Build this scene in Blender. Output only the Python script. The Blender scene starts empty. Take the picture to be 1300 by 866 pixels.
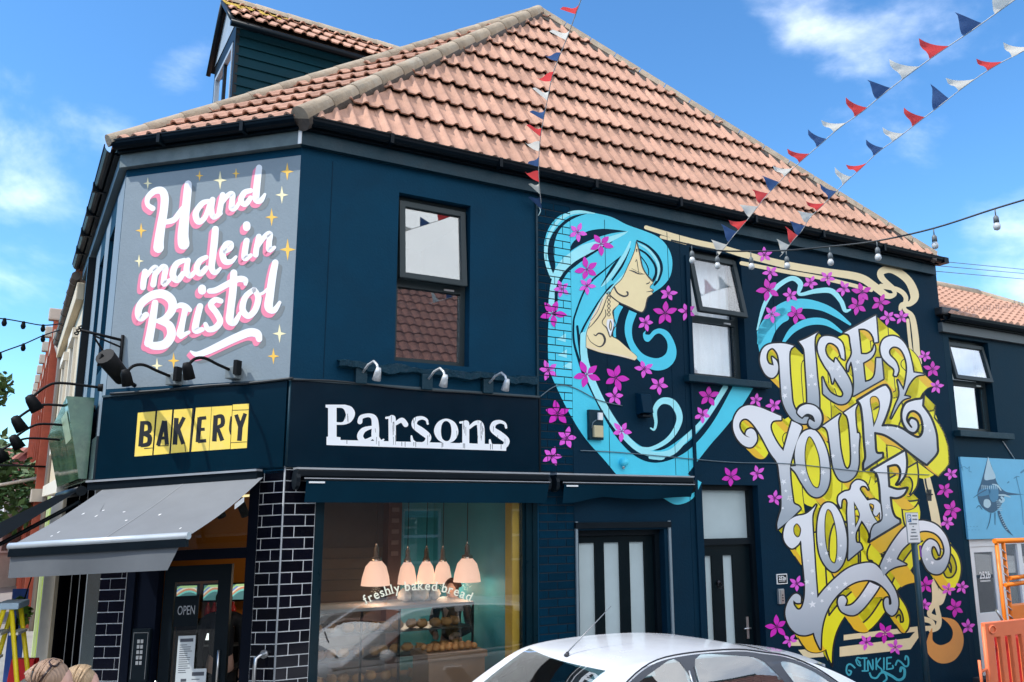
import bpy, bmesh, math, random
from mathutils import Vector, Matrix
from mathutils.geometry import tessellate_polygon
random.seed(11)
sc = bpy.context.scene
col = sc.collection
rad = math.radians

# ------------------------------------------------------------------ camera
FPX, PITCH, CAMH = 1063.36, 0.195384, 2.35
cam_d = bpy.data.cameras.new('camera')
cam_d.sensor_width = 36.0
cam_d.lens = FPX / 1300 * 36
cam_d.clip_start = 0.05
cam_d.clip_end = 2000
cam = bpy.data.objects.new('camera', cam_d)
cam.location = (0, 0, CAMH)
cam.rotation_euler = (math.pi / 2 + PITCH, 0, 0)
col.objects.link(cam)
sc.camera = cam

# ------------------------------------------------------------------ sky and sun
SUN_DIR = Vector((-0.86, -0.37, 1.15)).normalized()      # towards the sun
sun_el = math.asin(SUN_DIR.z)
sun_az = math.atan2(SUN_DIR.x, SUN_DIR.y)                # clockwise from +Y
world = bpy.data.worlds.new('World')
sc.world = world
world.use_nodes = True
wn, wl = world.node_tree.nodes, world.node_tree.links
wn.clear()
def wnode(t, **k):
    n = wn.new(t)
    for a, b in k.items():
        setattr(n, a, b)
    return n
w_out = wnode('ShaderNodeOutputWorld')
w_bg = wnode('ShaderNodeBackground')
w_bg.inputs['Strength'].default_value = 0.15
w_sky = wnode('ShaderNodeTexSky', sky_type='NISHITA')
w_sky.sun_disc = False
w_sky.sun_elevation = sun_el
w_sky.sun_rotation = sun_az
w_sky.air_density = 1.0
w_sky.dust_density = 0.2
w_sky.ozone_density = 2.0
w_tc = wnode('ShaderNodeTexCoord')
# clouds: fractal noise over the sky direction, thick in a few banks
w_map = wnode('ShaderNodeMapping')
w_map.inputs['Scale'].default_value = (1, 1, 1.7)
w_map.inputs['Location'].default_value = (0.35, 0.1, 0.2)
wl.new(w_tc.outputs['Generated'], w_map.inputs[0])
w_n = wnode('ShaderNodeTexNoise')
w_n.inputs['Scale'].default_value = 3.6
w_n.inputs['Detail'].default_value = 9
w_n.inputs['Roughness'].default_value = 0.56
w_n.inputs['Distortion'].default_value = 0.25
wl.new(w_map.outputs[0], w_n.inputs['Vector'])
def pix_dir(px, py):
    F = Vector((0, math.cos(PITCH), math.sin(PITCH)))
    U = Vector((0, -math.sin(PITCH), math.cos(PITCH)))
    return F * FPX + Vector((px - 650, 0, 0)) - U * (py - 433)
acc = None
for (px, py, size, amt) in [(1130, 30, .27, .12), (1100, 150, .12, .15), (1000, 5, .10, .08), (60, 330, .16, -.02), (10, 420, .14, -.02), (235, 95, .07, .18), (165, 150, .08, .16), (20, 215, .08, .05),
                            (1270, 320, .13, .12), (1200, 180, .08, .11), (500, 150, .3, -.12), (850, 120, .18, -.15), (150, 30, .2, -.12), (None, None, 1.5, .56)]:
    # last: unseen cloud cover the upper windows mirror, thickened to brighten the shaded wall
    d = pix_dir(px, py).normalized() if px is not None else Vector((0.55, -0.78, 0.42)).normalized()
    dp = wnode('ShaderNodeVectorMath', operation='DISTANCE')
    nm = wnode('ShaderNodeVectorMath', operation='NORMALIZE')
    wl.new(w_tc.outputs['Generated'], nm.inputs[0])
    wl.new(nm.outputs[0], dp.inputs[0])
    dp.inputs[1].default_value = d
    mr = wnode('ShaderNodeMapRange', interpolation_type='SMOOTHSTEP')
    mr.inputs[1].default_value = 0.0
    mr.inputs[2].default_value = size
    mr.inputs[3].default_value = amt
    mr.inputs[4].default_value = 0.0
    wl.new(dp.outputs['Value'], mr.inputs[0])
    if acc is None:
        acc = mr.outputs[0]
    else:
        ad = wnode('ShaderNodeMath', operation='ADD')
        wl.new(acc, ad.inputs[0]); wl.new(mr.outputs[0], ad.inputs[1]); acc = ad.outputs[0]
w_sum = wnode('ShaderNodeMath', operation='ADD')
wl.new(w_n.outputs['Fac'], w_sum.inputs[0]); wl.new(acc, w_sum.inputs[1])
w_cl = wnode('ShaderNodeMapRange', interpolation_type='SMOOTHSTEP')
w_cl.inputs[1].default_value = 0.56
w_cl.inputs[2].default_value = 1.0
w_cl.inputs[4].default_value = 0.95
wl.new(w_sum.outputs[0], w_cl.inputs[0])
w_hsv = wnode('ShaderNodeHueSaturation')
w_hsv.inputs['Saturation'].default_value = 1.12
w_hsv.inputs['Value'].default_value = 1.0
wl.new(w_sky.outputs[0], w_hsv.inputs['Color'])
w_tint = wnode('ShaderNodeMix', data_type='RGBA', blend_type='MULTIPLY')
w_tint.inputs[0].default_value = 1.0
w_tint.inputs['B'].default_value = (0.50, 0.725, 0.84, 1)
wl.new(w_hsv.outputs[0], w_tint.inputs['A'])
w_mix = wnode('ShaderNodeMix', data_type='RGBA')
wl.new(w_cl.outputs[0], w_mix.inputs[0])
wl.new(w_tint.outputs['Result'], w_mix.inputs['A'])
w_mix.inputs['B'].default_value = (8.2, 8.4, 8.7, 1)
wl.new(w_mix.outputs['Result'], w_bg.inputs['Color'])
wl.new(w_bg.outputs[0], w_out.inputs[0])

sun_l = bpy.data.lights.new('sun', 'SUN')
sun_l.energy = 2.25
sun_l.angle = rad(0.55)
sun_l.color = (1.0, 0.95, 0.87)
sun = bpy.data.objects.new('sun', sun_l)
sun.location = SUN_DIR * 40
sun.rotation_euler = SUN_DIR.to_track_quat('Z', 'Y').to_euler()
col.objects.link(sun)
sc.view_settings.view_transform = 'Standard'
sc.view_settings.look = 'None'
sc.view_settings.exposure = 1.05
sc.view_settings.gamma = 1.0
sc.cycles.max_bounces = 8
sc.cycles.transparent_max_bounces = 16

# ------------------------------------------------------------------ geometry helpers
CAM = Vector((0, 0, CAMH))
class Frame:
    """A facade: origin on the ground, u along the wall, n outward. shear lowers z along u (a falling fascia line)."""
    def __init__(s, origin, az, shear=0.0, flip=False):
        a = rad(az)
        s.O = Vector((origin[0], origin[1], 0))
        s.u = Vector((math.sin(a), math.cos(a), 0))
        n = Vector((math.cos(a), -math.sin(a), 0))
        if (n.dot(-s.O) < 0) != flip:
            n = -n
        s.n = n
        s.sh = shear
    def P(s, u, z, o=0.0):
        return s.O + s.u * u + s.n * o + Vector((0, 0, z - s.sh * u))
    def uz(s, px, py, o=0.0):
        """the point of this wall that the photograph shows at a pixel"""
        r = pix_dir(px, py)
        oo = s.O + s.n * o
        t = (oo - CAM).dot(s.n) / r.dot(s.n)
        p = CAM + r * t
        u = (p - oo).dot(s.u)
        return (u, p.z + s.sh * u)
FR = Frame((-1.98368, 7.4), 61.13)                   # side-street wall
FC = Frame((-1.98368, 7.4), -75.5, 0.0135)           # cut-off corner, upper storey
FCS = Frame((-1.98368, 7.4), -75.5, 0.05)            # cut-off corner, shopfront
CL = 1.93
pc = FC.P(CL, 0)
FL = Frame((pc.x, pc.y), -30.6)                      # main-street wall

WLOC = {}
def wloc(o):
    return WLOC[o.name] if o is not None else Vector((0, 0, 0))
def setp(o, label=None, cat=None, group=None, kind=None):
    if label: o['label'] = label
    if cat: o['category'] = cat
    if group: o['group'] = group
    if kind: o['kind'] = kind
    return o
def empty(name, loc, label=None, cat=None, group=None, parent=None, kind=None):
    o = bpy.data.objects.new(name, None)
    o.empty_display_size = 0.2
    loc = Vector(loc)
    o.location = loc - wloc(parent)
    col.objects.link(o)
    o.parent = parent
    WLOC[o.name] = loc
    return setp(o, label, cat, group, kind)
class MB:
    """collects faces; build() links them as one mesh object"""
    def __init__(s):
        s.v = []; s.f = []; s.sm = []
    def add(s, vs, fs, smooth=False):
        b = len(s.v)
        s.v += [Vector(v) for v in vs]
        s.f += [tuple(i + b for i in f) for f in fs]
        s.sm += [smooth] * len(fs)
        return s
    def quad(s, a, b, c, d):
        return s.add([a, b, c, d], [(0, 1, 2, 3)])
    def hexa(s, c8, smooth=False):
        return s.add(c8, [(0, 3, 2, 1), (4, 5, 6, 7), (0, 1, 5, 4), (1, 2, 6, 5), (2, 3, 7, 6), (3, 0, 4, 7)], smooth)
    def box(s, fr, u0, u1, z0, z1, o0, o1):
        return s.hexa([fr.P(u0, z0, o0), fr.P(u1, z0, o0), fr.P(u1, z0, o1), fr.P(u0, z0, o1),
                       fr.P(u0, z1, o0), fr.P(u1, z1, o0), fr.P(u1, z1, o1), fr.P(u0, z1, o1)])
    def obox(s, c, ax, ay, az):
        c = Vector(c)
        q = []
        for k in (-1, 1):
            for i, j in ((-1, -1), (1, -1), (1, 1), (-1, 1)):
                q.append(c + ax * i + ay * j + az * k)
        return s.hexa(q)
    def tube(s, pts, r, n=8, cap=True, smooth=True):
        pts = [Vector(p) for p in pts]
        rs = r if isinstance(r, (list, tuple)) else [r] * len(pts)
        vs = []; fs = []
        ref = None
        for i, p in enumerate(pts):
            d = (pts[min(i + 1, len(pts) - 1)] - pts[max(i - 1, 0)])
            d = d.normalized() if d.length > 1e-9 else Vector((0, 0, 1))
            if ref is None:
                ref = d.orthogonal().normalized()
            ref = (ref - d * ref.dot(d))
            ref = ref.normalized() if ref.length > 1e-6 else d.orthogonal().normalized()
            b = d.cross(ref)
            for k in range(n):
                a = 2 * math.pi * k / n
                vs.append(p + (ref * math.cos(a) + b * math.sin(a)) * rs[i])
        for i in range(len(pts) - 1):
            for k in range(n):
                fs.append((i * n + k, i * n + (k + 1) % n, (i + 1) * n + (k + 1) % n, (i + 1) * n + k))
        s.add(vs, fs, smooth)
        if cap:
            m = (len(pts) - 1) * n
            s.add(vs[:n], [tuple(range(n - 1, -1, -1))])
            s.add(vs[m:], [tuple(range(n))])
        return s
    def lathe(s, base, axis, prof, n=16, smooth=True):
        """prof: (radius, height along axis)"""
        axis = Vector(axis).normalized(); base = Vector(base)
        a1 = axis.orthogonal().normalized(); a2 = axis.cross(a1)
        vs = []; fs = []
        for r, h in prof:
            for k in range(n):
                a = 2 * math.pi * k / n
                vs.append(base + axis * h + (a1 * math.cos(a) + a2 * math.sin(a)) * r)
        for i in range(len(prof) - 1):
            for k in range(n):
                fs.append((i * n + k, i * n + (k + 1) % n, (i + 1) * n + (k + 1) % n, (i + 1) * n + k))
        return s.add(vs, fs, smooth)
    def ball(s, c, rx, ry=None, rz=None, n=12, m=8):
        ry = ry or rx; rz = rz or rx
        c = Vector(c); vs = []; fs = []
        for i in range(m + 1):
            t = math.pi * i / m
            for k in range(n):
                a = 2 * math.pi * k / n
                vs.append(c + Vector((rx * math.sin(t) * math.cos(a), ry * math.sin(t) * math.sin(a), rz * math.cos(t))))
        for i in range(m):
            for k in range(n):
                fs.append((i * n + k, (i + 1) * n + k, (i + 1) * n + (k + 1) % n, i * n + (k + 1) % n))
        return s.add(vs, fs, True)
    def build(s, name, mat, parent=None, origin=None, bevel=0, weld=True):
        lo = Vector([min(v[i] for v in s.v) for i in range(3)])
        hi = Vector([max(v[i] for v in s.v) for i in range(3)])
        c = Vector(origin) if origin is not None else (lo + hi) / 2
        me = bpy.data.meshes.new(name)
        me.from_pydata([v - c for v in s.v], [], s.f)
        for p, sm in zip(me.polygons, s.sm):
            p.use_smooth = sm
        if weld:
            bm = bmesh.new(); bm.from_mesh(me)
            bmesh.ops.remove_doubles(bm, verts=bm.verts, dist=1e-5)
            if bevel:
                bmesh.ops.recalc_face_normals(bm, faces=bm.faces)
                bmesh.ops.bevel(bm, geom=[e for e in bm.edges if e.calc_face_angle(0) > 0.6], offset=bevel, segments=2, affect='EDGES', profile=0.6)
            bmesh.ops.recalc_face_normals(bm, faces=bm.faces)
            bm.to_mesh(me); bm.free()
        me.update()
        me.materials.append(mat)
        o = bpy.data.objects.new(name, me)
        col.objects.link(o)
        o.parent = parent
        o.location = c - wloc(parent)
        WLOC[o.name] = c
        return o
def piece(name, me, parent, loc, rot=None):
    """another piece that shares mesh data"""
    o = bpy.data.objects.new(name, me)
    col.objects.link(o); o.parent = parent
    o.location = Vector(loc) - wloc(parent)
    if rot is not None:
        o.rotation_mode = 'QUATERNION'; o.rotation_quaternion = rot
    WLOC[o.name] = Vector(loc)
    return o
def copy_tree(o, loc=None, parent=None):
    c = o.copy(); col.objects.link(c); c.parent = parent
    if loc is not None:
        c.location = loc
    for ch in list(o.children):
        copy_tree(ch, None, c)
    return c

# ------------------------------------------------------------------ materials
MATS = {}
def mat(name, rgb, rough=0.6, metal=0.0, var=0.12, scale=6.0, bump=0.0, bscale=60.0, spec=0.5, dirt=None, dirt_amt=0.0, rand=0.0, coat=0.0):
    if name in MATS:
        return MATS[name]
    m = bpy.data.materials.new(name); m.use_nodes = True
    nt = m.node_tree; N = nt.nodes; L = nt.links
    b = N['Principled BSDF']
    b.inputs['Roughness'].default_value = rough
    b.inputs['Metallic'].default_value = metal
    b.inputs['Specular IOR Level'].default_value = spec
    b.inputs['Coat Weight'].default_value = coat
    tc = N.new('ShaderNodeTexCoord')
    geo = N.new('ShaderNodeNewGeometry')
    n1 = N.new('ShaderNodeTexNoise'); n1.inputs['Scale'].default_value = scale; n1.inputs['Detail'].default_value = 7; n1.inputs['Roughness'].default_value = 0.62
    L.new(geo.outputs['Position'], n1.inputs['Vector'])
    mx = N.new('ShaderNodeMix'); mx.data_type = 'RGBA'
    mx.inputs['A'].default_value = [max(0, c * (1 - var * 1.6)) for c in rgb] + [1]
    mx.inputs['B'].default_value = [min(1, c * (1 + var * 1.6)) for c in rgb] + [1]
    L.new(n1.outputs['Fac'], mx.inputs[0])
    out = mx.outputs['Result']
    if rand:
        oi = N.new('ShaderNodeObjectInfo')
        mr = N.new('ShaderNodeMapRange'); mr.inputs[3].default_value = 1 - rand; mr.inputs[4].default_value = 1 + rand
        L.new(oi.outputs['Random'], mr.inputs[0])
        mm = N.new('ShaderNodeVectorMath'); mm.operation = 'SCALE'
        L.new(out, mm.inputs[0]); L.new(mr.outputs[0], mm.inputs['Scale'])
        out = mm.outputs[0]
    if dirt:
        n2 = N.new('ShaderNodeTexNoise'); n2.inputs['Scale'].default_value = scale * 0.55; n2.inputs['Detail'].default_value = 10; n2.inputs['Roughness'].default_value = 0.72
        L.new(geo.outputs['Position'], n2.inputs['Vector'])
        rp = N.new('ShaderNodeMapRange'); rp.inputs[1].default_value = 0.50; rp.inputs[2].default_value = 0.75; rp.inputs[4].default_value = dirt_amt
        L.new(n2.outputs['Fac'], rp.inputs[0])
        m2 = N.new('ShaderNodeMix'); m2.data_type = 'RGBA'
        m2.inputs['B'].default_value = list(dirt) + [1]
        L.new(rp.outputs[0], m2.inputs[0]); L.new(out, m2.inputs['A'])
        out = m2.outputs['Result']
    L.new(out, b.inputs['Base Color'])
    rr = N.new('ShaderNodeMapRange'); rr.inputs[3].default_value = max(0.02, rough - 0.08); rr.inputs[4].default_value = min(1, rough + 0.08)
    L.new(n1.outputs['Fac'], rr.inputs[0]); L.new(rr.outputs[0], b.inputs['Roughness'])
    if bump:
        n3 = N.new('ShaderNodeTexNoise'); n3.inputs['Scale'].default_value = bscale; n3.inputs['Detail'].default_value = 5
        L.new(geo.outputs['Position'], n3.inputs['Vector'])
        bp = N.new('ShaderNodeBump'); bp.inputs['Strength'].default_value = bump; bp.inputs['Distance'].default_value = 0.01
        L.new(n3.outputs['Fac'], bp.inputs['Height']); L.new(bp.outputs[0], b.inputs['Normal'])
    MATS[name] = m
    return m
def emit(name, rgb, strength):
    m = mat(name, rgb, 0.6, var=0.02)
    b = m.node_tree.nodes['Principled BSDF']
    b.inputs['Emission Color'].default_value = list(rgb) + [1]
    b.inputs['Emission Strength'].default_value = strength
    return m
def glassy(name, tint=(0.9, 0.95, 0.95), ior=1.5, boost=1.0, rough=0.0, wob=0.0):
    """a thin pane: mirror by Fresnel over a tinted see-through"""
    if name in MATS:
        return MATS[name]
    m = bpy.data.materials.new(name); m.use_nodes = True
    N = m.node_tree.nodes; L = m.node_tree.links
    N.clear()
    out = N.new('ShaderNodeOutputMaterial'); ms = N.new('ShaderNodeMixShader')
    tr = N.new('ShaderNodeBsdfTransparent'); tr.inputs[0].default_value = list(tint) + [1]
    gl = N.new('ShaderNodeBsdfGlossy'); gl.inputs['Roughness'].default_value = rough; gl.inputs['Color'].default_value = (1, 1, 1, 1)
    fr = N.new('ShaderNodeFresnel'); fr.inputs['IOR'].default_value = ior
    ml = N.new('ShaderNodeMath'); ml.operation = 'MULTIPLY'; ml.inputs[1].default_value = boost; ml.use_clamp = True
    gb = N.new('ShaderNodeNewGeometry'); mi = N.new('ShaderNodeMath'); mi.operation = 'MULTIPLY_ADD'      # same Fresnel from both sides of a thin pane
    mi.inputs[1].default_value = 1 / ior - ior; mi.inputs[2].default_value = ior
    L.new(gb.outputs['Backfacing'], mi.inputs[0]); L.new(mi.outputs[0], fr.inputs['IOR'])
    L.new(fr.outputs[0], ml.inputs[0]); L.new(ml.outputs[0], ms.inputs[0])
    L.new(tr.outputs[0], ms.inputs[1]); L.new(gl.outputs[0], ms.inputs[2]); L.new(ms.outputs[0], out.inputs[0])
    if wob:
        ge = N.new('ShaderNodeNewGeometry')
        nn = N.new('ShaderNodeTexNoise'); nn.inputs['Scale'].default_value = 1.3; nn.inputs['Detail'].default_value = 1
        L.new(ge.outputs['Position'], nn.inputs['Vector'])
        bp = N.new('ShaderNodeBump'); bp.inputs['Strength'].default_value = wob; bp.inputs['Distance'].default_value = 0.02
        L.new(nn.outputs['Fac'], bp.inputs['Height']); L.new(bp.outputs[0], gl.inputs['Normal']); L.new(bp.outputs[0], fr.inputs['Normal'])
    MATS[name] = m
    return m

# ------------------------------------------------------------------ painting flat shapes on a wall
def zone(x0, y0, s):
    """reading scale of an enlarged patch of the photograph: enlarged -> photograph pixels"""
    def f(pts):
        return [(x0 + p[0] / s, y0 + p[1] / s) + tuple(p[2:]) for p in pts]
    f.s = s
    return f
def cr(p0, p1, p2, p3, t):
    return tuple(0.5 * (2 * b + (c - a) * t + (2 * a - 5 * b + 4 * c - d) * t * t + (3 * b - a - 3 * c + d) * t ** 3) for a, b, c, d in zip(p0, p1, p2, p3))
def smooth_closed(pts, n=5):
    """closed outline; a third value marks a sharp corner"""
    m = len(pts)
    sharp = [len(p) > 2 for p in pts]
    q = [tuple(p[:2]) for p in pts]
    out = []
    for i in range(m):
        a, b = q[i], q[(i + 1) % m]
        if sharp[i] and sharp[(i + 1) % m]:
            out.append(a); continue
        p0 = a if sharp[i] else q[i - 1]
        p3 = b if sharp[(i + 1) % m] else q[(i + 2) % m]
        for k in range(n):
            out.append(cr(p0, a, b, p3, k / n))
    return out
def smooth_open(pts, n=6):
    out = []
    for i in range(len(pts) - 1):
        p0 = pts[max(i - 1, 0)]; p3 = pts[min(i + 2, len(pts) - 1)]
        for k in range(n):
            out.append(cr(p0, pts[i], pts[i + 1], p3, k / n))
    out.append(tuple(pts[-1]))
    return out
def ribbon(pts, n=6, rnd=True):
    """brush stroke (x, y, width) -> triangles in the plane"""
    p = smooth_open(pts, n)
    tr = []
    L = []; R = []
    for i, (x, y, w) in enumerate(p):
        a = p[max(i - 1, 0)]; b = p[min(i + 1, len(p) - 1)]
        dx, dy = b[0] - a[0], b[1] - a[1]
        d = math.hypot(dx, dy) or 1
        nx, ny = -dy / d * w / 2, dx / d * w / 2
        L.append((x + nx, y + ny)); R.append((x - nx, y - ny))
    for i in range(len(p) - 1):
        tr.append((L[i], R[i], R[i + 1])); tr.append((L[i], R[i + 1], L[i + 1]))
    if rnd:
        for (x, y, w), (dx, dy) in ((p[0], (p[0][0] - p[1][0], p[0][1] - p[1][1])), (p[-1], (p[-1][0] - p[-2][0], p[-1][1] - p[-2][1]))):
            a0 = math.atan2(dy, dx)
            arc = [(x + w / 2 * math.cos(a0 + math.pi * (k / 6 - .5)), y + w / 2 * math.sin(a0 + math.pi * (k / 6 - .5))) for k in range(7)]
            for k in range(6):
                tr.append(((x, y), arc[k], arc[k + 1]))
    return tr
def fill(outline, holes=(), n=5):
    loops = [smooth_closed(outline, n)] + [smooth_closed(h, n) for h in holes]
    allp = [p for l in loops for p in l]
    t = tessellate_polygon([[Vector((p[0], p[1], 0)) for p in l] for l in loops])
    return [tuple(allp[i] for i in tri) for tri in t]
def outline_tris(outline, w, n=5):
    p = smooth_closed(outline, n)
    p = [(a, b, w) for a, b in p]
    tr = []
    m = len(p)
    for i in range(m):
        a, b = p[i], p[(i + 1) % m]
        dx, dy = b[0] - a[0], b[1] - a[1]
        d = math.hypot(dx, dy)
        if d < 1e-6: continue
        nx, ny = -dy / d * w / 2, dx / d * w / 2
        q = [(a[0] + nx, a[1] + ny), (a[0] - nx, a[1] - ny), (b[0] - nx, b[1] - ny), (b[0] + nx, b[1] + ny)]
        tr += [(q[0], q[1], q[2]), (q[0], q[2], q[3])]
        h = [(b[0] + w / 2 * math.cos(k * math.pi / 3), b[1] + w / 2 * math.sin(k * math.pi / 3)) for k in range(6)]
        tr += [(b[:2], h[k], h[(k + 1) % 6]) for k in range(6)]
    return tr
def shift(tris, dx, dy):
    return [tuple((p[0] + dx, p[1] + dy) for p in t) for t in tris]
def clip_conv(poly, rect):
    u0, u1, z0, z1 = rect
    for ax, lim, sg in ((0, u0, 1), (0, u1, -1), (1, z0, 1), (1, z1, -1)):
        out = []
        for i in range(len(poly)):
            a, b = poly[i - 1], poly[i]
            da, db = (a[ax] - lim) * sg, (b[ax] - lim) * sg
            if (da >= 0) != (db >= 0):
                t = da / (da - db)
                out.append((a[0] + (b[0] - a[0]) * t, a[1] + (b[1] - a[1]) * t))
            if db >= 0:
                out.append(b)
        poly = out
        if len(poly) < 3:
            return []
    return poly
LAYER = [0]
PAINT0 = 0.0015
def sheet(fr, tris, layer, rects=None):
    """triangles given in photograph pixels -> a paint film on the wall, cut to the given rectangles"""
    mb = MB()
    o = PAINT0 + layer * 0.0006
    for i, t in enumerate(tris):
        q = [fr.uz(p[0], p[1]) for p in t]
        if abs((q[1][0] - q[0][0]) * (q[2][1] - q[0][1]) - (q[2][0] - q[0][0]) * (q[1][1] - q[0][1])) < 1e-9:
            continue
        for r in (rects or [None]):
            if r is None:
                c = q
            else:
                if max(p[0] for p in q) < r[0] or min(p[0] for p in q) > r[1] or max(p[1] for p in q) < r[2] or min(p[1] for p in q) > r[3]:
                    continue
                c = clip_conv(list(q), r)
            if len(c) >= 3:
                mb.add([fr.P(u, z, o) for u, z in c], [tuple(range(len(c)))])
    return mb
def paint_each(fr, lists, layer, name, m, parent, rects=None):
    for i, t in enumerate(lists):
        paint(fr, t, layer + i * .02, name, m, parent, rects)
def paint(fr, tris, layer, name, m, parent, rects=None):
    mb = sheet(fr, tris, layer, rects)
    if not mb.v:
        return None
    return mb.build(name, m, parent, weld=False)
def text_tris(txt, size=1.0, bold=0.0, spacing=1.0):
    cu = bpy.data.curves.new('lettering', 'FONT')
    cu.body = txt; cu.size = size; cu.offset = bold; cu.resolution_u = 3; cu.space_character = spacing
    ob = bpy.data.objects.new('lettering', cu); col.objects.link(ob)
    bpy.context.view_layer.update()
    dg = bpy.context.evaluated_depsgraph_get()
    me = bpy.data.meshes.new_from_object(ob.evaluated_get(dg))
    tr = []
    me.calc_loop_triangles()
    for t in me.loop_triangles:
        tr.append(tuple((me.vertices[i].co.x, me.vertices[i].co.y) for i in t.vertices))
    bpy.data.objects.remove(ob); bpy.data.curves.remove(cu); bpy.data.meshes.remove(me)
    return tr
def wall_text(fr, txt, u, z, o, size, m, name, parent, flip=False, align='C', bold=0.0, xs=1.0, spacing=1.0):
    """lettering on a wall; u runs to the reader's left when flip"""
    tr = text_tris(txt, size, bold, spacing)
    if not tr: return None
    xs_ = [p[0] for t in tr for p in t]
    off = -(min(xs_) + max(xs_)) / 2 if align == 'C' else (-min(xs_) if align == 'L' else -max(xs_))
    sg = -1 if flip else 1
    mb = MB()
    for t in tr:
        mb.add([fr.P(u + sg * (p[0] + off) * xs, z + p[1], o) for p in t], [(0, 1, 2)])
    return mb.build(name, m, parent, weld=False)
def wall_with_openings(fr, u0, u1, z0, z1, openings, thick=0.25, o=0.0):
    us = sorted(set([u0, u1] + [x for q in openings for x in q[:2] if u0 < x < u1]))
    zs = sorted(set([z0, z1] + [x for q in openings for x in q[2:4] if z0 < x < z1]))
    mb = MB()
    def hole(a, b):
        return any(q[0] < a < q[1] and q[2] < b < q[3] for q in openings)
    nu, nz = len(us) - 1, len(zs) - 1
    H = [[hole((us[i] + us[i + 1]) / 2, (zs[j] + zs[j + 1]) / 2) for j in range(nz)] for i in range(nu)]
    for i in range(nu):
        for j in range(nz):
            if H[i][j]: continue
            a, b, c, d = us[i], us[i + 1], zs[j], zs[j + 1]
            mb.quad(fr.P(a, c, o), fr.P(b, c, o), fr.P(b, d, o), fr.P(a, d, o))
            mb.quad(fr.P(a, d, o - thick), fr.P(b, d, o - thick), fr.P(b, c, o - thick), fr.P(a, c, o - thick))
            for (ii, jj, e) in ((i - 1, j, 0), (i + 1, j, 1), (i, j - 1, 2), (i, j + 1, 3)):
                if not (0 <= ii < nu and 0 <= jj < nz) or H[ii][jj]:
                    p, q = {0: ((a, c), (a, d)), 1: ((b, c), (b, d)), 2: ((a, c), (b, c)), 3: ((a, d), (b, d))}[e]
                    mb.quad(fr.P(p[0], p[1], o), fr.P(q[0], q[1], o), fr.P(q[0], q[1], o - thick), fr.P(p[0], p[1], o - thick))
    return mb
# ================================================================== the corner building
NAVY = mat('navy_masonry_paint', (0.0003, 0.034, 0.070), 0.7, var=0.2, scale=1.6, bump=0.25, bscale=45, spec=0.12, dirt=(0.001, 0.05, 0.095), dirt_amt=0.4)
NAVY_TRIM = mat('navy_trim_paint', (0.003, 0.028, 0.045), 0.5, var=0.2, scale=4, bump=0.3, bscale=30, spec=0.25, dirt=(0.04, 0.07, 0.085), dirt_amt=0.5)
NAVY_GLOSS = mat('navy_gloss_fascia', (0.0003, 0.011, 0.022), 0.22, var=0.15, scale=2, spec=0.2, dirt=(0.001, 0.022, 0.038), dirt_amt=0.4)
BLACK_TRIM = mat('black_joinery', (0.004, 0.008, 0.012), 0.4, var=0.15, scale=5, spec=.15)
BLACK_PVC = mat('black_gutter_plastic', (0.0012, 0.005, 0.009), 0.4, var=0.2, scale=5, spec=.12)
UPVC = mat('dark_grey_window_frame', (0.022, 0.034, 0.038), 0.45, var=0.12, scale=6, spec=.25)
GREY_SIGN = mat('grey_wall_paint', (0.215, 0.265, 0.30), 0.6, var=0.10, scale=2.2, bump=0.2, bscale=40, spec=.25, dirt=(0.17, 0.215, 0.25), dirt_amt=0.5)
MORTAR = mat('painted_mortar', (0.0006, 0.009, 0.019), 0.7, var=0.2, scale=20)
GROUT = mat('pale_tile_grout', (0.66, 0.68, 0.70), 0.8, var=0.15, scale=20)
BLACK_TILE = mat('black_glazed_tile', (0.0025, 0.003, 0.007), 0.12, var=0.2, scale=8, spec=.22, rand=0.3)
STEEL = mat('brushed_steel', (0.55, 0.56, 0.57), 0.3, metal=1.0, var=0.1)
ALU = mat('pale_aluminium', (0.45, 0.47, 0.48), 0.4, metal=0.6, var=0.08)
GLASS_UP = glassy('upper_window_glass', (0.78, 0.84, 0.86), 1.5, 4.2, wob=0.05)
GLASS_SHOP = glassy('shop_window_glass', (0.95, 0.97, 0.97), 1.5, 1.7, wob=0.02)
GLASS_DOOR = glassy('door_glass', (0.88, 0.92, 0.92), 1.5, 1.5)
WHITE_PAINT = mat('white_paint', (0.78, 0.78, 0.77), 0.45, var=0.04)
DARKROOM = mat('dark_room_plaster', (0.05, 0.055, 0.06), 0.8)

EAVE = 5.68           # underside of the eaves board
bld = empty('corner_shop_building', FR.P(3.0, 0, -2.5), 'navy blue two storey corner bakery with cut-off corner, brown tiled hip roof and painted mural', 'building')

SHOP = (0.0, 2.56, -0.1, 2.69)
BRK = (2.575, 3.0, 0.2, 5.62)
WA = (0.985, 1.775, 3.72, 5.415)
WB = (4.70, 5.53, 3.85, 5.42)
D1 = (3.05, 4.17, -0.1, 2.11)
D2 = (4.735, 5.60, -0.1, 2.60)
UEND = 9.42
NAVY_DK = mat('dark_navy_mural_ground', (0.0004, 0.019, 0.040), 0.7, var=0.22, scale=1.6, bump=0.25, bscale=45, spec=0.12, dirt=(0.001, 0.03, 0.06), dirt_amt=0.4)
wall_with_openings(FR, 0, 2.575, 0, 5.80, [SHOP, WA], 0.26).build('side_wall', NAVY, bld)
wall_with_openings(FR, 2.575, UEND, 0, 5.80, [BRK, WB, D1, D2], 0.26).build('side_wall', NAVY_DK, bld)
wall_with_openings(FC, 0.0, CL, 2.64, 5.80, [], 0.26).build('corner_wall', NAVY, bld)
wall_with_openings(FL, 0.0, 4.85, 2.6, 5.80, [(0.7, 1.35, 3.75, 5.3), (1.9, 2.55, 3.75, 5.3)], 0.26).build('street_wall', NAVY, bld)
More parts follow.
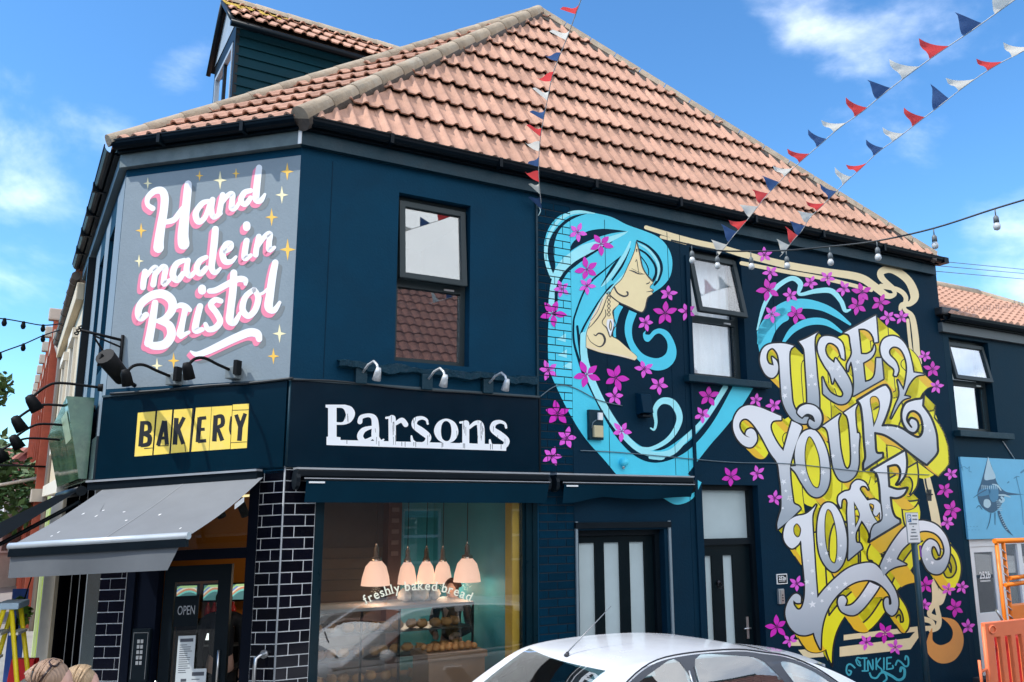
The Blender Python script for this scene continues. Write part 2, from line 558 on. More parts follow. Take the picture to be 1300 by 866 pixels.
# rendered seams and pipe-like joints on the side wall
for us, zt, zb in ((0.30, 5.6, 3.5), (3.46, 5.55, 2.75), (4.36, 5.55, 2.7), (4.55, 5.6, 0.1), (6.05, 5.2, 4.0)):
    MB().box(FR, us, us + 0.006, zb, zt, 0.0005, 0.004).build('render_seam', NAVY_DK, bld)
MB().box(FR, 4.62, 4.66, 0.1, 5.3, 0.001, 0.022).build('render_edge', NAVY_DK, bld)
MB().box(FR, 4.22, 4.25, 0.1, 2.2, 0.001, 0.02).build('door_edge_trim', mat('worn_grey_trim', (0.2, 0.25, 0.28), 0.5), bld)
MB().box(FR, 3.005, 3.03, 0.1, 2.2, 0.001, 0.02).build('door_edge_trim', mat('worn_grey_trim', (0.2, 0.25, 0.28), 0.5), bld)

# exposed painted brick strip
mo = MB().box(FR, BRK[0], BRK[1], BRK[2], BRK[3], -0.2, -0.007).build('brick_strip', MORTAR, bld)
BRICK = mat('navy_painted_brick', (0.0004, 0.022, 0.046), 0.7, var=0.2, scale=9, bump=0.35, bscale=70, spec=0.05, rand=0.16)
brick_rects = []
CH_ = 0.0835
bmesh_cache = {}
z = BRK[2]
row = 0
while z < BRK[3] - 0.02:
    z1 = min(z + CH_ - 0.010, BRK[3])
    cuts = [BRK[0], BRK[0] + 0.215, BRK[1]] if row % 2 == 0 else [BRK[0], BRK[0] + 0.108, BRK[0] + 0.323, BRK[1]]
    for a, b in zip(cuts[:-1], cuts[1:]):
        r = (a + 0.004, b - 0.004, z + 0.001, z1)
        brick_rects.append(r)
        key = (round(r[1] - r[0], 3), round(r[3] - r[2], 3))
        c = FR.P((r[0] + r[1]) / 2, (r[2] + r[3]) / 2, -0.012 + random.uniform(-0.0006, 0))
        if key not in bmesh_cache:
            w, h = r[1] - r[0], r[3] - r[2]
            o = MB().box(FR, r[0], r[1], r[2], r[3], -0.024, 0.0).build('brick', BRICK, mo, bevel=0.002)
            bmesh_cache[key] = o.data
        else:
            piece('brick', bmesh_cache[key], mo, c)
    z += CH_
    row += 1

# grey sign panel on the corner
gs = [FC.uz(*p) for p in ((378, 200), (373, 482), (140, 492), (160, 206))]
mb = MB()
mb.add([FC.P(0.004, 5.60, 0.001), FC.P(CL - 0.004, 5.60, 0.001), FC.P(CL - 0.004, 3.47, 0.001), FC.P(0.004, 3.47, 0.001)], [(0, 1, 2, 3)])
sign_panel = mb.build('painted_sign_panel', GREY_SIGN, bld)
# street wall is painted grey too
mb = MB()
mb.add([FL.P(0.004, 5.60, 0.001), FL.P(0.7, 5.60, 0.001), FL.P(0.7, 3.0, 0.001), FL.P(0.004, 3.0, 0.001)], [(0, 1, 2, 3)])
mb.add([FL.P(1.35, 5.60, 0.001), FL.P(1.9, 5.60, 0.001), FL.P(1.9, 3.0, 0.001), FL.P(1.35, 3.0, 0.001)], [(0, 1, 2, 3)])
mb.add([FL.P(2.55, 5.60, 0.001), FL.P(3.2, 5.60, 0.001), FL.P(3.2, 3.0, 0.001), FL.P(2.55, 3.0, 0.001)], [(0, 1, 2, 3)])
mb.build('painted_grey_panel', GREY_SIGN, bld)
for uu in (0.7, 1.9):
    w = MB().box(FL, uu, uu + 0.65, 3.75, 5.3, -0.2, -0.14).build('window', BLACK_TRIM, bld)
    MB().box(FL, uu + .06, uu + .59, 3.8, 5.25, -0.139, -0.13).build('pane', GLASS_UP, w)
MB().box(FL, 3.3, 3.42, 2.7, 5.6, 0.001, 0.09).build('street_pilaster', BLACK_TRIM, bld)

# eaves: board, soffit, gutter
def eaves(fr, u0, u1, zb, mb_board, mb_soff, mb_gut, sh=0):
    mb_board.box(fr, u0, u1, zb, zb + 0.135, 0.0, 0.07)
    mb_soff.box(fr, u0, u1, zb + 0.136, zb + 0.165, -0.1, 0.12)
    g = []
    n = 7
    for i in range(n + 1):
        a = math.pi * i / n
        g.append((0.155 - 0.06 * math.cos(a), zb + 0.225 - 0.075 * math.sin(a)))
    for (o0, z0), (o1, z1) in zip(g[:-1], g[1:]):
        mb_gut.quad(fr.P(u0, z0, o0), fr.P(u1, z0, o0), fr.P(u1, z1, o1), fr.P(u0, z1, o1))
        mb_gut.quad(fr.P(u0, z0 + .004, o0), fr.P(u1, z0 + .004, o0), fr.P(u1, z1 + .004, o1), fr.P(u0, z1 + .004, o1))
    mb_gut.box(fr, u0, u1, zb + 0.218, zb + 0.232, 0.212, 0.222)
a_, b_, c_ = MB(), MB(), MB()
eaves(FR, -0.02, 9.32, EAVE, a_, b_, c_)
a_.build('eaves_board', NAVY_TRIM, bld); b_.build('soffit', BLACK_PVC, bld); c_.build('gutter', BLACK_PVC, bld)
a_, b_, c_ = MB(), MB(), MB()
eaves(FC, -0.02, CL + 0.03, EAVE, a_, b_, c_)
a_.build('eaves_board', mat('weathered_grey_board', (0.10, 0.135, 0.14), 0.55, var=0.3, scale=7, dirt=(0.2, 0.23, 0.23), dirt_amt=0.5), bld)
b_.build('soffit', BLACK_PVC, bld); c_.build('gutter', BLACK_PVC, bld)
a_, b_, c_ = MB(), MB(), MB()
eaves(FL, 0.03, 4.9, EAVE - 0.02, a_, b_, c_)
a_.build('eaves_board', mat('weathered_blue_board', (0.09, 0.14, 0.17), 0.55, var=0.2), bld)
b_.build('soffit', BLACK_PVC, bld); c_.build('gutter', BLACK_PVC, bld)
for uu in (1.2, 2.1, 3.0, 3.9):
    MB().box(FL, uu, uu + 0.05, EAVE + 0.11, EAVE + 0.22, 0.088, 0.228).build('gutter_bracket', BLACK_PVC, bld)
for fr, us in ((FR, (0.8, 2.0, 3.2, 4.4, 5.6, 6.8, 8.0)), (FC, (0.5, 1.4))):
    for uu in us:
        MB().box(fr, uu, uu + 0.035, EAVE + 0.135, EAVE + 0.235, 0.088, 0.226).build('gutter_bracket', BLACK_PVC, bld)
MB().box(FR, 9.32, 9.42, EAVE + 0.15, EAVE + 0.235, 0.06, 0.22).build('gutter_end', BLACK_PVC, bld)
# pipe collar where two walls meet
MB().box(FC, -0.035, 0.0, EAVE, EAVE + 0.135, 0.071, 0.078).build('board_joint', WHITE_PAINT, bld)

# ---- upper windows
class Tilt:
    """a sash hinged along its top edge and pushed out at the bottom"""
    def __init__(s, fr, zt, ang, o0):
        s.fr, s.zt, s.t, s.o0, s.c = fr, zt, math.sin(ang), o0, math.cos(ang)
    def P(s, u, z, o=0.0):
        d = s.zt - z
        return s.fr.P(u, s.zt - d * s.c + o * s.t, s.o0 + d * s.t + o * s.c)
def make_window(fr, rect, rail, ang, parent, curtain=None, depth=0.11, gl=None):
    gl = gl or GLASS_UP
    u0, u1, z0, z1 = rect
    f = MB()
    o0, o1 = -depth - 0.06, -depth
    t = 0.055
    f.box(fr, u0, u0 + t, z0, z1, o0, o1); f.box(fr, u1 - t, u1, z0, z1, o0, o1)
    f.box(fr, u0 + t, u1 - t, z0, z0 + t, o0, o1); f.box(fr, u0 + t, u1 - t, z1 - 0.05, z1, o0, o1)
    f.box(fr, u0 + t, u1 - t, rail - 0.045, rail + 0.035, o0, o1)
    w = f.build('window', UPVC, parent)
    MB().box(fr, u0 + t, u1 - t, z0 + t, rail - 0.045, o0 + 0.02, o0 + 0.026).build('pane', gl, w)
    ts = Tilt(fr, z1 - 0.055, ang, o1 + 0.004)
    s = MB()
    a, b, c, d = u0 + 0.03, u1 - 0.03, rail + 0.01, z1 - 0.06
    k = 0.06
    s.box(ts, a, a + k, c, d, 0, 0.05); s.box(ts, b - k, b, c, d, 0, 0.05)
    s.box(ts, a + k, b - k, c, c + k, 0, 0.05); s.box(ts, a + k, b - k, d - k, d, 0, 0.05)
    sash = s.build('opening_sash', UPVC, w, bevel=0.006)
    MB().box(ts, a + k, b - k, c + k, d - k, 0.018, 0.024).build('pane', gl, w)
    MB().box(fr, (u0 + u1) / 2 - 0.12, (u0 + u1) / 2 + 0.12, z1 - 0.048, z1 - 0.028, o1, o1 + 0.014).build('trickle_vent', BLACK_TRIM, w)
    MB().box(fr, u1 - 0.24, u1 - 0.13, rail - 0.03, rail - 0.012, o1, o1 + 0.012).build('latch', ALU, w)
    # the room behind
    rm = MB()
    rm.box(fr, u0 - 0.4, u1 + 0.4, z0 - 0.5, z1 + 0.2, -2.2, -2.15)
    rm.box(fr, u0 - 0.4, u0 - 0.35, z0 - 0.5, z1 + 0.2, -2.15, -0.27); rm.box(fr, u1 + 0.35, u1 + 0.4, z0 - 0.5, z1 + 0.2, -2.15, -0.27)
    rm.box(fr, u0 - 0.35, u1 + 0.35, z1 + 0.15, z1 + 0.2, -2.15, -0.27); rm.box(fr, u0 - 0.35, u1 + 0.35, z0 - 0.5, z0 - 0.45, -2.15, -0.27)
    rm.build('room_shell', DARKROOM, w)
    if curtain:
        cm = MB()
        n = 40
        for i in range(n):
            ua, ub = u0 + (u1 - u0) * i / n, u0 + (u1 - u0) * (i + 1) / n
            fa, fb = -0.235 + 0.012 * math.sin(i * 0.9) + 0.008 * math.sin(i * 2.3), -0.235 + 0.012 * math.sin((i + 1) * 0.9) + 0.008 * math.sin((i + 1) * 2.3)
            cm.add([fr.P(ua, curtain[0], fa), fr.P(ub, curtain[0], fb), fr.P(ub, curtain[1], fb), fr.P(ua, curtain[1], fa)], [(0, 1, 2, 3)], True)
        cm.build('net_curtain', mat('net_curtain', (0.84, 0.86, 0.88), 0.9, var=0.05, scale=8), w)
    return w
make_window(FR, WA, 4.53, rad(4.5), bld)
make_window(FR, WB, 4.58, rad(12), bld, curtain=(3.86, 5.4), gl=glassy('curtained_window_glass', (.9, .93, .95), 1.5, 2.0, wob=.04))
# sill of the right window, rough ledge under the left one
s_ = MB(); s_.box(FR, 4.53, 5.83, 3.765, 3.845, 0.001, 0.10)
s_.build('window_sill', NAVY_TRIM, bld, bevel=0.008)
led = MB()
random.seed(5)
uu = [0.42 + i * 0.06 for i in range(36)]
prev = None
for i, u in enumerate(uu):
    top = 3.675 + 0.012 * math.sin(i * .8) + random.uniform(-.008, .008)
    bot = 3.585 + 0.014 * math.sin(i * .5 + 1) + random.uniform(-.012, .012)
    dep = 0.085 + 0.02 * math.sin(i * .37) + random.uniform(-.012, .012)
    ring = [FR.P(u, bot, 0.001), FR.P(u, bot + .01, dep), FR.P(u, top - .02, dep + .012), FR.P(u, top, 0.001)]
    if prev:
        for k in range(3):
            led.add([prev[k], ring[k], ring[k + 1], prev[k + 1]], [(0, 1, 2, 3)])
    prev = ring
led.build('rough_stone_ledge', mat('painted_rough_stone', (0.002, 0.03, 0.052), 0.42, var=0.3, scale=14, bump=0.8, bscale=40, spec=.3, dirt=(0.03, .075, .10), dirt_amt=0.5), bld)

# ---- ground floor doors on the side street
def glazed_door(name, rect, panes, lab, handle=None, top=None, depth=0.12):
    u0, u1, z0, z1 = rect
    f = MB()
    f.box(FR, u0, u0 + 0.06, 0.02, z1, -depth - 0.08, -depth + .03); f.box(FR, u1 - 0.06, u1, 0.02, z1, -depth - 0.08, -depth + .03)
    f.box(FR, u0 + 0.06, u1 - 0.06, z1 - 0.06, z1, -depth - 0.08, -depth + .03)
    d = f.build(name, BLACK_TRIM, bld); d['label'] = lab
    lz1 = (top - 0.03) if top else z1 - 0.065
    # leaf with holes for the panes
    lw = wall_with_openings(FR, u0 + 0.065, u1 - 0.065, 0.03, lz1, panes, 0.045, -depth - 0.01)
    leaf = lw.build('door_leaf', mat('black_composite_door', (0.002, 0.007, 0.010), 0.35, var=0.1, spec=.15), d)
    for p in panes:
        MB().box(FR, p[0], p[1], p[2], p[3], -depth - 0.045, -depth - 0.035).build('frosted_pane', FROST, d)
    if top:
        MB().box(FR, u0 + 0.06, u1 - 0.06, top - 0.03, top + 0.04, -depth - 0.08, -depth + 0.03).build('transom_bar', BLACK_TRIM, d)
        MB().box(FR, u0 + 0.06, u1 - 0.06, top + 0.04, z1 - 0.06, -depth - 0.045, -depth - 0.035).build('frosted_pane', FROST, d)
    if handle:
        h = MB()
        h.box(FR, handle[0] - 0.018, handle[0] + 0.018, handle[1] - 0.12, handle[1] + 0.12, -depth - 0.01, -depth + 0.002)
        h.tube([FR.P(handle[0], handle[1], -depth), FR.P(handle[0], handle[1], -depth + .05), FR.P(handle[0] - 0.1, handle[1], -depth + 0.05)], 0.009)
        h.build('door_handle', STEEL, d)
    bk = MB().box(FR, u0, u1, 0.0, z1, -depth - 0.16, -depth - 0.14)
    bk.build('hall_panel', mat('pale_hall_wall', (0.45, 0.48, 0.48), 0.7), d)
    return d
FROST = mat('frosted_glass', (0.44, 0.53, 0.55), 0.22, var=0.1, scale=2.5, spec=0.6)
glazed_door('triple_panel_door', D1, [(3.13, 3.34, 0.55, 1.975), (3.455, 3.66, 0.55, 1.975), (3.79, 3.99, 0.55, 1.975)], 'black door with three tall frosted glass strips')
glazed_door('front_door', D2, [(4.80, 4.95, 0.35, 1.80), (5.12, 5.27, 0.35, 1.80)], 'black front door with two frosted strips and a transom light', handle=(5.44, 0.98), top=1.95)
kn = MB(); kn.lathe(FR.P(5.03, 1.5, -0.13), FR.n, [(0.0, 0.03), (0.022, 0.028), (0.028, 0.01), (0.03, 0.0)], 12)
kn.tube([FR.P(5.03 + .028 * math.cos(a), 1.47 + .035 * math.sin(a), -0.10) for a in [k * math.pi / 6 for k in range(13)]], 0.005, 6)
kn.build('door_knocker', mat('dark_bronze', (0.03, 0.03, 0.035), 0.3, metal=0.8), bld)
MB().box(FR, 3.0, 4.25, 2.13, 2.19, 0.001, 0.03).build('door_head_trim', BLACK_TRIM, bld)

# ---- shopfront
def tile_pier(fr, u0, u1, rowsA, rowsB, z_top, side=0.0, name='tiled_pier'):
    b = MB().box(fr, u0, u1, 0.0, z_top, -0.3, -0.006)
    p = b.build(name, GROUT, bld)
    zz = 2.38 - 0.0969 * 24
    k = 0
    cache = {}
    while zz < z_top - 0.01:
        zt = min(zz + 0.0969, z_top)
        cuts = rowsA if k % 2 == 0 else rowsB
        for a, c in zip(cuts[:-1], cuts[1:]):
            key = (round(c - a, 3), round(zt - zz, 3))
            g = 0.0042
            cen = fr.P((a + c) / 2, (zz + zt) / 2, -0.0045)
            if key not in cache:
                cache[key] = MB().box(fr, a + g, c - g, zz + g, zt - g, -0.009, 0.0).build('wall_tile', BLACK_TILE, p, origin=cen, bevel=0.0012).data
            else:
                piece('wall_tile', cache[key], p, cen)
        zz += 0.0969
        k += 1
    return p
tile_pier(FR, 0.0, 0.285, [0.0, 0.20, 0.285], [0.0, 0.105, 0.285], 2.69)
tile_pier(FCS, 0.0, 0.24, [0.0, 0.20, 0.24], [0.0, 0.10, 0.24], 2.69)
tile_pier(FCS, 1.525, 1.80, [1.525, 1.575, 1.80], [1.525, 1.69, 1.80], 2.69)
MB().tube([FR.P(0, 0, 0.0), FR.P(0, 2.7, 0.0)], 0.009, 8).build('tile_corner_bead', mat('grey_tile_bead', (.24, .26, .28), .5), bld)
MB().tube([FR.P(0, 2.695, 0.028), FR.P(0, 3.455, 0.028)], 0.010, 8).build('fascia_corner_bead', NAVY_TRIM, bld)
# fascia boards
f1 = MB().box(FR, 0.008, 2.56, 2.692, 3.455, -0.05, 0.03).build('shop_fascia', NAVY_GLOSS, bld)
f1['label'] = 'glossy navy fascia board with white bold shop name'
f2 = MB().box(FCS, 0.008, CL, 2.692, 3.455, -0.05, 0.03).build('shop_fascia', NAVY_GLOSS, bld)
f2['label'] = 'glossy navy corner fascia with yellow letter cards spelling bakery'
for u0, u1, fr in ((0.004, 2.57, FR), (0.004, CL, FCS)):
    MB().box(fr, u0, u1, 3.456, 3.475, -0.02, 0.042).build('lead_flashing', mat('lead_flashing', (0.04, 0.07, 0.085), 0.45, var=0.3), bld)
MB().box(FR, 2.565, 2.585, 2.70, 3.475, -0.02, 0.035).build('fascia_end', BLACK_TRIM, bld)
# shop window frame on the side street
fw = MB()
fw.box(FR, 0.29, 0.345, 0.30, 2.60, -0.10, -0.01); fw.box(FR, 2.43, 2.575, 0.0, 2.69, -0.10, -0.002)
fw.box(FR, 0.345, 2.43, 2.56, 2.69, -0.10, -0.012); fw.box(FR, 0.345, 2.43, 0.28, 0.36, -0.10, -0.002)
fw.box(FR, 0.345, 0.375, 0.36, 2.56, -0.09, -0.03); fw.box(FR, 2.40, 2.43, 0.36, 2.56, -0.09, -0.03)
fw.box(FR, 2.50, 2.515, 0.0, 2.66, -0.002, 0.012)
swin = fw.build('shop_window', mat('dark_teal_joinery', (0.001, 0.014, 0.022), 0.3, var=0.15, spec=.2), bld)
MB().box(FR, 0.375, 2.40, 0.36, 2.56, -0.062, -0.055).build('pane', GLASS_SHOP, swin)
MB().box(FR, 0.285, 2.57, 0.0, 0.28, -0.12, -0.004).build('stall_riser', BLACK_TRIM, bld)
MB().box(FR, 2.33, 2.425, 0.36, 2.45, -0.26, -0.11).build('yellow_window_post', mat('ochre_painted_wood', (0.62, 0.38, 0.05), 0.5, var=0.15, scale=5), swin)
# text on the glass: freshly baked bread, on an arc
CREAM = mat('cream_vinyl', (0.93, 0.91, 0.72), 0.5, var=0.03)
def arc_text(txt, p0, pm, p1, size_px):
    """letters set along a circle through three photograph pixels"""
    (x0, y0), (x1, y1), (x2, y2) = p0, pm, p1
    d = 2 * (x0 * (y1 - y2) + x1 * (y2 - y0) + x2 * (y0 - y1))
    ux = ((x0**2 + y0**2) * (y1 - y2) + (x1**2 + y1**2) * (y2 - y0) + (x2**2 + y2**2) * (y0 - y1)) / d
    uy = ((x0**2 + y0**2) * (x2 - x1) + (x1**2 + y1**2) * (x0 - x2) + (x2**2 + y2**2) * (x1 - x0)) / d
    r = math.hypot(x0 - ux, y0 - uy)
    a0 = math.atan2(y0 - uy, x0 - ux); a1 = math.atan2(y2 - uy, x2 - ux)
    adv = []
    for ch in txt:
        if ch == ' ':
            adv.append(0.32); continue
        xs = [p[0] for t in text_tris(ch, 1.0, 0.012) for p in t]
        adv.append(max(xs) - min(xs) + 0.13)
    tot = sum(adv)
    out = MB(); outs = [out]
    pos = 0.0
    serif = {'f': [0], 'r': [0], 'h': [0, 1], 'l': [0], 'k': [0, 1], 'd': [1], 'b': [], 'y': []}
    for ch, ad in zip(txt, adv):
        if ch == ' ':
            out = MB(); outs.append(out)
        if ch != ' ':
            a = a0 + (a1 - a0) * (pos + ad / 2) / tot
            bx, by = ux + r * math.cos(a), uy + r * math.sin(a)
            tx, ty = -math.sin(a), math.cos(a)
            nx, ny = math.cos(a), math.sin(a)
            tr = text_tris(ch, 1.0, 0.012)
            xs = [p[0] for t in tr for p in t]; cx = (min(xs) + max(xs)) / 2
            tr = list(tr)
            for k in serif.get(ch, []):
                sx = min(xs) + 0.05 if k == 0 else max(xs) - 0.05
                tr += [((sx - .14, 0.0), (sx + .14, 0.0), (sx + .14, .05)), ((sx - .14, 0.0), (sx + .14, .05), (sx - .14, .05))]
            for t in tr:
                q = []
                for (gx, gy) in t:
                    X = bx + tx * (gx - cx) * size_px * 0.92 + nx * gy * size_px
                    Y = by + ty * (gx - cx) * size_px * 0.92 + ny * gy * size_px
                    u, zz = FR.uz(X, Y, -0.05)
                    q.append(FR.P(u, zz, -0.0525))
                out.add(q, [(0, 1, 2)])
        pos += ad
    for o_, wd in zip(outs, txt.split()):
        setp(o_.build('window_lettering', CREAM, swin, weld=False), 'cream window lettering reading ' + wd, kind='stuff')
arc_text('freshly baked bread', (464, 768), (536, 749), (597, 764), 17)

# corner entrance
ent = MB()
ent.box(FCS, 0.24, 0.34, 0.0, 2.69, -0.14, -0.01)
ent.box(FCS, 1.44, 1.525, 0.0, 2.69, -0.14, -0.01)
ent.box(FCS, 0.34, 1.44, 1.93, 2.02, -0.14, -0.03)
ent.box(FCS, 0.34, 1.44, 2.62, 2.69, -0.14, -0.02)
ent.box(FCS, 1.22, 1.44, 0.0, 1.93, -0.12, -0.04)
entd = ent.build('shop_entrance', mat('midnight_joinery', (0.002, 0.004, 0.010), 0.35, var=0.15, spec=.15), bld)
MB().box(FCS, 0.34, 1.44, 2.02, 2.62, -0.09, -0.083).build('pane', GLASS_DOOR, entd)
# open door leaf swung inwards
class Hinge:
    def __init__(s, fr, u0, o0, ang):
        s.fr, s.u0, s.o0, s.a = fr, u0, o0, ang
    def P(s, u, z, o=0.0):
        return s.fr.P(s.u0 - u * math.cos(s.a) - o * math.sin(s.a), z, s.o0 - u * math.sin(s.a) + o * math.cos(s.a))
HD = Hinge(FCS, 1.20, -0.10, rad(9))
dl = MB()
for a, b, c, d in ((0, 0.10, 0.02, 1.88), (0.50, 0.62, 0.02, 1.88), (0.10, 0.50, 1.74, 1.88), (0.10, 0.50, 0.02, 0.30)):
    dl.box(HD, a, b, c, d, -0.045, 0.0)
leaf = dl.build('door_leaf', BLACK_TRIM, entd)
MB().box(HD, 0.10, 0.50, 0.30, 1.74, -0.026, -0.02).build('pane', GLASS_DOOR, entd)
MB().tube([HD.P(0.56, 0.85, 0.03), HD.P(0.56, 1.15, 0.03)], 0.012, 8).build('pull_handle', STEEL, entd)
MB().tube([HD.P(0.02, 0.75, 0.05), HD.P(0.02, 0.92, 0.05)], 0.012, 8).build('pull_handle', STEEL, entd)
# grab rail beside the door
gr = MB()
gr.tube([FCS.P(0.10, 1.14, 0.0), FCS.P(0.10, 1.14, 0.02)], 0.035, 14)
gr.tube([FCS.P(0.10, 1.14, 0.01), FCS.P(0.10, 1.14, 0.07), FCS.P(0.125, 1.12, 0.095), FCS.P(0.13, 1.05, 0.10), FCS.P(0.13, 0.55, 0.10)], 0.016, 10)
gr.build('grab_rail', STEEL, bld)
# glazed return to the main street, dark folding panels
rt = MB()
rt.box(FCS, 1.80, CL + .02, 0.0, 2.69, -0.16, -0.02)
rt.build('corner_post', mat('mirror_edge', (0.3, 0.36, 0.36), 0.12, metal=0.9), bld)
pn = MB()
for u0, u1 in ((0.35, 1.15), (1.2, 2.3), (2.35, 4.8)):
    pn.box(FL, u0, u1, 0.0, 2.6, -0.12, -0.02)
fp = pn.build('dark_folding_panels', mat('matt_black_panel', (.001, .001, .0014), .9, spec=.0), bld)
for uu in (0.33, 1.17, 2.32):
    MB().box(FL, uu + .01, uu + .022, 0.0, 2.6, -0.024, -0.016).build('panel_edge', ALU, bld)
MB().box(FL, 0.02, 0.33, 0.1, 2.6, -0.06, -0.05).build('pane', glassy('street_glass', (0.6, 0.7, 0.7), 1.5, 6.0), bld)
MB().box(FL, 0.0, 4.85, 2.6, 3.0, -0.1, 0.04).build('street_fascia', NAVY_GLOSS, bld)
# ================================================================== the tiled hip roof
TILE = mat('brown_clay_roof_tile', (0.46, 0.265, 0.19), 0.8, var=0.2, scale=7, bump=0.4, bscale=80, spec=.2, dirt=(0.24, 0.15, 0.105), dirt_amt=0.5, rand=0.13)
RIDGE = mat('weathered_ridge_tile', (0.34, 0.27, 0.195), 0.85, var=0.3, scale=9, bump=0.6, bscale=50, dirt=(0.42, 0.40, 0.34), dirt_amt=0.6, rand=0.1)
CEMENT = mat('mossy_cement', (0.085, 0.07, 0.06), 0.9, var=0.4, scale=14, bump=0.8, bscale=40)
TW, TG = 0.33, 0.44
XS = [0, .08, .12, .16, .20, .24, .28, .32, .5, .58, .62, .66, .70, .74, .78, .82, 1.0]
def tile_h(x):
    h = 0.0
    for c in (.20, .70):
        d = abs(x - c) / 0.12
        if d < 1:
            h = 0.034 * math.cos(d * math.pi / 2) ** 0.8
    return h
def tile_geo(wd=TW, g=TG):
    vs, fs, sm = [], [], []
    n = len(XS)
    lift = 0.056
    for yy, zz in ((0.0, lift), (g * 1.06, -0.002)):
        for x in XS:
            vs.append((x * wd, yy, tile_h(x) * wd / .33 + zz))
    for i in range(n - 1):
        fs.append((i, i + 1, n + i + 1, n + i)); sm.append(True)
    b = len(vs)
    for x in XS:
        vs.append((x * wd, 0, tile_h(x) * wd / .33 + lift))
    for x in XS:
        vs.append((x * wd, 0.0, tile_h(x) * 0.9 * wd / .33 + lift - 0.015))
    for i in range(n - 1):
        fs.append((b + i + 1, b + i, b + n + i, b + n + i + 1)); sm.append(False)
    # thin underside at the lower edge
    b2 = len(vs)
    for x in XS:
        vs.append((x * wd, 0.14, tile_h(x) * 0.9 * wd / .33 + lift - 0.030))
    for i in range(n - 1):
        fs.append((b + n + i, b2 + i, b2 + i + 1, b + n + i + 1)); sm.append(False)
    return vs, fs, sm
TV, TF, TS = tile_geo()
def tile_mesh(cuts=None, ox=0, oy=0):
    me = bpy.data.meshes.new('roof_tile')
    me.from_pydata(TV, [], TF)
    for p, s in zip(me.polygons, TS): p.use_smooth = s
    if cuts:
        bm = bmesh.new(); bm.from_mesh(me)
        for (px, py, nx, ny) in cuts:
            bmesh.ops.bisect_plane(bm, geom=bm.verts[:] + bm.edges[:] + bm.faces[:], plane_co=(px - ox, py - oy, 0), plane_no=(nx, ny, 0), clear_inner=True)
        if not bm.faces:
            bm.free(); bpy.data.meshes.remove(me); return None
        bm.to_mesh(me); bm.free()
    me.materials.append(TILE)
    return me
FULL_TILE = tile_mesh()
def tiled_slope(E0, ue, up, tri, name, parent, x_shift=0.0):
    """E0 eave start, ue along the eave, up up the slope, tri: convex outline in (along, up), counter-clockwise"""
    nn = ue.cross(up).normalized()
    q = Matrix((ue, up, nn)).transposed().to_quaternion()
    deck = MB().add([E0 + ue * a + up * b - nn * 0.012 for a, b in tri], [tuple(range(len(tri)))]).build(name, CEMENT, parent)
    lines = []
    for i in range(len(tri)):
        a, b = tri[i], tri[(i + 1) % len(tri)]
        dx, dy = b[0] - a[0], b[1] - a[1]
        d = math.hypot(dx, dy)
        lines.append((a[0], a[1], -dy / d, dx / d))
    amin = min(p[0] for p in tri); amax = max(p[0] for p in tri); bmax = max(p[1] for p in tri)
    k = 0
    cnt = 0
    while k * TG < bmax:
        y = k * TG
        x = amin - TW + ((x_shift) % TW)
        while x < amax:
            cor = [(x, y), (x + TW, y), (x + TW, y + TG * 1.06), (x, y + TG * 1.06)]
            cuts = []
            out = False
            for (lx, ly, nx, ny) in lines:
                if abs(nx) < 1e-6: continue
                ds = [(cx - lx) * nx + (cy - ly) * ny for cx, cy in cor]
                if max(ds) < 0.02: out = True; break
                if min(ds) < 0: cuts.append((lx, ly, nx, ny))
            if not out:
                if cuts:
                    me = tile_mesh(cuts, x, y)
                else:
                    me = FULL_TILE
                if me:
                    jit = random.uniform(-.003, .004)
                    piece('roof_tile', me, deck, E0 + ue * x + up * (y + jit) + nn * random.uniform(0, .004), q)
                    cnt += 1
            x += TW
        k += 1
    return deck
def hip_line(A, B, r, name, parent, seg=0.40, lift=0.03, nrm=Vector((0, 0, 1))):
    d = (B - A); L = d.length; d = d / L
    side = d.cross(nrm).normalized(); upv = side.cross(d)
    base = None
    n = int(L / seg)
    for i in range(n):
        mb = MB()
        vs = []; fs = []
        m = 9
        for j, (t, rr) in enumerate(((i * L / n - 0.01, r * 1.05), ((i + 1) * L / n + 0.02, r * 0.97))):
            for k in range(m):
                a = math.pi * (k / (m - 1)) * 1.1 - 0.05 * math.pi
                vs.append(A + d * t + (side * math.cos(a) + upv * math.sin(a)) * rr + upv * lift)
        fs = [(k, k + 1, m + k + 1, m + k) for k in range(m - 1)]
        mb.add(vs, fs, True)
        mb.add([vs[k] for k in range(m)], [tuple(range(m))])
        mb.build('hip_tile', RIDGE, parent)
ZE = EAVE + 0.195
OE = 0.16
apex = CAM + pix_dir(683, 18).normalized() * 13.0
# side-street slope
E0 = FR.P(0, ZE, OE)
rel = apex - E0
a_ap = rel.dot(FR.u); up = (rel - FR.u * a_ap); b_ap = up.length; up.normalize()
aL, aR = -0.06, 9.18
roof_side = tiled_slope(E0, FR.u, up, [(aL, 0), (aR, 0), (a_ap, b_ap)], 'roof_slope', bld, 0.12)
cornerL = E0 + FR.u * aL
cornerR = E0 + FR.u * aR
# cut-off corner slope
cu = -FC.u
c1 = FC.P(CL + 0.06, ZE, OE)
rel = apex - c1
e = (cornerL - c1); le = e.length; e.normalize()
a2 = rel.dot(e); up2 = rel - e * a2; b2 = up2.length; up2.normalize()
roof_corner = tiled_slope(c1, e, up2, [(0, 0), (le, 0), (a2, b2)], 'roof_slope', bld, 0.05)
hip_line(cornerL, apex, 0.095, 'hip', roof_side, nrm=Vector((0.1, -0.3, 1)))
hip_line(c1, apex, 0.085, 'hip', roof_corner, nrm=Vector((-.2, -.2, 1)))
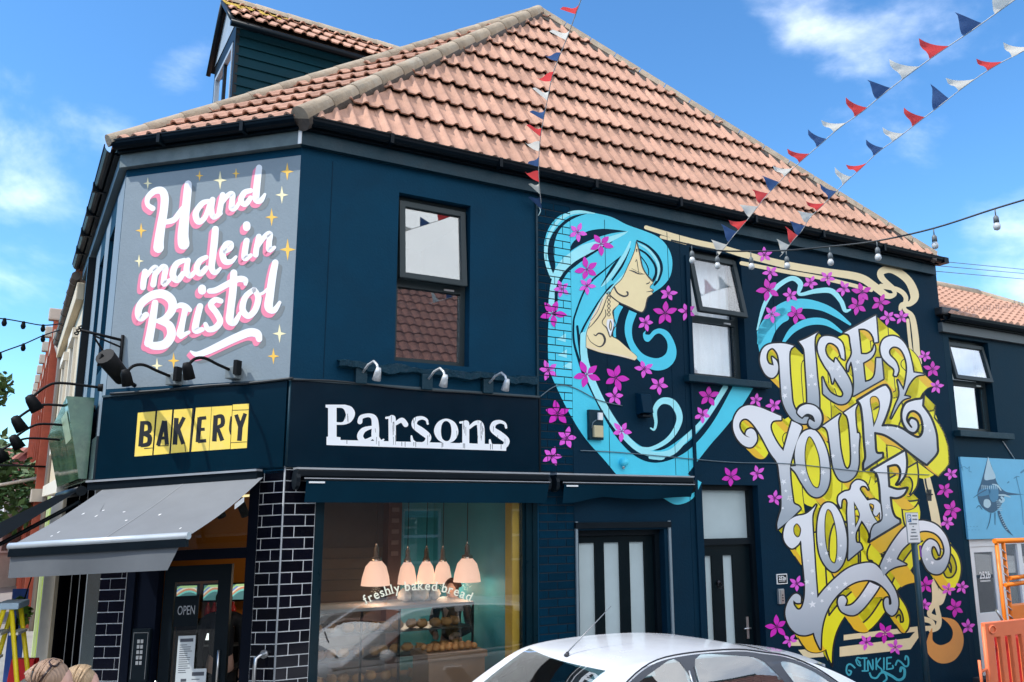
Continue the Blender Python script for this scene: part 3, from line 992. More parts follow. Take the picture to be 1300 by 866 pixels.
# cement fillet under the hip, cement verge on the right
cf = MB(); cf.tube([cornerL + Vector((0, 0, -.01)), apex + Vector((0, 0, -.01))], 0.10, 10); cf.build('hip_bedding', CEMENT, roof_side)
cf = MB()
dv = (cornerR - apex).normalized(); nn = FR.u.cross(up).normalized(); sv = dv.cross(nn).normalized()
if sv.dot(FR.u) < 0: sv = -sv
for k in range(16):
    t0, t1 = k / 16, (k + 1) / 16 - 0.002
    A, B = apex + (cornerR - apex) * t0, apex + (cornerR - apex) * t1
    mb = MB()
    mb.hexa([A - sv * 0.02 - nn * .05, B - sv * 0.02 - nn * .05, B + sv * .09 - nn * .05, A + sv * .09 - nn * .05,
             A - sv * 0.02 + nn * .055, B - sv * 0.02 + nn * .055, B + sv * .09 + nn * .085, A + sv * .09 + nn * .085])
    mb.build('verge_tile', RIDGE, roof_side)
cf.hexa([apex - sv * .1 - nn * .02, cornerR - sv * .1 - nn * .02, cornerR + sv * .02 - nn * .02, apex + sv * .02 - nn * .02,
         apex - sv * .1 + nn * .03, cornerR - sv * .1 + nn * .03, cornerR + sv * .02 + nn * .05, apex + sv * .02 + nn * .05])
cf.build('verge_bedding', CEMENT, roof_side)
MB().tube([apex + Vector((-.05, 0, -.05)), apex + Vector((.1, .05, .02))], [0.10, 0.06], 10).build('hip_cap', RIDGE, roof_side)
# far slopes (main street and rear)
d1 = FL.P(5.0, ZE - 0.02, OE)
back = apex + FL.u * 7.0
mb = MB()
mb.add([c1, apex, back, d1 + FL.u * 2], [(0, 1, 2, 3)])
mb.add([apex, cornerR, cornerR + FL.u * 7, back], [(0, 1, 2, 3)])
mb.build('far_roof_slopes', TILE, bld)

# ---- dormer on the main-street slope
DO, DU0, DU1 = -1.2, 1.32, 2.62
ZL = lambda o: ZE + (OE - o) * (apex.z - ZE) / (OE + 5.19)
dorm = empty('dormer', FL.P((DU0 + DU1) / 2, 6.6, -2.2), parent=bld)
ZW = 8.36
CLAD = mat('navy_weatherboard', (0.001, 0.026, 0.04), 0.6, var=0.18, scale=5, spec=.1, rand=0.1)
db = MB()
db.box(FL, DU0 + 0.03, DU1 - 0.03, 6.4, ZW, -4.0, DO - 0.05)
db.add([FL.P(DU0 + .03, ZW, DO - .05), FL.P(DU1 - .03, ZW, DO - .05), FL.P((DU0 + DU1) / 2, ZW + 0.55, DO - .05)], [(0, 1, 2)])
db.build('dormer_body', BLACK_TRIM, dorm)
zz = 6.45
while zz < ZW - 0.02:
    h = min(0.135, ZW - zz)
    # lapped boards on the side that faces the camera
    mb = MB()
    mb.hexa([FL.P(DU0 + .028, zz, -3.95), FL.P(DU0 + .028, zz, DO - 0.02), FL.P(DU0 - 0.004, zz, DO - 0.02), FL.P(DU0 - 0.004, zz, -3.95),
             FL.P(DU0 + .028, zz + h + .01, -3.95), FL.P(DU0 + .028, zz + h + .01, DO - 0.02), FL.P(DU0 + 0.020, zz + h + .01, DO - 0.02), FL.P(DU0 + 0.020, zz + h + .01, -3.95)])
    mb.build('weatherboard', CLAD, dorm)
    zz += 0.135
# window front
GREYW = mat('pale_blue_grey_wood', (0.30, 0.36, 0.42), 0.5)
fr_ = MB()
for u0, u1, z0, z1 in ((DU0, DU0 + .1, 6.5, ZW), (DU1 - .1, DU1, 6.5, ZW), (DU0 + .1, DU1 - .1, 8.18, ZW), ((DU0 + DU1) / 2 - .03, (DU0 + DU1) / 2 + .03, 6.5, 8.18)):
    fr_.box(FL, u0, u1, z0, z1, DO - 0.05, DO)
fr_.build('dormer_window_frame', BLACK_TRIM, dorm)
fr_ = MB()
fr_.box(FL, DU0 + .11, DU0 + .16, 6.6, 8.15, DO - .045, DO + .01); fr_.box(FL, DU1 - .16, DU1 - .11, 6.6, 8.15, DO - .045, DO + .01)
fr_.box(FL, DU0 + .16, DU1 - .16, 8.1, 8.15, DO - .045, DO + .01)
fr_.build('casement', GREYW, dorm)
MB().box(FL, DU0 + .16, DU1 - .16, 6.6, 8.1, DO - .03, DO - .02).build('pane', GLASS_UP, dorm)
gm = (DU0 + DU1) / 2
mb = MB(); mb.add([FL.P(DU0, ZW + .02, DO + .005), FL.P(DU1, ZW + .02, DO + .005), FL.P(gm, ZW + .62, DO + .005)], [(0, 1, 2)]); mb.build('gable_panel', GREYW, dorm)
# dormer roof
RZ = ZW + 0.62
dE = FL.P(DU0 - 0.13, ZW - 0.02, DO + 0.07)
ridge0 = FL.P(gm, RZ, DO + 0.07)
dd = -FL.n
rel = ridge0 - dE
upd = rel - dd * rel.dot(dd); bd = upd.length; upd.normalize()
sl = tiled_slope(dE, dd, upd, [(0, 0), (3.4, 0), (4.4, bd), (0, bd)], 'dormer_slope', dorm, 0.0)
mb = MB(); A, B = FL.P(DU1 + 0.13, ZW - .02, DO + .07), FL.P(DU1 + .13, ZW - .02, -4)
mb.add([ridge0, A, B, FL.P(gm, RZ, -5)], [(0, 1, 2, 3)]); mb.build('dormer_far_slope', BLACK_TRIM, dorm)
hip_line(ridge0, FL.P(gm, RZ, -4.6), 0.09, 'ridge', sl)
for s_, e_ in ((FL.P(DU0 - .14, ZW - .06, DO + .06), ridge0 + Vector((0, 0, .02))), (FL.P(DU1 + .14, ZW - .06, DO + .06), ridge0 + Vector((0, 0, .02)))):
    MB().tube([s_, e_], 0.035, 6).build('bargeboard', BLACK_TRIM, dorm)
MB().tube([FL.P(DU0 - .16, ZW - .10, DO + .1), FL.P(DU0 - .16, ZW - .10, -3.7)], 0.045, 8).build('dormer_gutter', BLACK_PVC, dorm)
LICHEN = mat('yellow_lichen', (0.45, 0.30, 0.04), 0.95, var=0.4, scale=20, bump=0.8, bscale=60)
random.seed(3)
lm = MB()
for k in range(60):
    aa = abs(random.gauss(0, .35)); bb = bd - abs(random.gauss(0.05, .18))
    if bb < 0.1: continue
    c = dE + dd * aa + upd * bb + dd.cross(upd).normalized() * 0.05
    pts = [c + (dd * math.cos(t) + upd * math.sin(t)) * random.uniform(.02, .06) for t in [i * math.pi / 3 for i in range(6)]]
    top = c + dd.cross(upd).normalized() * 0.012
    lm.add(pts + [top], [(i, (i + 1) % 6, 6) for i in range(6)], True)
setp(lm.build('lichen_patches', LICHEN, sl), kind='stuff')
# ================================================================== mural and painted lettering
def pm(name, rgb, **k):
    return mat(name, rgb, k.pop('rough', 0.5), var=k.pop('var', 0.07), scale=4, bump=0.15, bscale=45, **k)
CYAN = pm('mural_cyan', (0.06, 0.62, 0.80))
LCYAN = pm('mural_pale_cyan', (0.34, 0.82, 0.88))
MNAVY = pm('mural_navy', (0.0004, 0.020, 0.042), spec=.08)
SKIN = pm('mural_skin', (0.97, 0.76, 0.42))
SKINL = pm('mural_pale_skin', (0.9, 0.74, 0.54))
LINE = pm('mural_line', (0.03, 0.03, 0.035))
CREAMP = pm('mural_cream', (0.88, 0.72, 0.42))
ORANGE = pm('mural_orange', (0.80, 0.33, 0.07))
YEL = pm('mural_yellow', (0.97, 0.83, 0.006))
AMB = pm('mural_amber', (0.92, 0.52, 0.012))
MAG = pm('mural_magenta', (0.66, 0.010, 0.48))
MAGL = pm('mural_pink', (0.80, 0.10, 0.68))
MAGD = pm('mural_plum', (0.20, 0.008, 0.18))
WHITEP = pm('mural_white', (0.88, 0.88, 0.9))
BLACKP = pm('mural_black', (0.006, 0.008, 0.012))
def grad_mat(name, top, bot):
    """paint sprayed from pale at the top of each letter to grey at its foot"""
    m = mat(name, (0.5, 0.5, 0.5), 0.45, var=0.03)
    N, L = m.node_tree.nodes, m.node_tree.links
    tc = N.new('ShaderNodeTexCoord'); sp = N.new('ShaderNodeSeparateXYZ'); rp = N.new('ShaderNodeValToRGB')
    rp.color_ramp.elements[0].position = 0.10; rp.color_ramp.elements[0].color = bot + (1,)
    rp.color_ramp.elements[1].position = 0.80; rp.color_ramp.elements[1].color = top + (1,)
    L.new(tc.outputs['Generated'], sp.inputs[0]); L.new(sp.outputs['Z'], rp.inputs[0])
    b = N['Principled BSDF']
    L.new(rp.outputs[0], b.inputs['Base Color'])
    return m
SILVER = grad_mat('mural_silver_fade', (0.86, 0.86, 0.88), (0.38, 0.43, 0.48))
mural = MB().box(FR, 9.30, 9.36, 0.25, 1.0, -0.0005, 0.0008).build('mural', MNAVY, bld)
mural['label'] = 'painted mural of a blue haired woman, pink flowers and big ornate silver and yellow lettering'
BR = brick_rects + [(BRK[1], 9.5, 0, 6)]

Wz = zone(660, 230, 3.608)
F5 = zone(680, 260, 7.217); F6 = zone(760, 280, 7.217); F7 = zone(680, 370, 7.217); F8 = zone(770, 380, 7.217)
Xz = zone(900, 290, 4.123)
Vz = zone(660, 420, 3.607)
def V2W(p): return [(a[0], a[1] + 685) + tuple(a[2:]) for a in p]
def st(z, pts):          # stroke, widths in enlarged px -> photo px
    return [(a, b, w / z.s) for (a, b, w) in [(p[0], p[1], q[2]) for p, q in zip(z(pts), pts)]]
def stp(z, pts):         # stroke, widths already in photo px
    return [(p[0], p[1], q[2]) for p, q in zip(z(pts), pts)]
# --- hair
hair = [(150,430),(115,340),(112,280),(135,210),(180,160),(240,140),(300,138),(350,148),(420,165),(490,200),(560,225),(630,255),(675,300),(697,360),(690,430),(655,480),(600,520),(575,560,1),
        (520,400),(500,500),(430,470),(380,520),(340,600),(308,700),(303,800),(300,850),(330,930),(380,1010),(440,1100),(520,1190),(590,1228),(660,1228),(760,1160),(840,1080),(900,995),(945,938,1),(1068,948,1),
        (1010,1040),(940,1130),(870,1210),(800,1300),(768,1342,1),(832,1380,1),(790,1455),(720,1482),(660,1455),(615,1425,1),(440,1342,1),(380,1270),(300,1180),(230,1070),(170,950),(135,860),(128,760),(130,660),(140,560),(150,470)]
hair_o = paint(FR, fill(Wz(hair)), 1, 'painted_hair', CYAN, mural, BR)
# dark gaps between the strands
T = []
T += fill(F5([(108,430),(128,320),(180,230),(260,150),(350,100),(475,80,1),(380,112),(290,162),(212,240),(172,350),(166,450),(180,560),(160,640,1),(125,530)]))
T += fill(F5([(312,430,1),(330,360),(400,290),(480,242),(600,222),(720,228),(840,245,1),(700,262),(560,302),(420,362)]))
T += ribbon(st(F5, [(700,340,6),(620,382,16),(440,482,40),(340,550,50),(270,610,52),(205,720,48),(182,800,44),(180,900,40),(172,1010,26)]))
T += ribbon(st(F5, [(780,470,4),(640,590,14),(520,690,16),(440,800,16),(360,1010,16),(345,1100,18),(350,1260,20),(400,1440,24),(440,1560,26)]))
T += ribbon(st(F5, [(775,475,6),(700,580,26),(600,742,6)]))
T += ribbon(st(F5, [(866,400,5),(790,560,20),(700,690,14)]))
T += ribbon(st(F5, [(866,560,10),(740,730,14),(620,830,14),(520,980,16),(430,1140,18),(400,1240,16)]))
T += ribbon(stp(Vz, [(262,-20,3),(290,170,4),(350,310,5),(440,470,5),(530,560,7),(620,590,8),(720,560,9),(800,500,8),(880,400,7),(962,255,6)]))
T += ribbon(stp(Vz, [(790,668,7),(860,612,10),(940,530,8),(985,485,7)]))
T += ribbon(st(F6, [(350,185,14),(450,235,20),(540,330,26),(575,430,26),(550,530,28),(510,590,20)]))
T += ribbon(st(F6, [(370,265,16),(440,310,18),(510,400,22),(525,480,24),(500,550,26)]))
T += ribbon(st(F6, [(385,330,10),(430,390,10),(455,450,10),(455,500,8)]))
paint(FR, T, 3, 'painted_hair_shadow', MNAVY, mural, BR)
# pale strands
T = []
T += [fill(F5([(850,240,1),(700,285),(560,332),(420,372),(330,430),(240,500),(172,600),(145,690),(130,760),(118,866),(118,1000),(160,1000),(172,866),(180,790),(210,690),(272,600),(362,520),(480,452),(640,366),(800,280)]))]
T += [ribbon(st(F5, [(540,80,8),(400,66,30),(290,90,32),(190,170,30),(120,290,30),(92,420,32),(104,540,32),(150,660,40)]))]
T += [ribbon(st(F5, [(866,340,16),(820,450,34),(740,580,38),(650,700,30),(600,750,8)]))]
T += [ribbon(st(F5, [(900,480,14),(830,620,26),(720,740,22),(620,860,30),(540,1010,36),(470,1180,44),(440,1320,50),(440,1460,50)]))]
T += [ribbon(st(F6, [(365,215,10),(450,265,22),(525,360,24),(550,450,24),(530,550,10)]))]
T += [ribbon(stp(Vz, [(290,20,8),(300,150,9),(370,320,9),(460,460,8),(560,552,7),(680,562,8),(760,492,7),(850,400,6),(940,258,7)]))]
T += [ribbon(stp(Vz, [(598,446,2),(614,452,3),(622,420,4),(618,360,6),(650,322,8),(700,332,9),(730,390,8),(715,450,7),(670,505,6),(600,540,5),(545,535,3)]))]
for c in ((235,425),(245,570),(290,675)):
    T += [fill(F7([(c[0]-45,c[1]+15,1),(c[0]+40,c[1]-40,1),(c[0]+38,c[1]+40,1)]))]
T += [ribbon(stp(Vz, [(595,580,4),(640,583,5),(655,582,4)]))]
paint_each(FR, T, 4, 'painted_pale_strand', LCYAN, mural, BR)
# --- neck, face
paint(FR, fill(F8([(110,50,1),(150,70,1),(110,150),(85,260),(85,350,1),(60,330),(70,200),(60,120)])), 5, 'painted_hair', CYAN, mural)
paint(FR, fill(F8([(205,100,1),(172,200),(165,300),(190,400),(240,500),(310,580),(400,640),(490,652),(570,622),(625,555),(638,470),(612,380),(562,300),(490,268),(430,285),(395,322),(372,325),(352,318),(360,285,1),(332,318),(345,375),(380,390),(412,362),(445,325),(490,316),(540,365),(558,430),(540,500),(480,538),(410,535),(330,500),(270,430),(235,350),(235,240),(275,130,1)])), 5, 'painted_curl', CYAN, mural)
neck = F7([(650,20,1),(580,130),(500,290),(465,390),(462,515,1),(600,562),(760,592),(905,632,1),(925,600),(860,540),(760,450),(690,400),(712,270),(700,180),(760,110),(690,40)])
face = F6([(345,195,1),(365,270),(380,360),(410,450),(450,510),(495,562),(468,600),(466,622,1),(498,640),(478,655,1),(490,672),(445,705),(430,755),(415,820),(395,838),(350,830),(260,790),(160,740),(105,690),(140,610),(210,540),(260,440),(310,330),(335,260)])
paint(FR, outline_tris(neck, 1.2) + outline_tris(face, 1.6), 5, 'painted_outline', LINE, mural)
paint(FR, fill(neck), 6, 'painted_neck', SKIN, mural)
paint(FR, fill(face), 7, 'painted_face', SKIN, mural)
T = ribbon(st(F7, [(640,30,10),(570,160,30),(500,280,14)])) + ribbon(st(F7, [(465,505,10),(620,555,14),(780,590,16),(900,622,10)]))
paint(FR, T, 8, 'painted_highlight', SKINL, mural)
L_ = []
L_ += ribbon(st(F6, [(275,455,3),(320,470,12),(365,490,10),(420,492,3)]))            # closed eye
L_ += ribbon(st(F6, [(335,380,5),(345,360,6),(355,420,6),(365,488,4)]))              # eye paint
L_ += ribbon(st(F6, [(300,440,3),(340,462,3),(400,490,3)]))
L_ += ribbon(st(F6, [(435,582,8),(455,575,10),(465,562,4)]))                          # nostril
L_ += ribbon(st(F6, [(435,655,3),(470,650,8),(495,640,4)]))                           # mouth
L_ += ribbon(st(F6, [(345,268,14),(346,285,10)]))
L_ += ribbon(st(F6, [(140,610,14),(170,665,14),(225,695,16),(262,685,14),(262,660,16),(250,655,8)]))   # sideburn curl
L_ += ribbon(st(F7, [(530,395,6),(548,405,10),(575,385,14),(615,400,18),(632,450,20),(610,495,14),(570,505,8),(500,460,5),(468,400,3)]))
L_ += ribbon(st(F7, [(655,40,5),(600,190,10),(530,290,8),(480,340,4)])) + ribbon(st(F7, [(610,70,4),(560,190,5),(500,270,4)]))
L_ += ribbon(st(F6, [(105,690,12),(180,748,10),(280,795,10),(360,835,12),(400,840,12),(425,800,12),(435,750,10),(452,705,8)]))
L_ += ribbon(st(F6, [(345,195,10),(372,300,12),(400,430,12),(450,515,10),(495,565,8)]))
for k in range(6):                                                                    # earring chain
    y = 20 + k * 38
    L_ += ribbon(st(F7, [(668, y - 16, 6), (654, y, 6), (668, y + 18, 6), (682, y, 6), (668, y - 16, 6)]), 3)
L_ += ribbon(st(F7, [(635,170,6),(640,220,8),(610,270,8),(612,300,6),(650,340,10),(682,420,8),(715,340,10),(735,310,6),(715,250,8),(712,190,6)]))
L_ += ribbon(st(F7, [(680,270,6),(672,320,8),(685,360,6),(695,310,6),(684,270,5)]))
paint(FR, L_, 9, 'painted_features', LINE, mural)
paint(FR, fill(F7([(655,255,1),(648,310),(682,415,1),(712,310),(705,255,1)]), [F7([(680,270),(672,320),(685,360),(695,310)])]), 8.5, 'painted_earring', WHITEP, mural)
# --- ribbons right of the window
T = fill(zone(920, 390, 5.773)([(236,180,1),(240,250),(255,335,1),(285,300),(335,268,1),(370,180),(420,120),(470,85),(440,10),(380,20),(300,90)]))
T += ribbon(stp(Xz, [(262,600,5),(290,520,13),(380,425,15),(480,395,13),(580,408,10),(660,445,8),(738,502,3)]))
T += ribbon(stp(Xz, [(392,592,4),(440,530,8),(520,490,9),(610,492,8),(692,542,3)]))
paint(FR, T, 1, 'painted_ribbon', CYAN, mural)
paint(FR, ribbon(stp(Xz, [(252,530,2),(290,400,5),(350,312,6),(430,262,6),(478,290,7),(472,345,4),(560,328,6),(640,328,7),(690,380,6),(712,430,5),(740,425,2)])), 2, 'painted_ribbon', LCYAN, mural)
# --- cream frame
T = [ribbon(stp(Xz, [(-330,-5,5),(-100,65,7),(60,100,7),(170,133,8),(400,190,9),(600,225,9),(780,255,10),(860,300,10),(930,352,8),(972,345,5),(962,318,5)]))]
T += [ribbon(stp(Xz, [(-250,45,4),(-120,78,4)])), ribbon(stp(Xz, [(170,182,5),(400,226,5),(600,262,5),(760,300,5),(850,325,4)]))]
T += [ribbon(stp(Xz, [(962,312,6),(905,262,8),(903,226,9),(960,215,10),(1040,270,10),(1076,350,11),(1055,392,7),(1010,400,6),(1000,425,4)]))]
T += [ribbon(stp(Xz, [(900,302,6),(990,322,6),(1030,362,6),(1022,420,5),(1062,462,7),(1080,560,8),(1087,640,8),(1098,705,8)]))]
T += [ribbon(stp(Xz, [(1040,480,4),(1052,600,4),(1066,685,4)]))]
T += [ribbon([(1176,606,9),(1186,650,11),(1194,700,11),(1196,720,10)])]
R8 = zone(1090, 716, 5.773); R7 = zone(970, 716, 5.773); R6 = zone(1090, 600, 5.773); R5 = zone(970, 620, 5.773); R4 = zone(1070, 500, 5.773); R3 = zone(920, 500, 5.773); R2 = zone(1050, 390, 5.773); R1 = zone(920, 390, 5.773)
T += [fill(R8([(-110,520,1),(430,458,1),(438,540,1),(380,625,1),(-140,680,1),(-140,608,1),(372,543,1),(412,497,1),(-110,560,1)]))]
T += [fill(R7([(180,562,1),(270,552,1),(280,600,1),(180,600,1)])), fill(R7([(250,630,1),(420,618,1),(440,680,1),(300,690,1)]))]
T += [ribbon(st(R8, [(555,130,44),(560,270,46),(528,330,36),(520,372,34),(580,402,40)])), ribbon(st(R8, [(620,165,70),(600,270,50),(572,300,34),(590,400,36),(578,462,40),(530,485,38)]))]
T += [ribbon(st(R8, [(478,405,40),(530,422,36),(545,462,30),(478,475,40)]))]
paint_each(FR, T, 1, 'painted_frame', CREAMP, mural)
paint(FR, fill(R8([(535,470),(500,560),(500,640),(550,705),(620,730),(700,705),(755,630),(768,540),(740,455),(690,405),(600,388,1),(660,440),(690,500),(670,565),(600,595),(545,565),(540,510)])), 2, 'painted_scroll', ORANGE, mural)
# tag scribble on the frame
paint(FR, ribbon(stp(R4, [(600,600,2.4),(612,680,2.2),(640,750,2)])) + sum([ribbon(stp(R4, [(612 + k * 9, 705, 1.6), (618 + k * 9, 782, 1.6)]), []) if False else ribbon(stp(R4, [(614 + k * 10, 705, 1.6), (618 + k * 9, 782, 1.6)])) for k in range(4)], []) + ribbon(stp(R4, [(612,742,1.8),(655,738,1.8)])), 2.6, 'painted_tag', BLACKP, mural)

# --- the big lettering: USE YOUR LOAF
LT = []
def lt(z, pts, holes=()):
    LT.append((z(pts), [z(h) for h in holes]))
lt(R1, [(505,285,1),(480,310),(470,360),(475,480),(485,600),(495,700),(525,765),(570,800),(612,805,1),(605,848),(560,852),(500,825),(450,760),(420,680),(412,600),(405,500),(398,400),(385,340),(350,300),(315,320),(303,370),(320,415),(358,428,1),(345,365,1),(378,395),(390,440),(380,490),(345,518),(300,495),(265,430),(258,370),(275,310),(320,275),(400,265),(460,272)])
lt(R1, [(680,185,1),(660,215),(655,280),(665,400),(675,520),(688,640),(690,750,1),(640,760,1),(605,720,1),(602,600),(592,450),(585,340),(575,295),(543,252,1),(600,228)])
lt(R2, [(125,385,1),(122,320),(105,260),(60,225),(0,212),(-45,225),(-70,280),(-60,350),(-20,430),(20,490),(38,560,1),(50,515,1),(90,580),(118,630),(105,660),(70,655),(20,625),(-15,570),(-35,515,1),(-30,635,1),(20,675),(80,708),(130,705),(165,670),(180,610),(165,540),(120,460),(60,375,1),(50,410,1),(0,365),(-18,310),(0,265),(40,265),(80,300),(103,370,1)])
lt(R2, [(355,62,1),(370,255,1),(345,258,1),(338,220),(310,178),(270,158),(225,160,1),(235,250),(245,345,1),(290,345),(330,320),(345,278,1),(348,320),(320,370),(260,408,1),(266,470),(275,550,1),(320,535),(350,490),(360,375,1),(395,375,1),(410,525,1),(190,650,1),(197,560),(190,470),(175,400),(158,430),(150,470,1),(145,420),(180,345),(172,270),(160,205),(122,190,1)])
lt(R2, [(505,505,1),(520,460),(500,400),(455,350),(455,310),(490,288),(540,310),(575,380),(585,460),(572,560),(558,610,1),(515,535,1),(530,640),(500,720),(465,815,1),(540,690),(605,660,1),(560,650,1),(600,560),(650,505),(710,492,1),(630,480,1),(615,400),(585,300),(535,235),(475,212),(415,235),(390,290),(400,360),(440,410),(490,455),(488,500,1)])
lt(R3, [(412,165,1),(330,130),(250,98),(170,85),(105,115),(65,185),(62,260),(90,330),(140,380),(195,390),(232,345),(228,290),(200,257),(165,265),(152,300),(185,322,1),(150,310),(120,280),(103,235),(118,195),(155,182),(200,215),(260,300),(330,430),(385,510),(400,600),(412,700),(415,830),(400,890),(385,950),(387,993,1),(470,925),(554,843,1),(539,823),(504,803),(494,753),(480,640),(475,545,1),(482,500),(510,400),(545,300),(560,240),(490,200,1),(470,270),(428,420,1),(385,365),(345,290),(333,235),(355,198),(412,192,1)])
lt(R3, [(640,262),(690,300),(740,400),(765,520),(765,640),(735,720),(680,757),(620,735),(560,650),(520,580),(478,535,1),(520,530,1),(512,440),(530,350),(575,280)], [[(615,312),(650,345),(690,450),(702,560),(698,650),(680,692),(640,670),(600,580),(583,470),(590,370)]])
lt(R3, [(525,135),(545,95),(600,72),(660,85),(700,125),(714,180),(700,235),(660,262),(620,245),(606,210),(620,182),(655,202,1),(640,165),(600,152),(565,180,1),(540,160)])
lt(R4, [(-21,148,1),(-38,200),(-32,290),(-20,410),(5,520),(30,552),(52,530),(60,470),(55,350),(45,230),(30,165),(5,140,1),(105,72,1),(88,120),(90,200),(100,290,1),(118,300),(112,400),(112,520),(85,600),(30,640),(-25,630),(-65,560),(-82,480),(-95,380),(-110,285),(-130,248),(-151,238,1)])
lt(R4, [(104,50,1),(285,-57),(330,-45),(350,5),(345,70),(320,150),(285,235,1),(360,235),(430,255),(500,300),(550,320),(580,290),(585,230),(565,160),(520,125),(480,140),(465,190),(490,235),(502,246,1),(482,210),(500,180),(540,200),(548,250),(520,285),(470,265),(435,200),(432,130),(460,70),(520,45),(575,35),(590,0,1),(583,88,1),(640,170),(680,280),(690,380),(685,440),(612,520,1),(540,470),(450,400),(370,340),(300,300),(232,285,1),(235,350),(245,430),(290,435,1),(290,465,1),(150,558,1),(150,510),(165,460),(155,350),(145,200),(130,90)], [[(195,40),(230,15),(262,40),(270,100),(250,180),(222,245,1),(210,150)]])
lt(R7, [(380,-434,1),(355,-374),(350,-314),(358,-180),(372,40),(388,250,1),(440,185),(520,105),(610,35),(700,0),(790,-6),(850,40),(923,135),(963,205),(981,285),(968,350),(933,378),(893,345),(877,290),(885,255),(908,250),(912,300,1),(932,290),(918,225),(863,160),(803,125),(740,117),(660,135),(580,185),(500,270),(445,375),(418,490),(412,625,1),(380,560),(363,503,1),(300,522),(235,508),(180,450),(155,370),(165,300),(200,238),(235,218),(265,240),(265,285,1),(235,285),(212,265,1),(215,300),(245,335),(275,320),(295,250),(298,150),(285,0),(275,-100),(268,-170),(245,-140),(200,-114),(155,-154),(140,-214),(160,-294),(220,-344),(300,-364),(350,-400)],
   [[(240,-297),(268,-260),(262,-210),(240,-195),(215,-225),(215,-275)]])
lt(R7, [(842,165,1),(800,230),(720,330),(650,375),(570,350),(540,290),(548,245),(580,235),(602,268),(588,308,1),(640,300),(700,240),(772,132,1)])
lt(R5, [(470,105),(520,130),(570,220),(600,340),(600,460),(570,560),(510,612),(450,570),(405,480),(388,350),(395,220),(425,130)], [[(465,152),(500,190),(530,320),(535,450),(525,530),(510,550),(480,520),(450,420),(440,300),(445,200)]])
lt(R6, [(70,125,1),(45,75),(-10,55),(-50,85),(-65,128),(-105,140),(-147,170),(-152,215),(-133,258,1),(-125,200),(-98,190),(-82,220),(-85,300),(-75,480),(-78,640,1),(25,555,1),(10,520),(-20,510),(-25,450),(0,390),(20,350,1),(45,385),(75,440),(82,490,1),(120,440),(175,385,1),(165,300),(160,240),(120,200),(60,205,1),(20,150),(5,120),(20,98),(50,100)], [[(-38,210,1),(8,310),(-28,405,1)], [(75,232),(105,232),(112,255),(105,295),(125,318),(152,290),(156,330),(160,380),(140,370),(100,310)]])
lt(R6, [(340,-162,1),(350,-77),(340,13),(295,78),(275,88,1),(300,43),(305,-17),(275,-57),(210,-47,1),(220,103,1),(285,123),(355,113,1),(330,160),(280,185),(230,180,1),(240,260),(262,320),(300,345,1),(302,368,1),(72,508,1),(82,470),(85,430),(110,380),(168,340),(158,200),(150,90),(130,10),(90,-17,1)])
lt(R6, [(180,760,1),(155,685,1),(200,590),(270,480),(340,400),(430,355),(510,360),(580,395),(640,470),(665,560),(655,650),(620,720),(570,745),(510,720),(470,650),(458,580),(480,520),(520,490),(565,510),(590,560),(588,605,1),(560,545),(535,545),(530,590),(555,640),(600,635),(628,580),(610,500),(560,445),(490,425),(430,440),(380,500),(310,570),(275,635,1),(348,674,1),(270,690),(215,720)])
ol = []; fl = []
def multi(trilists, base, name, m, step=0.00004):
    mb = MB()
    for i, tl in enumerate(trilists):
        s = sheet(FR, tl, base + i * step / 0.0006)
        mb.add(s.v, s.f)
    return mb.build(name, m, mural, weld=False)
back = []; side_y_ = []; side_a = []
for k, (o_, h_) in enumerate(LT):
    fl.append(fill(o_, h_, 5))
    ol.append(outline_tris(o_, 4.2, 5) + sum([outline_tris(h, 2.6, 5) for h in h_], []))
    cy = sum(p[1] for p in o_) / len(o_)
    dx, dy = (15, 15) if cy < 640 else (15, 22)
    back.append(outline_tris([(p[0] + dx, p[1] + dy) + tuple(p[2:]) for p in o_], 2.2, 4))
    ya = []; aa = []; was = False
    for loop in [o_] + list(h_):
        q = smooth_closed(loop, 5)
        ar = sum(q[i - 1][0] * q[i][1] - q[i][0] * q[i - 1][1] for i in range(len(q)))
        hole = loop is not o_
        for i in range(len(q)):
            a_, b_ = q[i - 1], q[i]
            ex, ey = b_[0] - a_[0], b_[1] - a_[1]
            L2 = math.hypot(ex, ey)
            if L2 < 1e-6: continue
            nx, ny = ey / L2, -ex / L2
            if (ar < 0) != hole: nx, ny = -nx, -ny
            quad = [a_, b_, (b_[0] + dx, b_[1] + dy), (a_[0] + dx, a_[1] + dy)]
            t2 = [(quad[0], quad[1], quad[2]), (quad[0], quad[2], quad[3])]
            if ny > 0.80 and nx < .55:
                if not was: aa.append([])
                aa[-1] += t2; was = True
            else: ya += t2; was = False
    side_y_.append(ya); side_a.append(aa)
# painted block sides: yellow facing right, amber facing down, on a yellow ground between the letters
GROUND = [[(992,470),(1035,442),(1112,412),(1152,440),(1168,490),(1140,525),(1080,535),(1010,535),(996,505)],
          [(985,560),(1000,530),(1090,508),(1150,492),(1185,520),(1196,585),(1172,608),(1135,590),(1095,628),(1040,645),(1008,625)],
          [(1025,665),(1080,640),(1130,600),(1152,620),(1168,650),(1155,690),(1122,722),(1085,722),(1045,752),(1032,705)]]
for g_ in GROUND: paint(FR, fill(g_), 2.8, 'painted_ground', YEL, mural)
multi(back, 3.0, 'painted_block_edge', BLACKP)
multi(side_y_, 3.3, 'painted_block_letters', YEL, 0.00002)
for i, runs in enumerate(side_a):
    for t_ in runs: paint(FR, t_, 3.9 + i * .03, 'painted_block_underside', AMB, mural)
multi(ol, 4.8, 'painted_letter_outline', BLACKP, 0.000006)
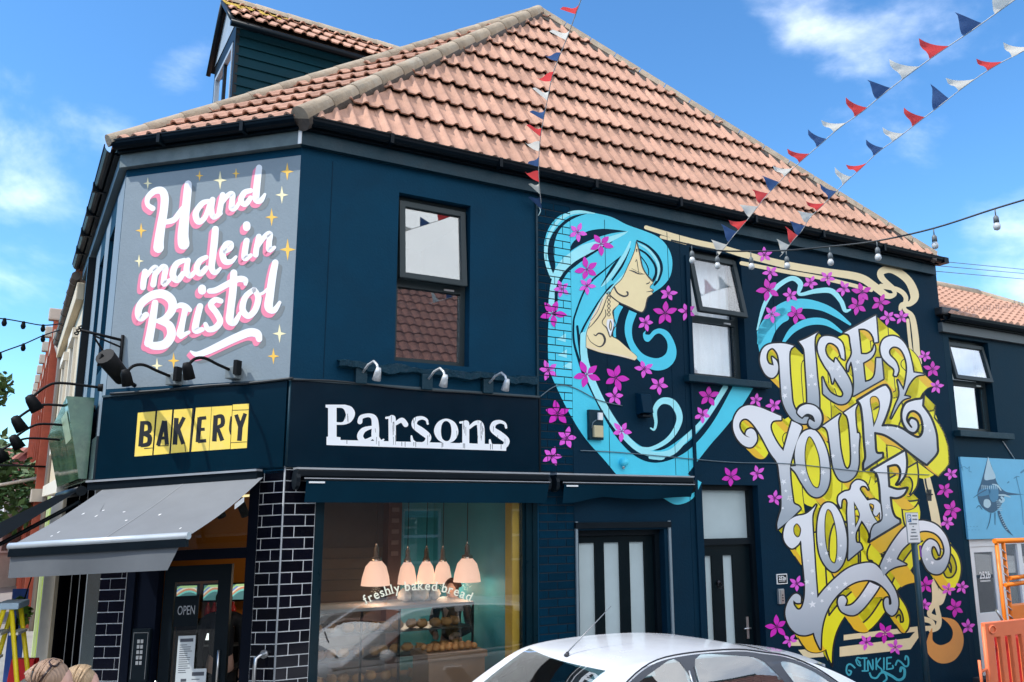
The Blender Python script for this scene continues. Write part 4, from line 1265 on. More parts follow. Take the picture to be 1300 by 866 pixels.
nm_ = ['letter_u','letter_u_stem','letter_s','letter_e','letter_swash','letter_y','letter_o','letter_curl','letter_u','letter_r','letter_l','letter_swash','letter_o','letter_a','letter_f','letter_swash']
for k, t in enumerate(fl):
    paint(FR, t, 5.4 + k * 0.05, nm_[k], SILVER, mural)
# re-ink the overlaps
paint(FR, sum([outline_tris(LT[k][0], 1.9) for k in (7, 9, 14)], []), 6.4, 'painted_letter_outline', BLACKP, mural)
def star5(x, y, r, a=0.3):
    return [(x + rr * math.cos(a + k * math.pi / 5), y + rr * math.sin(a + k * math.pi / 5), 1) for k in range(10) for rr in [r if k % 2 == 0 else r * .42]]
ST = []
for z_, l_ in ((R1, [(440,590,20),(438,650,24),(632,505,22),(660,565,16),(615,570,12),(785,450,20),(835,440,16)]), (R2, [(20,450,20),(75,455,16),(92,508,12),(222,402,22),(205,455,16)]), (R3, [(430,645,24),(445,712,14),(475,765,24),(572,575,24),(590,632,14),(718,575,22),(792,455,18)]),
               (R4, [(180,360,22),(205,305,12),(80,380,18),(85,430,14),(325,250,16),(398,255,14),(600,235,16),(635,270,14),(325,830,20)]), (R5, [(187,70,22),(135,145,12),(352,605,20),(312,685,22),(320,530,12),(352,768,16),(475,735,22),(532,725,14),(592,700,22),(415,410,18),(455,475,16),(552,515,22),(560,420,12),(768,255,20),(650,260,14),(645,325,14)]),
               (R7, [(352,296,30),(422,270,16),(733,232,18),(782,208,14)]), (R6, [(70,375,22),(210,245,18),(200,310,12),(222,640,26),(252,565,14),(195,700,14),(505,560,22),(498,635,14),(538,660,16)])):
    for x, y, r in l_:
        p = z_([(x, y)])[0]
        paint(FR, fill(star5(p[0], p[1], r / 5.773, random.uniform(0, 1.2))), 6.6, 'painted_star', WHITEP, mural)

# --- signature
S = []
def sg(pts, w=2.0): 
    return ribbon([(p[0], p[1], w) for p in R8(pts)], 5)
for p in ([(28,690),(58,690)],[(43,690),(43,782)],[(26,784),(60,784)],[(68,782),(68,706),(102,776),(102,702)],[(128,772),(128,692)],[(158,692),(132,735),(168,772)],[(184,690),(184,772)],[(206,688),(206,772)],[(206,688),(238,684)],[(206,730),(232,728)],[(206,772),(250,764),(248,745)]):
    S.append(sg(p))
S.append(sg([(10,720),(-20,700),(-10,735),(15,745),(-15,690),(20,692)], 1.7))
S.append(sg([(-30,760),(-60,735),(-85,745),(-90,790),(-70,815),(-55,790),(-72,780)], 2.2))
S.append(sg([(170,785),(240,820),(290,850),(330,830),(335,775),(312,760),(305,785)], 3.4)); S.append(sg([(80,800),(95,830),(130,835),(160,800),(190,800),(205,840),(180,866)], 2.4))
S.append(sg([(270,740),(285,708),(310,720),(340,750),(362,740),(362,690),(345,675),(340,700)], 2.2))
paint_each(FR, S, 2, 'painted_signature', pm('mural_teal', (0.05, 0.42, 0.52)), mural)

# --- flowers
FLW = [(733,295,12,0),(762.5,310,15,1),(744.5,342,15,1),(744.5,363,11,0),(712.6,367,11,0),(701.5,398,17,1),(848,372.7,11,0),(844,397.7,15,1),(871,395.5,11,0),(819,409.6,11,0),
 (696,470,13,0),(744.5,475.5,17,1),(781,479.6,16,1),(817.5,468.5,12,0),(836,489,12,0),(780,503,12,0),(707.7,525,17,1),(719,556,14,0),(700,579.4,13,0),(789,547.5,13,0),(899,503,14,1),(891.5,526.7,11,0),(927.5,605.7,13,1),(961,601,10,0),(959.5,508,9,0),
 (982,514.7,10,0),(970,324,10,0),(977.6,346,10,0),(975,367.6,15,1),(1003,375,10,0),(979,399,11,0),(1010,399,13,1),(1028.5,359,10,0),(1050,353,10,0),(1071,366.4,10,0),(1094,371,13,1),(1088,388,13,1),(1117,384.6,12,1),(1126.8,402.8,10,0),(1143.8,402.8,9.5,0),
 (1173.9,452,8.5,0),(1183.4,468.8,11,1),(1188.6,490.5,9.5,0),(983,632.5,10,0),(1206.8,602,9,0),(1199,622,11,1),(1207.8,647,13,1),(1201.7,663,10,0),(1174,742.8,11.5,1),(1173,768,9,0),(1203.5,748,9,0),(1221,745,9,0),(1212,771.4,12.5,1),(1228.6,795.7,10,0),(1123,803.5,13,1),(1099.5,815.6,10,0),(1136,821.7,10,0),(1011,741,10,0),(985.6,795.7,14,1),(1002,813,9,0)]
random.seed(21)
for (x, y, r, dark) in FLW:
    a0 = random.uniform(0, 1.25)
    tr = []; cen = []
    for k in range(5):
        a = a0 + k * 2 * math.pi / 5 + random.uniform(-.12, .12)
        rr = r * random.uniform(.88, 1.12)
        w = r * 0.24
        ca, sa = math.cos(a), math.sin(a)
        bend = random.uniform(-.12, .12) * r
        def q(l, s, b=0): return (x + ca * l - sa * (s + b), y + sa * l + ca * (s + b))
        tr += fill([q(r * .06, 0) + (1,), q(rr * .45, w, bend * .4), q(rr * .8, w * .62, bend * .8), q(rr, 0, bend) + (1,), q(rr * .8, -w * .62, bend * .8), q(rr * .45, -w, bend * .4)], (), 3)
        cen += ribbon([(x, y, 0.9), (x + ca * r * .33, y + sa * r * .33, .4)], 2, False)
    f = paint(FR, tr, 7.2 if y > 420 or x > 900 else 9.6, 'painted_flower', MAG if dark else MAGL, mural, BR if x < 740 else None)
    paint(FR, cen, 7.9 if y > 420 or x > 900 else 10.2, 'painted_flower_centre', MAGD, mural, BR if x < 740 else None)

# ================================================================== corner sign: Hand made in Bristol
H1 = zone(160, 195, 6.183); H2 = zone(265, 195, 6.183); H3 = zone(160, 325, 5.775); H4 = zone(265, 325, 5.775)
HS = []
def hs(z, *strokes):
    for s in strokes: HS.append(st(z, s))
hs(H1, [(212,432,44),(172,400,38),(175,345,44),(225,297,50),(280,292,60),(305,340,64),(300,440,64),(280,560,68),(262,680,76),(258,740,84)],
   [(490,240,56),(485,300,64),(475,400,66),(460,520,76),(450,640,86),(455,710,92)], [(310,540,40),(380,520,46),(420,465,40),(445,425,30)],
   [(665,372,32),(600,392,44),(550,470,50),(570,535,50),(620,505,40),(660,400,38)], [(682,362,44),(672,440,46),(690,500,42),(745,470,34)])
hs(H2, [(112,325,44),(92,430,46),(85,470,46)], [(98,400,34),(150,332,40),(187,320,46),(186,380,46),(182,430,46),(212,430,36),(245,380,28)],
   [(330,292,40),(280,310,46),(255,370,46),(290,400,42),(330,350,40)], [(397,112,48),(386,200,54),(376,300,56),(376,365,52),(412,368,44),(442,322,24)],
   [(55,595,54),(46,700,58),(32,820,54),(26,900,50),(52,936,42),(92,905,26)], [(130,772,32),(175,742,40),(180,706,34),(140,712,46),(110,780,50),(130,846,50),(180,848,40),(216,812,24)],
   [(300,685,48),(286,770,50),(286,825,46),(332,800,32)], [(396,652,44),(376,750,46),(371,795,46)], [(390,730,30),(440,655,40),(482,632,46),(476,700,46),(478,756,46),(518,738,28)], [(300,562,60),(300,580,60)])
hs(H3, [(142,115,44),(131,190,46),(127,232,42)], [(138,170,28),(190,102,36),(222,90,44),(211,160,42),(202,210,46)], [(213,150,28),(265,82,36),(292,92,44),(281,160,42),(282,205,46),(322,178,28)],
   [(430,32,34),(370,62,46),(345,140,50),(380,178,46),(420,130,40)], [(457,32,40),(446,110,46),(472,148,40),(512,110,28)],
   [(590,10,34),(540,40,44),(520,100,46),(550,130,44),(590,90,40)],
   [(150,432,44),(108,458,50),(92,410,52),(120,342,58),(200,287,62),(280,282,66),(338,330,66),(338,400,60),(290,458,50),(230,478,30)], [(216,345,48),(200,450,56),(182,560,60),(166,640,62)],
   [(245,478,40),(318,508,60),(334,580,66),(290,646,68),(210,660,58),(168,640,50)],
   [(368,376,30),(402,362,42),(440,374,46),(470,396,34)], [(438,385,46),(418,480,44),(398,572,56)], [(405,590,40),(462,560,26)],
   [(545,370,48),(520,470,50),(512,545,52),(562,540,34)], [(560,240,60),(560,255,60)])
hs(H4, [(92,332,38),(50,322,42),(18,360,46),(60,420,46),(86,480,46),(50,528,48),(0,538,42),(-22,500,32)], [(186,125,52),(180,250,56),(162,400,56),(157,472,58),(192,488,46),(232,420,26)],
   [(8,258,40),(60,250,46),(150,202,46),(220,170,46),(268,178,46),(272,205,30)], [(332,248,38),(272,300,44),(250,390,48),(290,440,46),(340,400,46),(366,310,46),(338,250,38)], [(352,292,22),(400,272,22),(430,245,22)],
   [(490,50,48),(470,150,56),(452,280,60),(442,375,64),(482,398,46),(522,342,26)], [(-130,700,14),(-85,722,40),(-10,700,50),(100,648,56),(200,600,60),(300,562,62),(358,572,60),(372,610,46)])
PINK = mat('sign_pink', (0.78, 0.22, 0.33), 0.55, var=0.06); SWHITE = mat('sign_white', (0.80, 0.81, 0.83), 0.6, var=0.04, scale=9, dirt=(0.7, .7, .72), dirt_amt=.5)
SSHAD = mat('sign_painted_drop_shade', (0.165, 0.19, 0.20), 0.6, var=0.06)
lt_ = empty('sign_script', FC.P(0.9, 4.5, 0.0), parent=sign_panel)
lt_['label'] = 'white script with pink edge reading hand made in bristol'
def cpaint(tris_list, base, name, m, step):
    mb = MB()
    for i, tl in enumerate(tris_list):
        s = sheet(FC, tl, base + i * step)
        mb.add(s.v, s.f)
    return mb.build(name, m, lt_, weld=False)
W_ = [ribbon(s, 6) for s in HS]
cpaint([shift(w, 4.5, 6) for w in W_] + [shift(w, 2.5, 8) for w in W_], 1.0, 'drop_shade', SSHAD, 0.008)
cpaint([shift(w, -4.2 * f / 8, 5.2 * f / 8) for f in range(1, 9) for w in W_], 2.0, 'pink_edge', PINK, 0.004)
cpaint(W_, 4.6, 'white_script', SWHITE, 0.02)
STAR4 = [(187.8,233,8),(179.4,292.8,10),(176.7,331.5,8.5),(253.5,223.3,7),(279.6,229,12),(299.8,220.5,7),(364.8,218,11.5),(358,247.6,11.5),(345,275.9,11.5),(365.3,317,14),(199.5,464.4,10),(220.6,458,10.5),(355,423.7,12),(347.3,452.3,10.5)]
GOLD = mat('sign_gold', (0.85, 0.50, 0.07), 0.5, var=0.05); PGOLD = mat('sign_pale_gold', (0.86, 0.76, 0.45), 0.5, var=0.05)
for i, (x, y, r) in enumerate(STAR4):
    pts = []
    for k in range(8):
        rr = (r if k % 4 in (0,) else r * .72) if k % 2 == 0 else r * .22
        a = -math.pi / 2 + k * math.pi / 4
        pts.append((x + rr * math.cos(a), y + rr * math.sin(a), 1))
    paint(FC, fill(pts), 1.5, 'painted_sparkle', PGOLD if i in (0, 2, 4, 7, 10, 12) else GOLD, sign_panel)

# ================================================================== shop name
Pz = zone(380, 440, 4.0625)
NAMEW = mat('shop_name_white', (0.86, 0.87, 0.88), 0.5, var=0.05)
class Off:
    def __init__(s, fr, o): s.fr, s.o = fr, o
    def uz(s, x, y): return s.fr.uz(x, y, s.o)
    def P(s, u, z, o=0): return s.fr.P(u, z, s.o + o)
FRF = Off(FR, 0.0305); FCF = Off(FCS, 0.0305)
G = []
G.append(fill(Pz([(135,300,1),(235,300,1),(270,312),(287,345),(270,385),(235,402),(192,404,1),(192,466,1),(212,468,1),(212,484,1),(140,482,1),(140,466,1),(148,464,1),(148,318,1),(135,314,1)]), [Pz([(192,316,1),(225,320),(238,350),(225,388),(192,390,1)])]))
def pst(*ss): 
    for s in ss: G.append(ribbon(st(Pz, s), 6))
pst([(312,388,26),(320,364,22),(360,355,20),(386,372,32),(392,420,38),(393,466,38),(418,488,18),(434,480,9)], [(382,414,12),(332,430,26),(313,464,32),(336,490,26),(376,470,14)])
pst([(478,372,38),(479,500,38)], [(448,368,12),(480,364,12)], [(452,500,13),(520,503,13)], [(496,398,18),(528,380,26),(548,402,28)])
for dx, dy in ((0, 0), (404, 20)):
    pst([(662 + dx,398 + dy,12),(655 + dx,378 + dy,14),(630 + dx,368 + dy,18),(600 + dx,378 + dy,26),(594 + dx,408 + dy,30),(630 + dx,436 + dy,36),(664 + dx,466 + dy,32),(652 + dx,496 + dy,24),(615 + dx,506 + dy,20),(585 + dx,490 + dy,18),(578 + dx,462 + dy,9)])
G.append(fill(Pz([(758,372),(802,392),(820,438),(802,482),(758,500),(714,480),(694,434),(714,390)]), [Pz([(758,384),(778,400),(784,438),(776,478),(756,488),(736,472),(730,432),(738,396)])]))
pst([(858,398,36),(858,502,36)], [(830,392,12),(860,388,12)], [(832,503,13),(890,506,13)], [(876,418,16),(910,394,22),(934,410,36),(938,506,36)], [(912,508,13),(965,511,13)])
G.append(fill(Pz([(140,480,1),(1068,505,1),(1066,538,1),(140,508,1)])))
nmb = MB()
for i, g in enumerate(G):
    s = sheet(FRF, g, 0.5 + i * 0.05); nmb.add(s.v, s.f)
nmb.build('shop_name_lettering', NAMEW, f1, weld=False)['label'] = 'white bold serif shop name with underline'
# drips and scratches through the letters
random.seed(8)
dr = MB()
for k in range(46):
    x = random.choice([250, 400, 405, 488, 492, 590, 600, 670, 740, 800, 860, 940, 930, 1010, 1050]) + random.uniform(-14, 14)
    y = 330 + (x - 140) * 0.03 + random.uniform(0, 130)
    s = sheet(FRF, ribbon(st(Pz, [(x, y, 2.2), (x + random.uniform(-2, 2), y + random.uniform(12, 50), 1.4)]), 2), 2.2); dr.add(s.v, s.f)
for x in (245, 410, 528, 545, 590, 600, 735, 740, 845, 852, 985, 995, 1040):
    y0 = 482 + (x - 140) * 0.027
    s = sheet(FRF, ribbon(st(Pz, [(x, y0, 3), (x, y0 + random.uniform(14, 26), 2)]), 2), 2.2); dr.add(s.v, s.f)
dr.build('lettering_scratches', NAVY_GLOSS, f1, weld=False)

# ================================================================== BAKERY cards
Bk = zone(100, 430, 4.123)
CARD = mat('bakery_yellow_card', (0.84, 0.62, 0.10), 0.5, var=0.08, scale=8, dirt=(0.7, .6, .3), dirt_amt=.5); INK = mat('bakery_black_ink', (0.01, 0.011, 0.013), 0.5)
cards = [[(310,388),(402,380),(385,610),(292,617)],[(412,378),(490,372),(474,602),(392,609)],[(500,372),(595,365),(578,592),(482,600)],[(614,362),(695,357),(682,585),(588,592)],[(697,357),(804,350),(792,577),(684,585)],[(807,345),(892,340),(880,572),(795,578)]]
lets = [[[(335,432,24),(324,565,24)],[(336,440,18),(368,446,22),(370,485,22),(335,496,18)],[(335,498,18),(370,512,24),(366,550,24),(325,560,18)]],
        [[(416,560,22),(448,430,22)],[(452,430,22),(462,556,22)],[(430,522,16),(460,518,16)]],
        [[(512,415,24),(504,555,24)],[(552,412,20),(516,484,20)],[(522,474,20),(548,552,22)]],
        [[(634,412,24),(624,542,24)],[(632,418,18),(668,414,18)],[(628,476,16),(660,474,16)],[(624,538,18),(668,534,18)]],
        [[(718,402,24),(710,538,24)],[(718,410,18),(750,408,22),(752,450,22),(718,466,16)],[(728,468,18),(752,534,22)]],
        [[(824,398,20),(846,462,22)],[(872,392,20),(848,462,22)],[(847,455,24),(841,535,24)]]]
for c, l in zip(cards, lets):
    cd = sheet(FCF, fill([p + (1,) for p in Bk(c)]), 0.5).build('letter_card', CARD, f2, weld=False)
    m_ = MB()
    for i, s in enumerate(l):
        r = sheet(FCF, ribbon(st(Bk, s), 5, False), 1.6 + i * .1); m_.add(r.v, r.f)
    m_.build('printed_letter', INK, cd, weld=False)
# torn edges of the cards
m_ = MB()
for s in ([(600,370,10),(596,420,7),(592,470,9),(588,560,9),(586,590,6)],[(806,375,3),(892,372,3)],[(795,545,3),(880,540,3)],[(555,545,4),(560,590,4)],[(798,410,8),(792,470,10),(796,500,6)],[(345,575,5),(390,572,3)],[(415,562,4),(470,560,4)]):
    r = sheet(FCF, ribbon(st(Bk, s), 4), 2.4); m_.add(r.v, r.f)
m_.build('torn_card_edges', INK, f2, weld=False)
# ================================================================== awnings, lamps and fittings
def at(px, py, Y):
    r = pix_dir(px, py)
    return CAM + r * (Y / r.y)
GREYFAB = mat('grey_awning_canvas', (0.155, 0.165, 0.175), 0.85, var=0.14, scale=3, bump=0.2, bscale=200, dirt=(0.17, 0.18, 0.185), dirt_amt=0.4)
DKFAB = mat('navy_valance_canvas', (0.0006, 0.020, 0.038), 0.8, var=0.15, scale=4, spec=.08)
BLKFAB = mat('black_awning_canvas', (0.0015, 0.0015, 0.002), 0.95, var=0.2, spec=.05)
# open awning over the entrance
def on_plane(fr, px, py, o):
    u, z = fr.uz(px, py, o)
    return fr.P(u, z, o)
A0, A1 = on_plane(FCS, 131, 621, 0.10), on_plane(FCS, 334, 606, 0.10)
B0, B1 = on_plane(FCS, 12, 694, 1.12), on_plane(FCS, 240, 680, 1.12)
aw = empty('awning', FCS.P(0.95, 2.2, 0.1), 'open grey canvas awning with valance over the corner shop entrance', 'awning')
mb = MB()
n, m = 14, 8
for i in range(n):
    for j in range(m):
        def pt(a, b):
            p = A0.lerp(A1, a).lerp(B0.lerp(B1, a), b)
            return p + Vector((0, 0, -0.035 * math.sin(math.pi * b) * (0.6 + 0.4 * math.sin(a * 7))))
        mb.add([pt(i / n, j / m), pt((i + 1) / n, j / m), pt((i + 1) / n, (j + 1) / m), pt(i / n, (j + 1) / m)], [(0, 1, 2, 3)], True)
canvas = mb.build('canvas', GREYFAB, aw)
for a in (0.52,):
    sm_ = MB()
    P0, P1 = A0.lerp(A1, a), B0.lerp(B1, a)
    for k in range(8):
        q0, q1 = P0.lerp(P1, k / 8), P0.lerp(P1, (k + 1) / 8)
        dz0, dz1 = -0.035 * math.sin(math.pi * k / 8) * (0.6 + 0.4 * math.sin(a * 7)), -0.035 * math.sin(math.pi * (k + 1) / 8) * (0.6 + 0.4 * math.sin(a * 7))
        w = (A1 - A0).normalized() * 0.006
        sm_.quad(q0 + Vector((0, 0, dz0 + .003)) - w, q0 + Vector((0, 0, dz0 + .003)) + w, q1 + Vector((0, 0, dz1 + .003)) + w, q1 + Vector((0, 0, dz1 + .003)) - w)
    sm_.build('canvas_seam', mat('pale_seam', (0.22, 0.23, 0.24), 0.8), canvas)
random.seed(12)
for k in range(9):      # bird droppings
    a, b = random.uniform(.1, .9), random.uniform(.15, .9)
    c = pt(a, b) + Vector((0, 0, .004)); e1 = (A1 - A0).normalized() * random.uniform(.006, .014); e2 = (B0 - A0).normalized() * random.uniform(.008, .022)
    MB().add([c - e1 - e2 * .4, c + e1 * .6 - e2, c + e1 + e2 * .3, c + e2, c - e1 * .7 + e2 * .6], [(0, 1, 2, 3, 4)]).build('dropping', WHITE_PAINT, canvas)
bar = MB(); bar.tube([B0, B1], 0.028, 12); bar.build('front_bar', mat('silver_bar', (0.5, 0.55, 0.58), 0.35, metal=0.3), aw)
br = MB(); dn = Vector((0, 0, -1)); br.obox((B0 + B1) / 2 + dn * 0.05, (B1 - B0) / 2 * 0.985, (B1 - B0).cross(dn).normalized() * 0.02, dn * 0.03); br.build('front_rail', BLACK_TRIM, aw)
vl = MB()
outw = (B1 - B0).cross(Vector((0, 0, 1))).normalized()
for i in range(24):
    def vp_(a, b):
        return B0.lerp(B1, a * 0.94 + .012) + dn * (0.075 + 0.165 * b) + outw * (0.012 * math.sin(a * 9) * b) + (B1 - B0) * (-0.05 * b * a)
    a0, a1 = i / 24, (i + 1) / 24
    vl.add([vp_(a0, 0), vp_(a1, 0), vp_(a1, 1), vp_(a0, 1)], [(0, 1, 2, 3)], True)
vl.build('valance', mat('grey_valance_canvas', (0.10, 0.112, 0.125), 0.8, var=0.15, scale=3, dirt=(.15, .16, .165), dirt_amt=.4), aw)
cs = MB(); cs.box(FCS, 0.20, 1.93, 2.595, 2.665, 0.032, 0.12); cs.build('cassette', BLACK_TRIM, aw)
MB().box(FCS, 0.20, 1.94, 2.664, 2.682, 0.034, 0.135).build('cassette_strip', mat('dull_silver', (0.42, 0.44, 0.46), 0.4, metal=0.5), aw)
for a in (0.06, 0.94):
    P0, P1 = A0.lerp(A1, a) + dn * 0.03, B0.lerp(B1, a) + dn * 0.05
    mid = (P0 + P1) / 2 + (A1 - A0).normalized() * (0.28 if a < .5 else -0.28) + dn * 0.02
    MB().tube([P0, mid, P1], 0.02, 8).build('folding_arm', BLACK_TRIM, aw)
MB().obox(B0 + Vector((0.05, -0.02, -0.028)), (B1 - B0).normalized() * 0.05, outw * 0.006, dn * 0.008).build('maker_plate', WHITE_PAINT, aw)
MB().obox(A1.lerp(B1, .35) + dn * 0.06, (B1 - A1).normalized() * 0.07, (A1 - A0).normalized() * 0.004, dn * 0.02).build('maker_plate', WHITE_PAINT, aw)

def closed_awning(u0, u1, lab, curl):
    t = empty('folded_awning', FR.P((u0 + u1) / 2, 2.4, 0.05), lab, 'awning', 'folded awnings on the side street')
    c = MB(); c.box(FR, u0, u1, 2.605, 2.665, 0.032, 0.18); c.build('cassette', BLACK_TRIM, t, bevel=0.01)
    MB().box(FR, u0, u1, 2.668, 2.684, 0.034, 0.185).build('cassette_strip', mat('dull_silver', (0.42, 0.44, 0.46), 0.4, metal=0.5), t)
    MB().box(FR, u0 + .06, u1 - .01, 2.575, 2.60, 0.06, 0.20).build('front_bar', BLACK_TRIM, t)
    MB().box(FR, u0 + .06, u1 - .01, 2.588, 2.596, 0.2005, 0.204).build('bar_line', mat('dull_silver', (0.42, 0.44, 0.46), 0.4, metal=0.5), t)
    v = MB()
    n = 26
    for i in range(n):
        for j in range(4):
            def q(a, b):
                u = u0 + .08 + (u1 - u0 - .10) * a
                lift = 0.0
                if curl:   # the hem lifts along the middle
                    lift = 0.07 * min(1, max(0, (a - 0.06) / 0.25)) * (0.8 + .2 * math.sin(a * 8))
                z = 2.572 - (0.185 - lift) * b
                return FR.P(u, z, 0.195 - 0.05 * b + 0.014 * math.sin(a * 11 + 1) * b)
            v.add([q(i / n, j / 4), q((i + 1) / n, j / 4), q((i + 1) / n, (j + 1) / 4), q(i / n, (j + 1) / 4)], [(0, 1, 2, 3)], True)
    v.build('valance', DKFAB, t)
    MB().box(FR, u0 + .10, u0 + .24, 2.55, 2.565, 0.2, 0.206).build('maker_plate', WHITE_PAINT, t)
    for uu in (u0 - .005, u1 - 0.02):
        e = MB(); e.lathe(FR.P(uu, 2.58, 0.11), FR.u, [(0.0, 0), (0.085, 0), (0.085, .035), (0, .035)], 14, False); e.build('end_cap', BLACK_TRIM, t)
    return t
closed_awning(0.06, 2.60, 'folded navy awning above the shop window, below the white shop name', False)
closed_awning(2.68, 4.47, 'folded navy awning above the black triple panel door', True)
# black awning on the main street
ba = empty('street_awning', FL.P(1.8, 2.4, 0.1), 'black canvas awning over the main street pavement, behind the grey awning', 'awning')
mb = MB()
w0, w1 = FL.P(0.35, 2.52, 0.1), FL.P(4.6, 2.52, 0.1)
x0, x1 = FL.P(0.35, 1.50, 1.5), FL.P(4.6, 1.72, 1.5)
for i in range(8):
    a, b = i / 8, (i + 1) / 8
    mb.add([w0.lerp(w1, a), w0.lerp(w1, b), x0.lerp(x1, b), x0.lerp(x1, a)], [(0, 1, 2, 3)], True)
mb.build('canvas', BLKFAB, ba)
mb = MB(); mb.quad(x0, x1, x1 + dn * .14, x0 + dn * .14); mb.build('valance', BLKFAB, ba)
MB().tube([x0, x1], 0.025, 8).build('front_bar', BLACK_TRIM, ba)
MB().tube([w0 + dn * .02, w1 + dn * .02], 0.05, 8).build('cassette', BLACK_TRIM, ba)
MB().tube([FL.P(.4, 2.4, .1), FL.P(.8, 1.95, .8), FL.P(.4, 1.5, 1.45)], 0.02, 6).build('folding_arm', BLACK_TRIM, ba)

# ---- sign lamps
LGREY = mat('pale_grey_lamp_metal', (0.55, 0.57, 0.58), 0.35, metal=0.3)
DMET = mat('black_lamp_metal', (0.004, 0.005, 0.006), 0.6, spec=.15)
for px, py, lab in ((464, 474, 'pale sign lamp on the fascia, nearest the corner'), (547, 482, 'pale sign lamp in the middle above the white shop name'), (624, 487, 'pale sign lamp on the fascia, nearest the mural')):
    u, z = FR.uz(px - 8, py + 4)
    t = empty('sign_lamp', FR.P(u, z, 0), lab, 'lamp', 'sign lamps above the white shop name')
    MB().box(FR, u - .055, u + .055, z - .075, z + .075, 0.001, 0.075).build('junction_box', NAVY_TRIM, t, bevel=0.008)
    p = [FR.P(u + .01, z + .03, .07), FR.P(u + .03, z + .09, .16), FR.P(u + .05, z + .11, .25), FR.P(u + .06, z + .07, .31), FR.P(u + .06, z - .0, .35)]
    MB().tube(p, 0.012, 8).build('arm', LGREY, t)
    h = MB(); h.lathe(p[-1] + Vector((0, 0, .02)), (FR.P(0, 0, -.35) - FR.P(0, 0.7, 0)).normalized(), [(0.0, -.02), (0.022, -.015), (0.03, .02), (0.04, .10), (0.036, .10), (0.0, .06)], 14)
    h.build('lamp_head', LGREY, t)
for px, py, lab in ((226, 482, 'black gooseneck lamp on the corner fascia above the first yellow letters'), (301, 474, 'black gooseneck lamp on the corner fascia nearest the side street')):
    u, z = FC.uz(px, py)
    t = empty('sign_lamp', FC.P(u, z, 0), lab, 'lamp', 'black sign lamps above the yellow letter cards')
    MB().box(FC, u - .05, u + .06, z - .06, z + .05, 0.002, 0.10).build('junction_box', mat('grey_box_metal', (0.16, 0.19, 0.20), 0.45), t, bevel=0.008)
    MB().box(FC, u - .075, u - .04, z - .03, z + .10, 0.05, 0.13).build('bracket', DMET, t)
    p = [FC.P(u + .02, z + .02, .09), FC.P(u + .06, z + .05, .22), FC.P(u + .10, z + .085, .36), FC.P(u + .14, z + .06, .45), FC.P(u + .17, z - .02, .50)]
    MB().tube(smooth_open([tuple(q) for q in p], 4), 0.014, 8).build('arm', DMET, t)
    h = MB(); h.lathe(Vector(p[-1]) + Vector((0, 0, .03)), (FC.P(0, 0, -.30) - FC.P(0, 0.7, 0)).normalized(), [(0.0, -.02), (0.03, -.015), (0.042, .02), (0.05, .13), (0.045, .13), (0.0, .08)], 14)
    h.build('lamp_head', DMET, t)
for k, (u, z, ln, lab) in enumerate(((0.35, 3.50, .62, 'topmost black street lamp arm beside the wrought iron bracket'), (1.05, 3.36, .72, 'second black sign lamp arm down along the main street wall'), (1.75, 3.22, .72, 'third black sign lamp arm down along the main street wall'), (2.6, 3.12, .85, 'farthest black sign lamp arm along the main street wall'))):
    t = empty('sign_lamp', FL.P(u, z, 0), lab, 'lamp', 'sign lamps along the main street wall')
    p = [FL.P(u, z, 0.03), FL.P(u, z + .02, ln * .6), FL.P(u, z - .03, ln * .8), FL.P(u, z - .16, ln)]
    MB().tube(smooth_open([tuple(q) for q in p], 4), 0.013, 8).build('arm', DMET, t)
    MB().lathe(FL.P(u, z, 0.0), FL.n, [(0, .05), (.035, .045), (.04, 0.0)], 12).build('wall_plate', DMET, t)
    h = MB(); h.lathe(Vector(p[-1]) + Vector((0, 0, .03)), (FL.P(0, 0, -.4) - FL.P(0, .6, 0)).normalized(), [(0.0, -.02), (0.035, -.01), (0.05, .03), (0.062, .15), (0.056, .15), (0.0, .1)], 14)
    h.build('lamp_head', DMET, t)
# wrought iron bracket at the corner and the black spotlight tube beside it
t = empty('iron_bracket', FL.P(0.05, 3.75, 0), 'black wrought iron hanging bracket with scrolls at the building corner', 'bracket')
pA = FC.P(CL - .15, 3.60, 0.02); pB = FC.P(CL - .15, 3.93, 0.02); tip = pB + FL.n * .36 + Vector((0, 0, .06))
MB().tube([pA, pB + Vector((0, 0, .05))], 0.016, 8).build('upright', DMET, t)
MB().tube([pB, tip], 0.014, 8).build('arm', DMET, t)
MB().tube([pB + Vector((0, 0, -.07)), pB.lerp(tip, .7) + Vector((0, 0, -.02))], 0.009, 6).build('stay', DMET, t)
MB().tube(smooth_open([tuple(pA + Vector((0, 0, .03))), tuple(pA + FL.n * .07 + Vector((0, 0, .06))), tuple(pA + FL.n * .15 + Vector((0, 0, .2))), tuple(pB + FL.n * .24 + Vector((0, 0, -.0)))], 5), 0.009, 6).build('brace', DMET, t)
for k in range(3):
    c = tip + FL.n * (.0 + .015 * k) + Vector((0, 0, .03 - .03 * k))
    MB().tube([c + (FL.n * math.cos(a) + Vector((0, 0, 1)) * math.sin(a)) * (.008 + .012 * a / 7) for a in [i * .5 for i in range(14)]], 0.007, 6).build('scroll', DMET, t)
t = empty('tube_floodlight', FL.P(0.2, 3.6, 0.1), 'fat black tube floodlight angled down beside the grey corner sign', 'lamp')
pa, pb = at(133, 452, 7.35), at(156, 480, 7.62)
MB().tube([pa, pb], [0.085, 0.075], 14).build('housing', DMET, t)
MB().tube([pb, pb + Vector((0.05, .15, -.05))], 0.02, 8).build('arm', DMET, t)
MB().tube([pa + Vector((-.03, 0, .02)), pa + Vector((-.05, 0, -.09))], 0.012, 6).build('clamp', DMET, t)

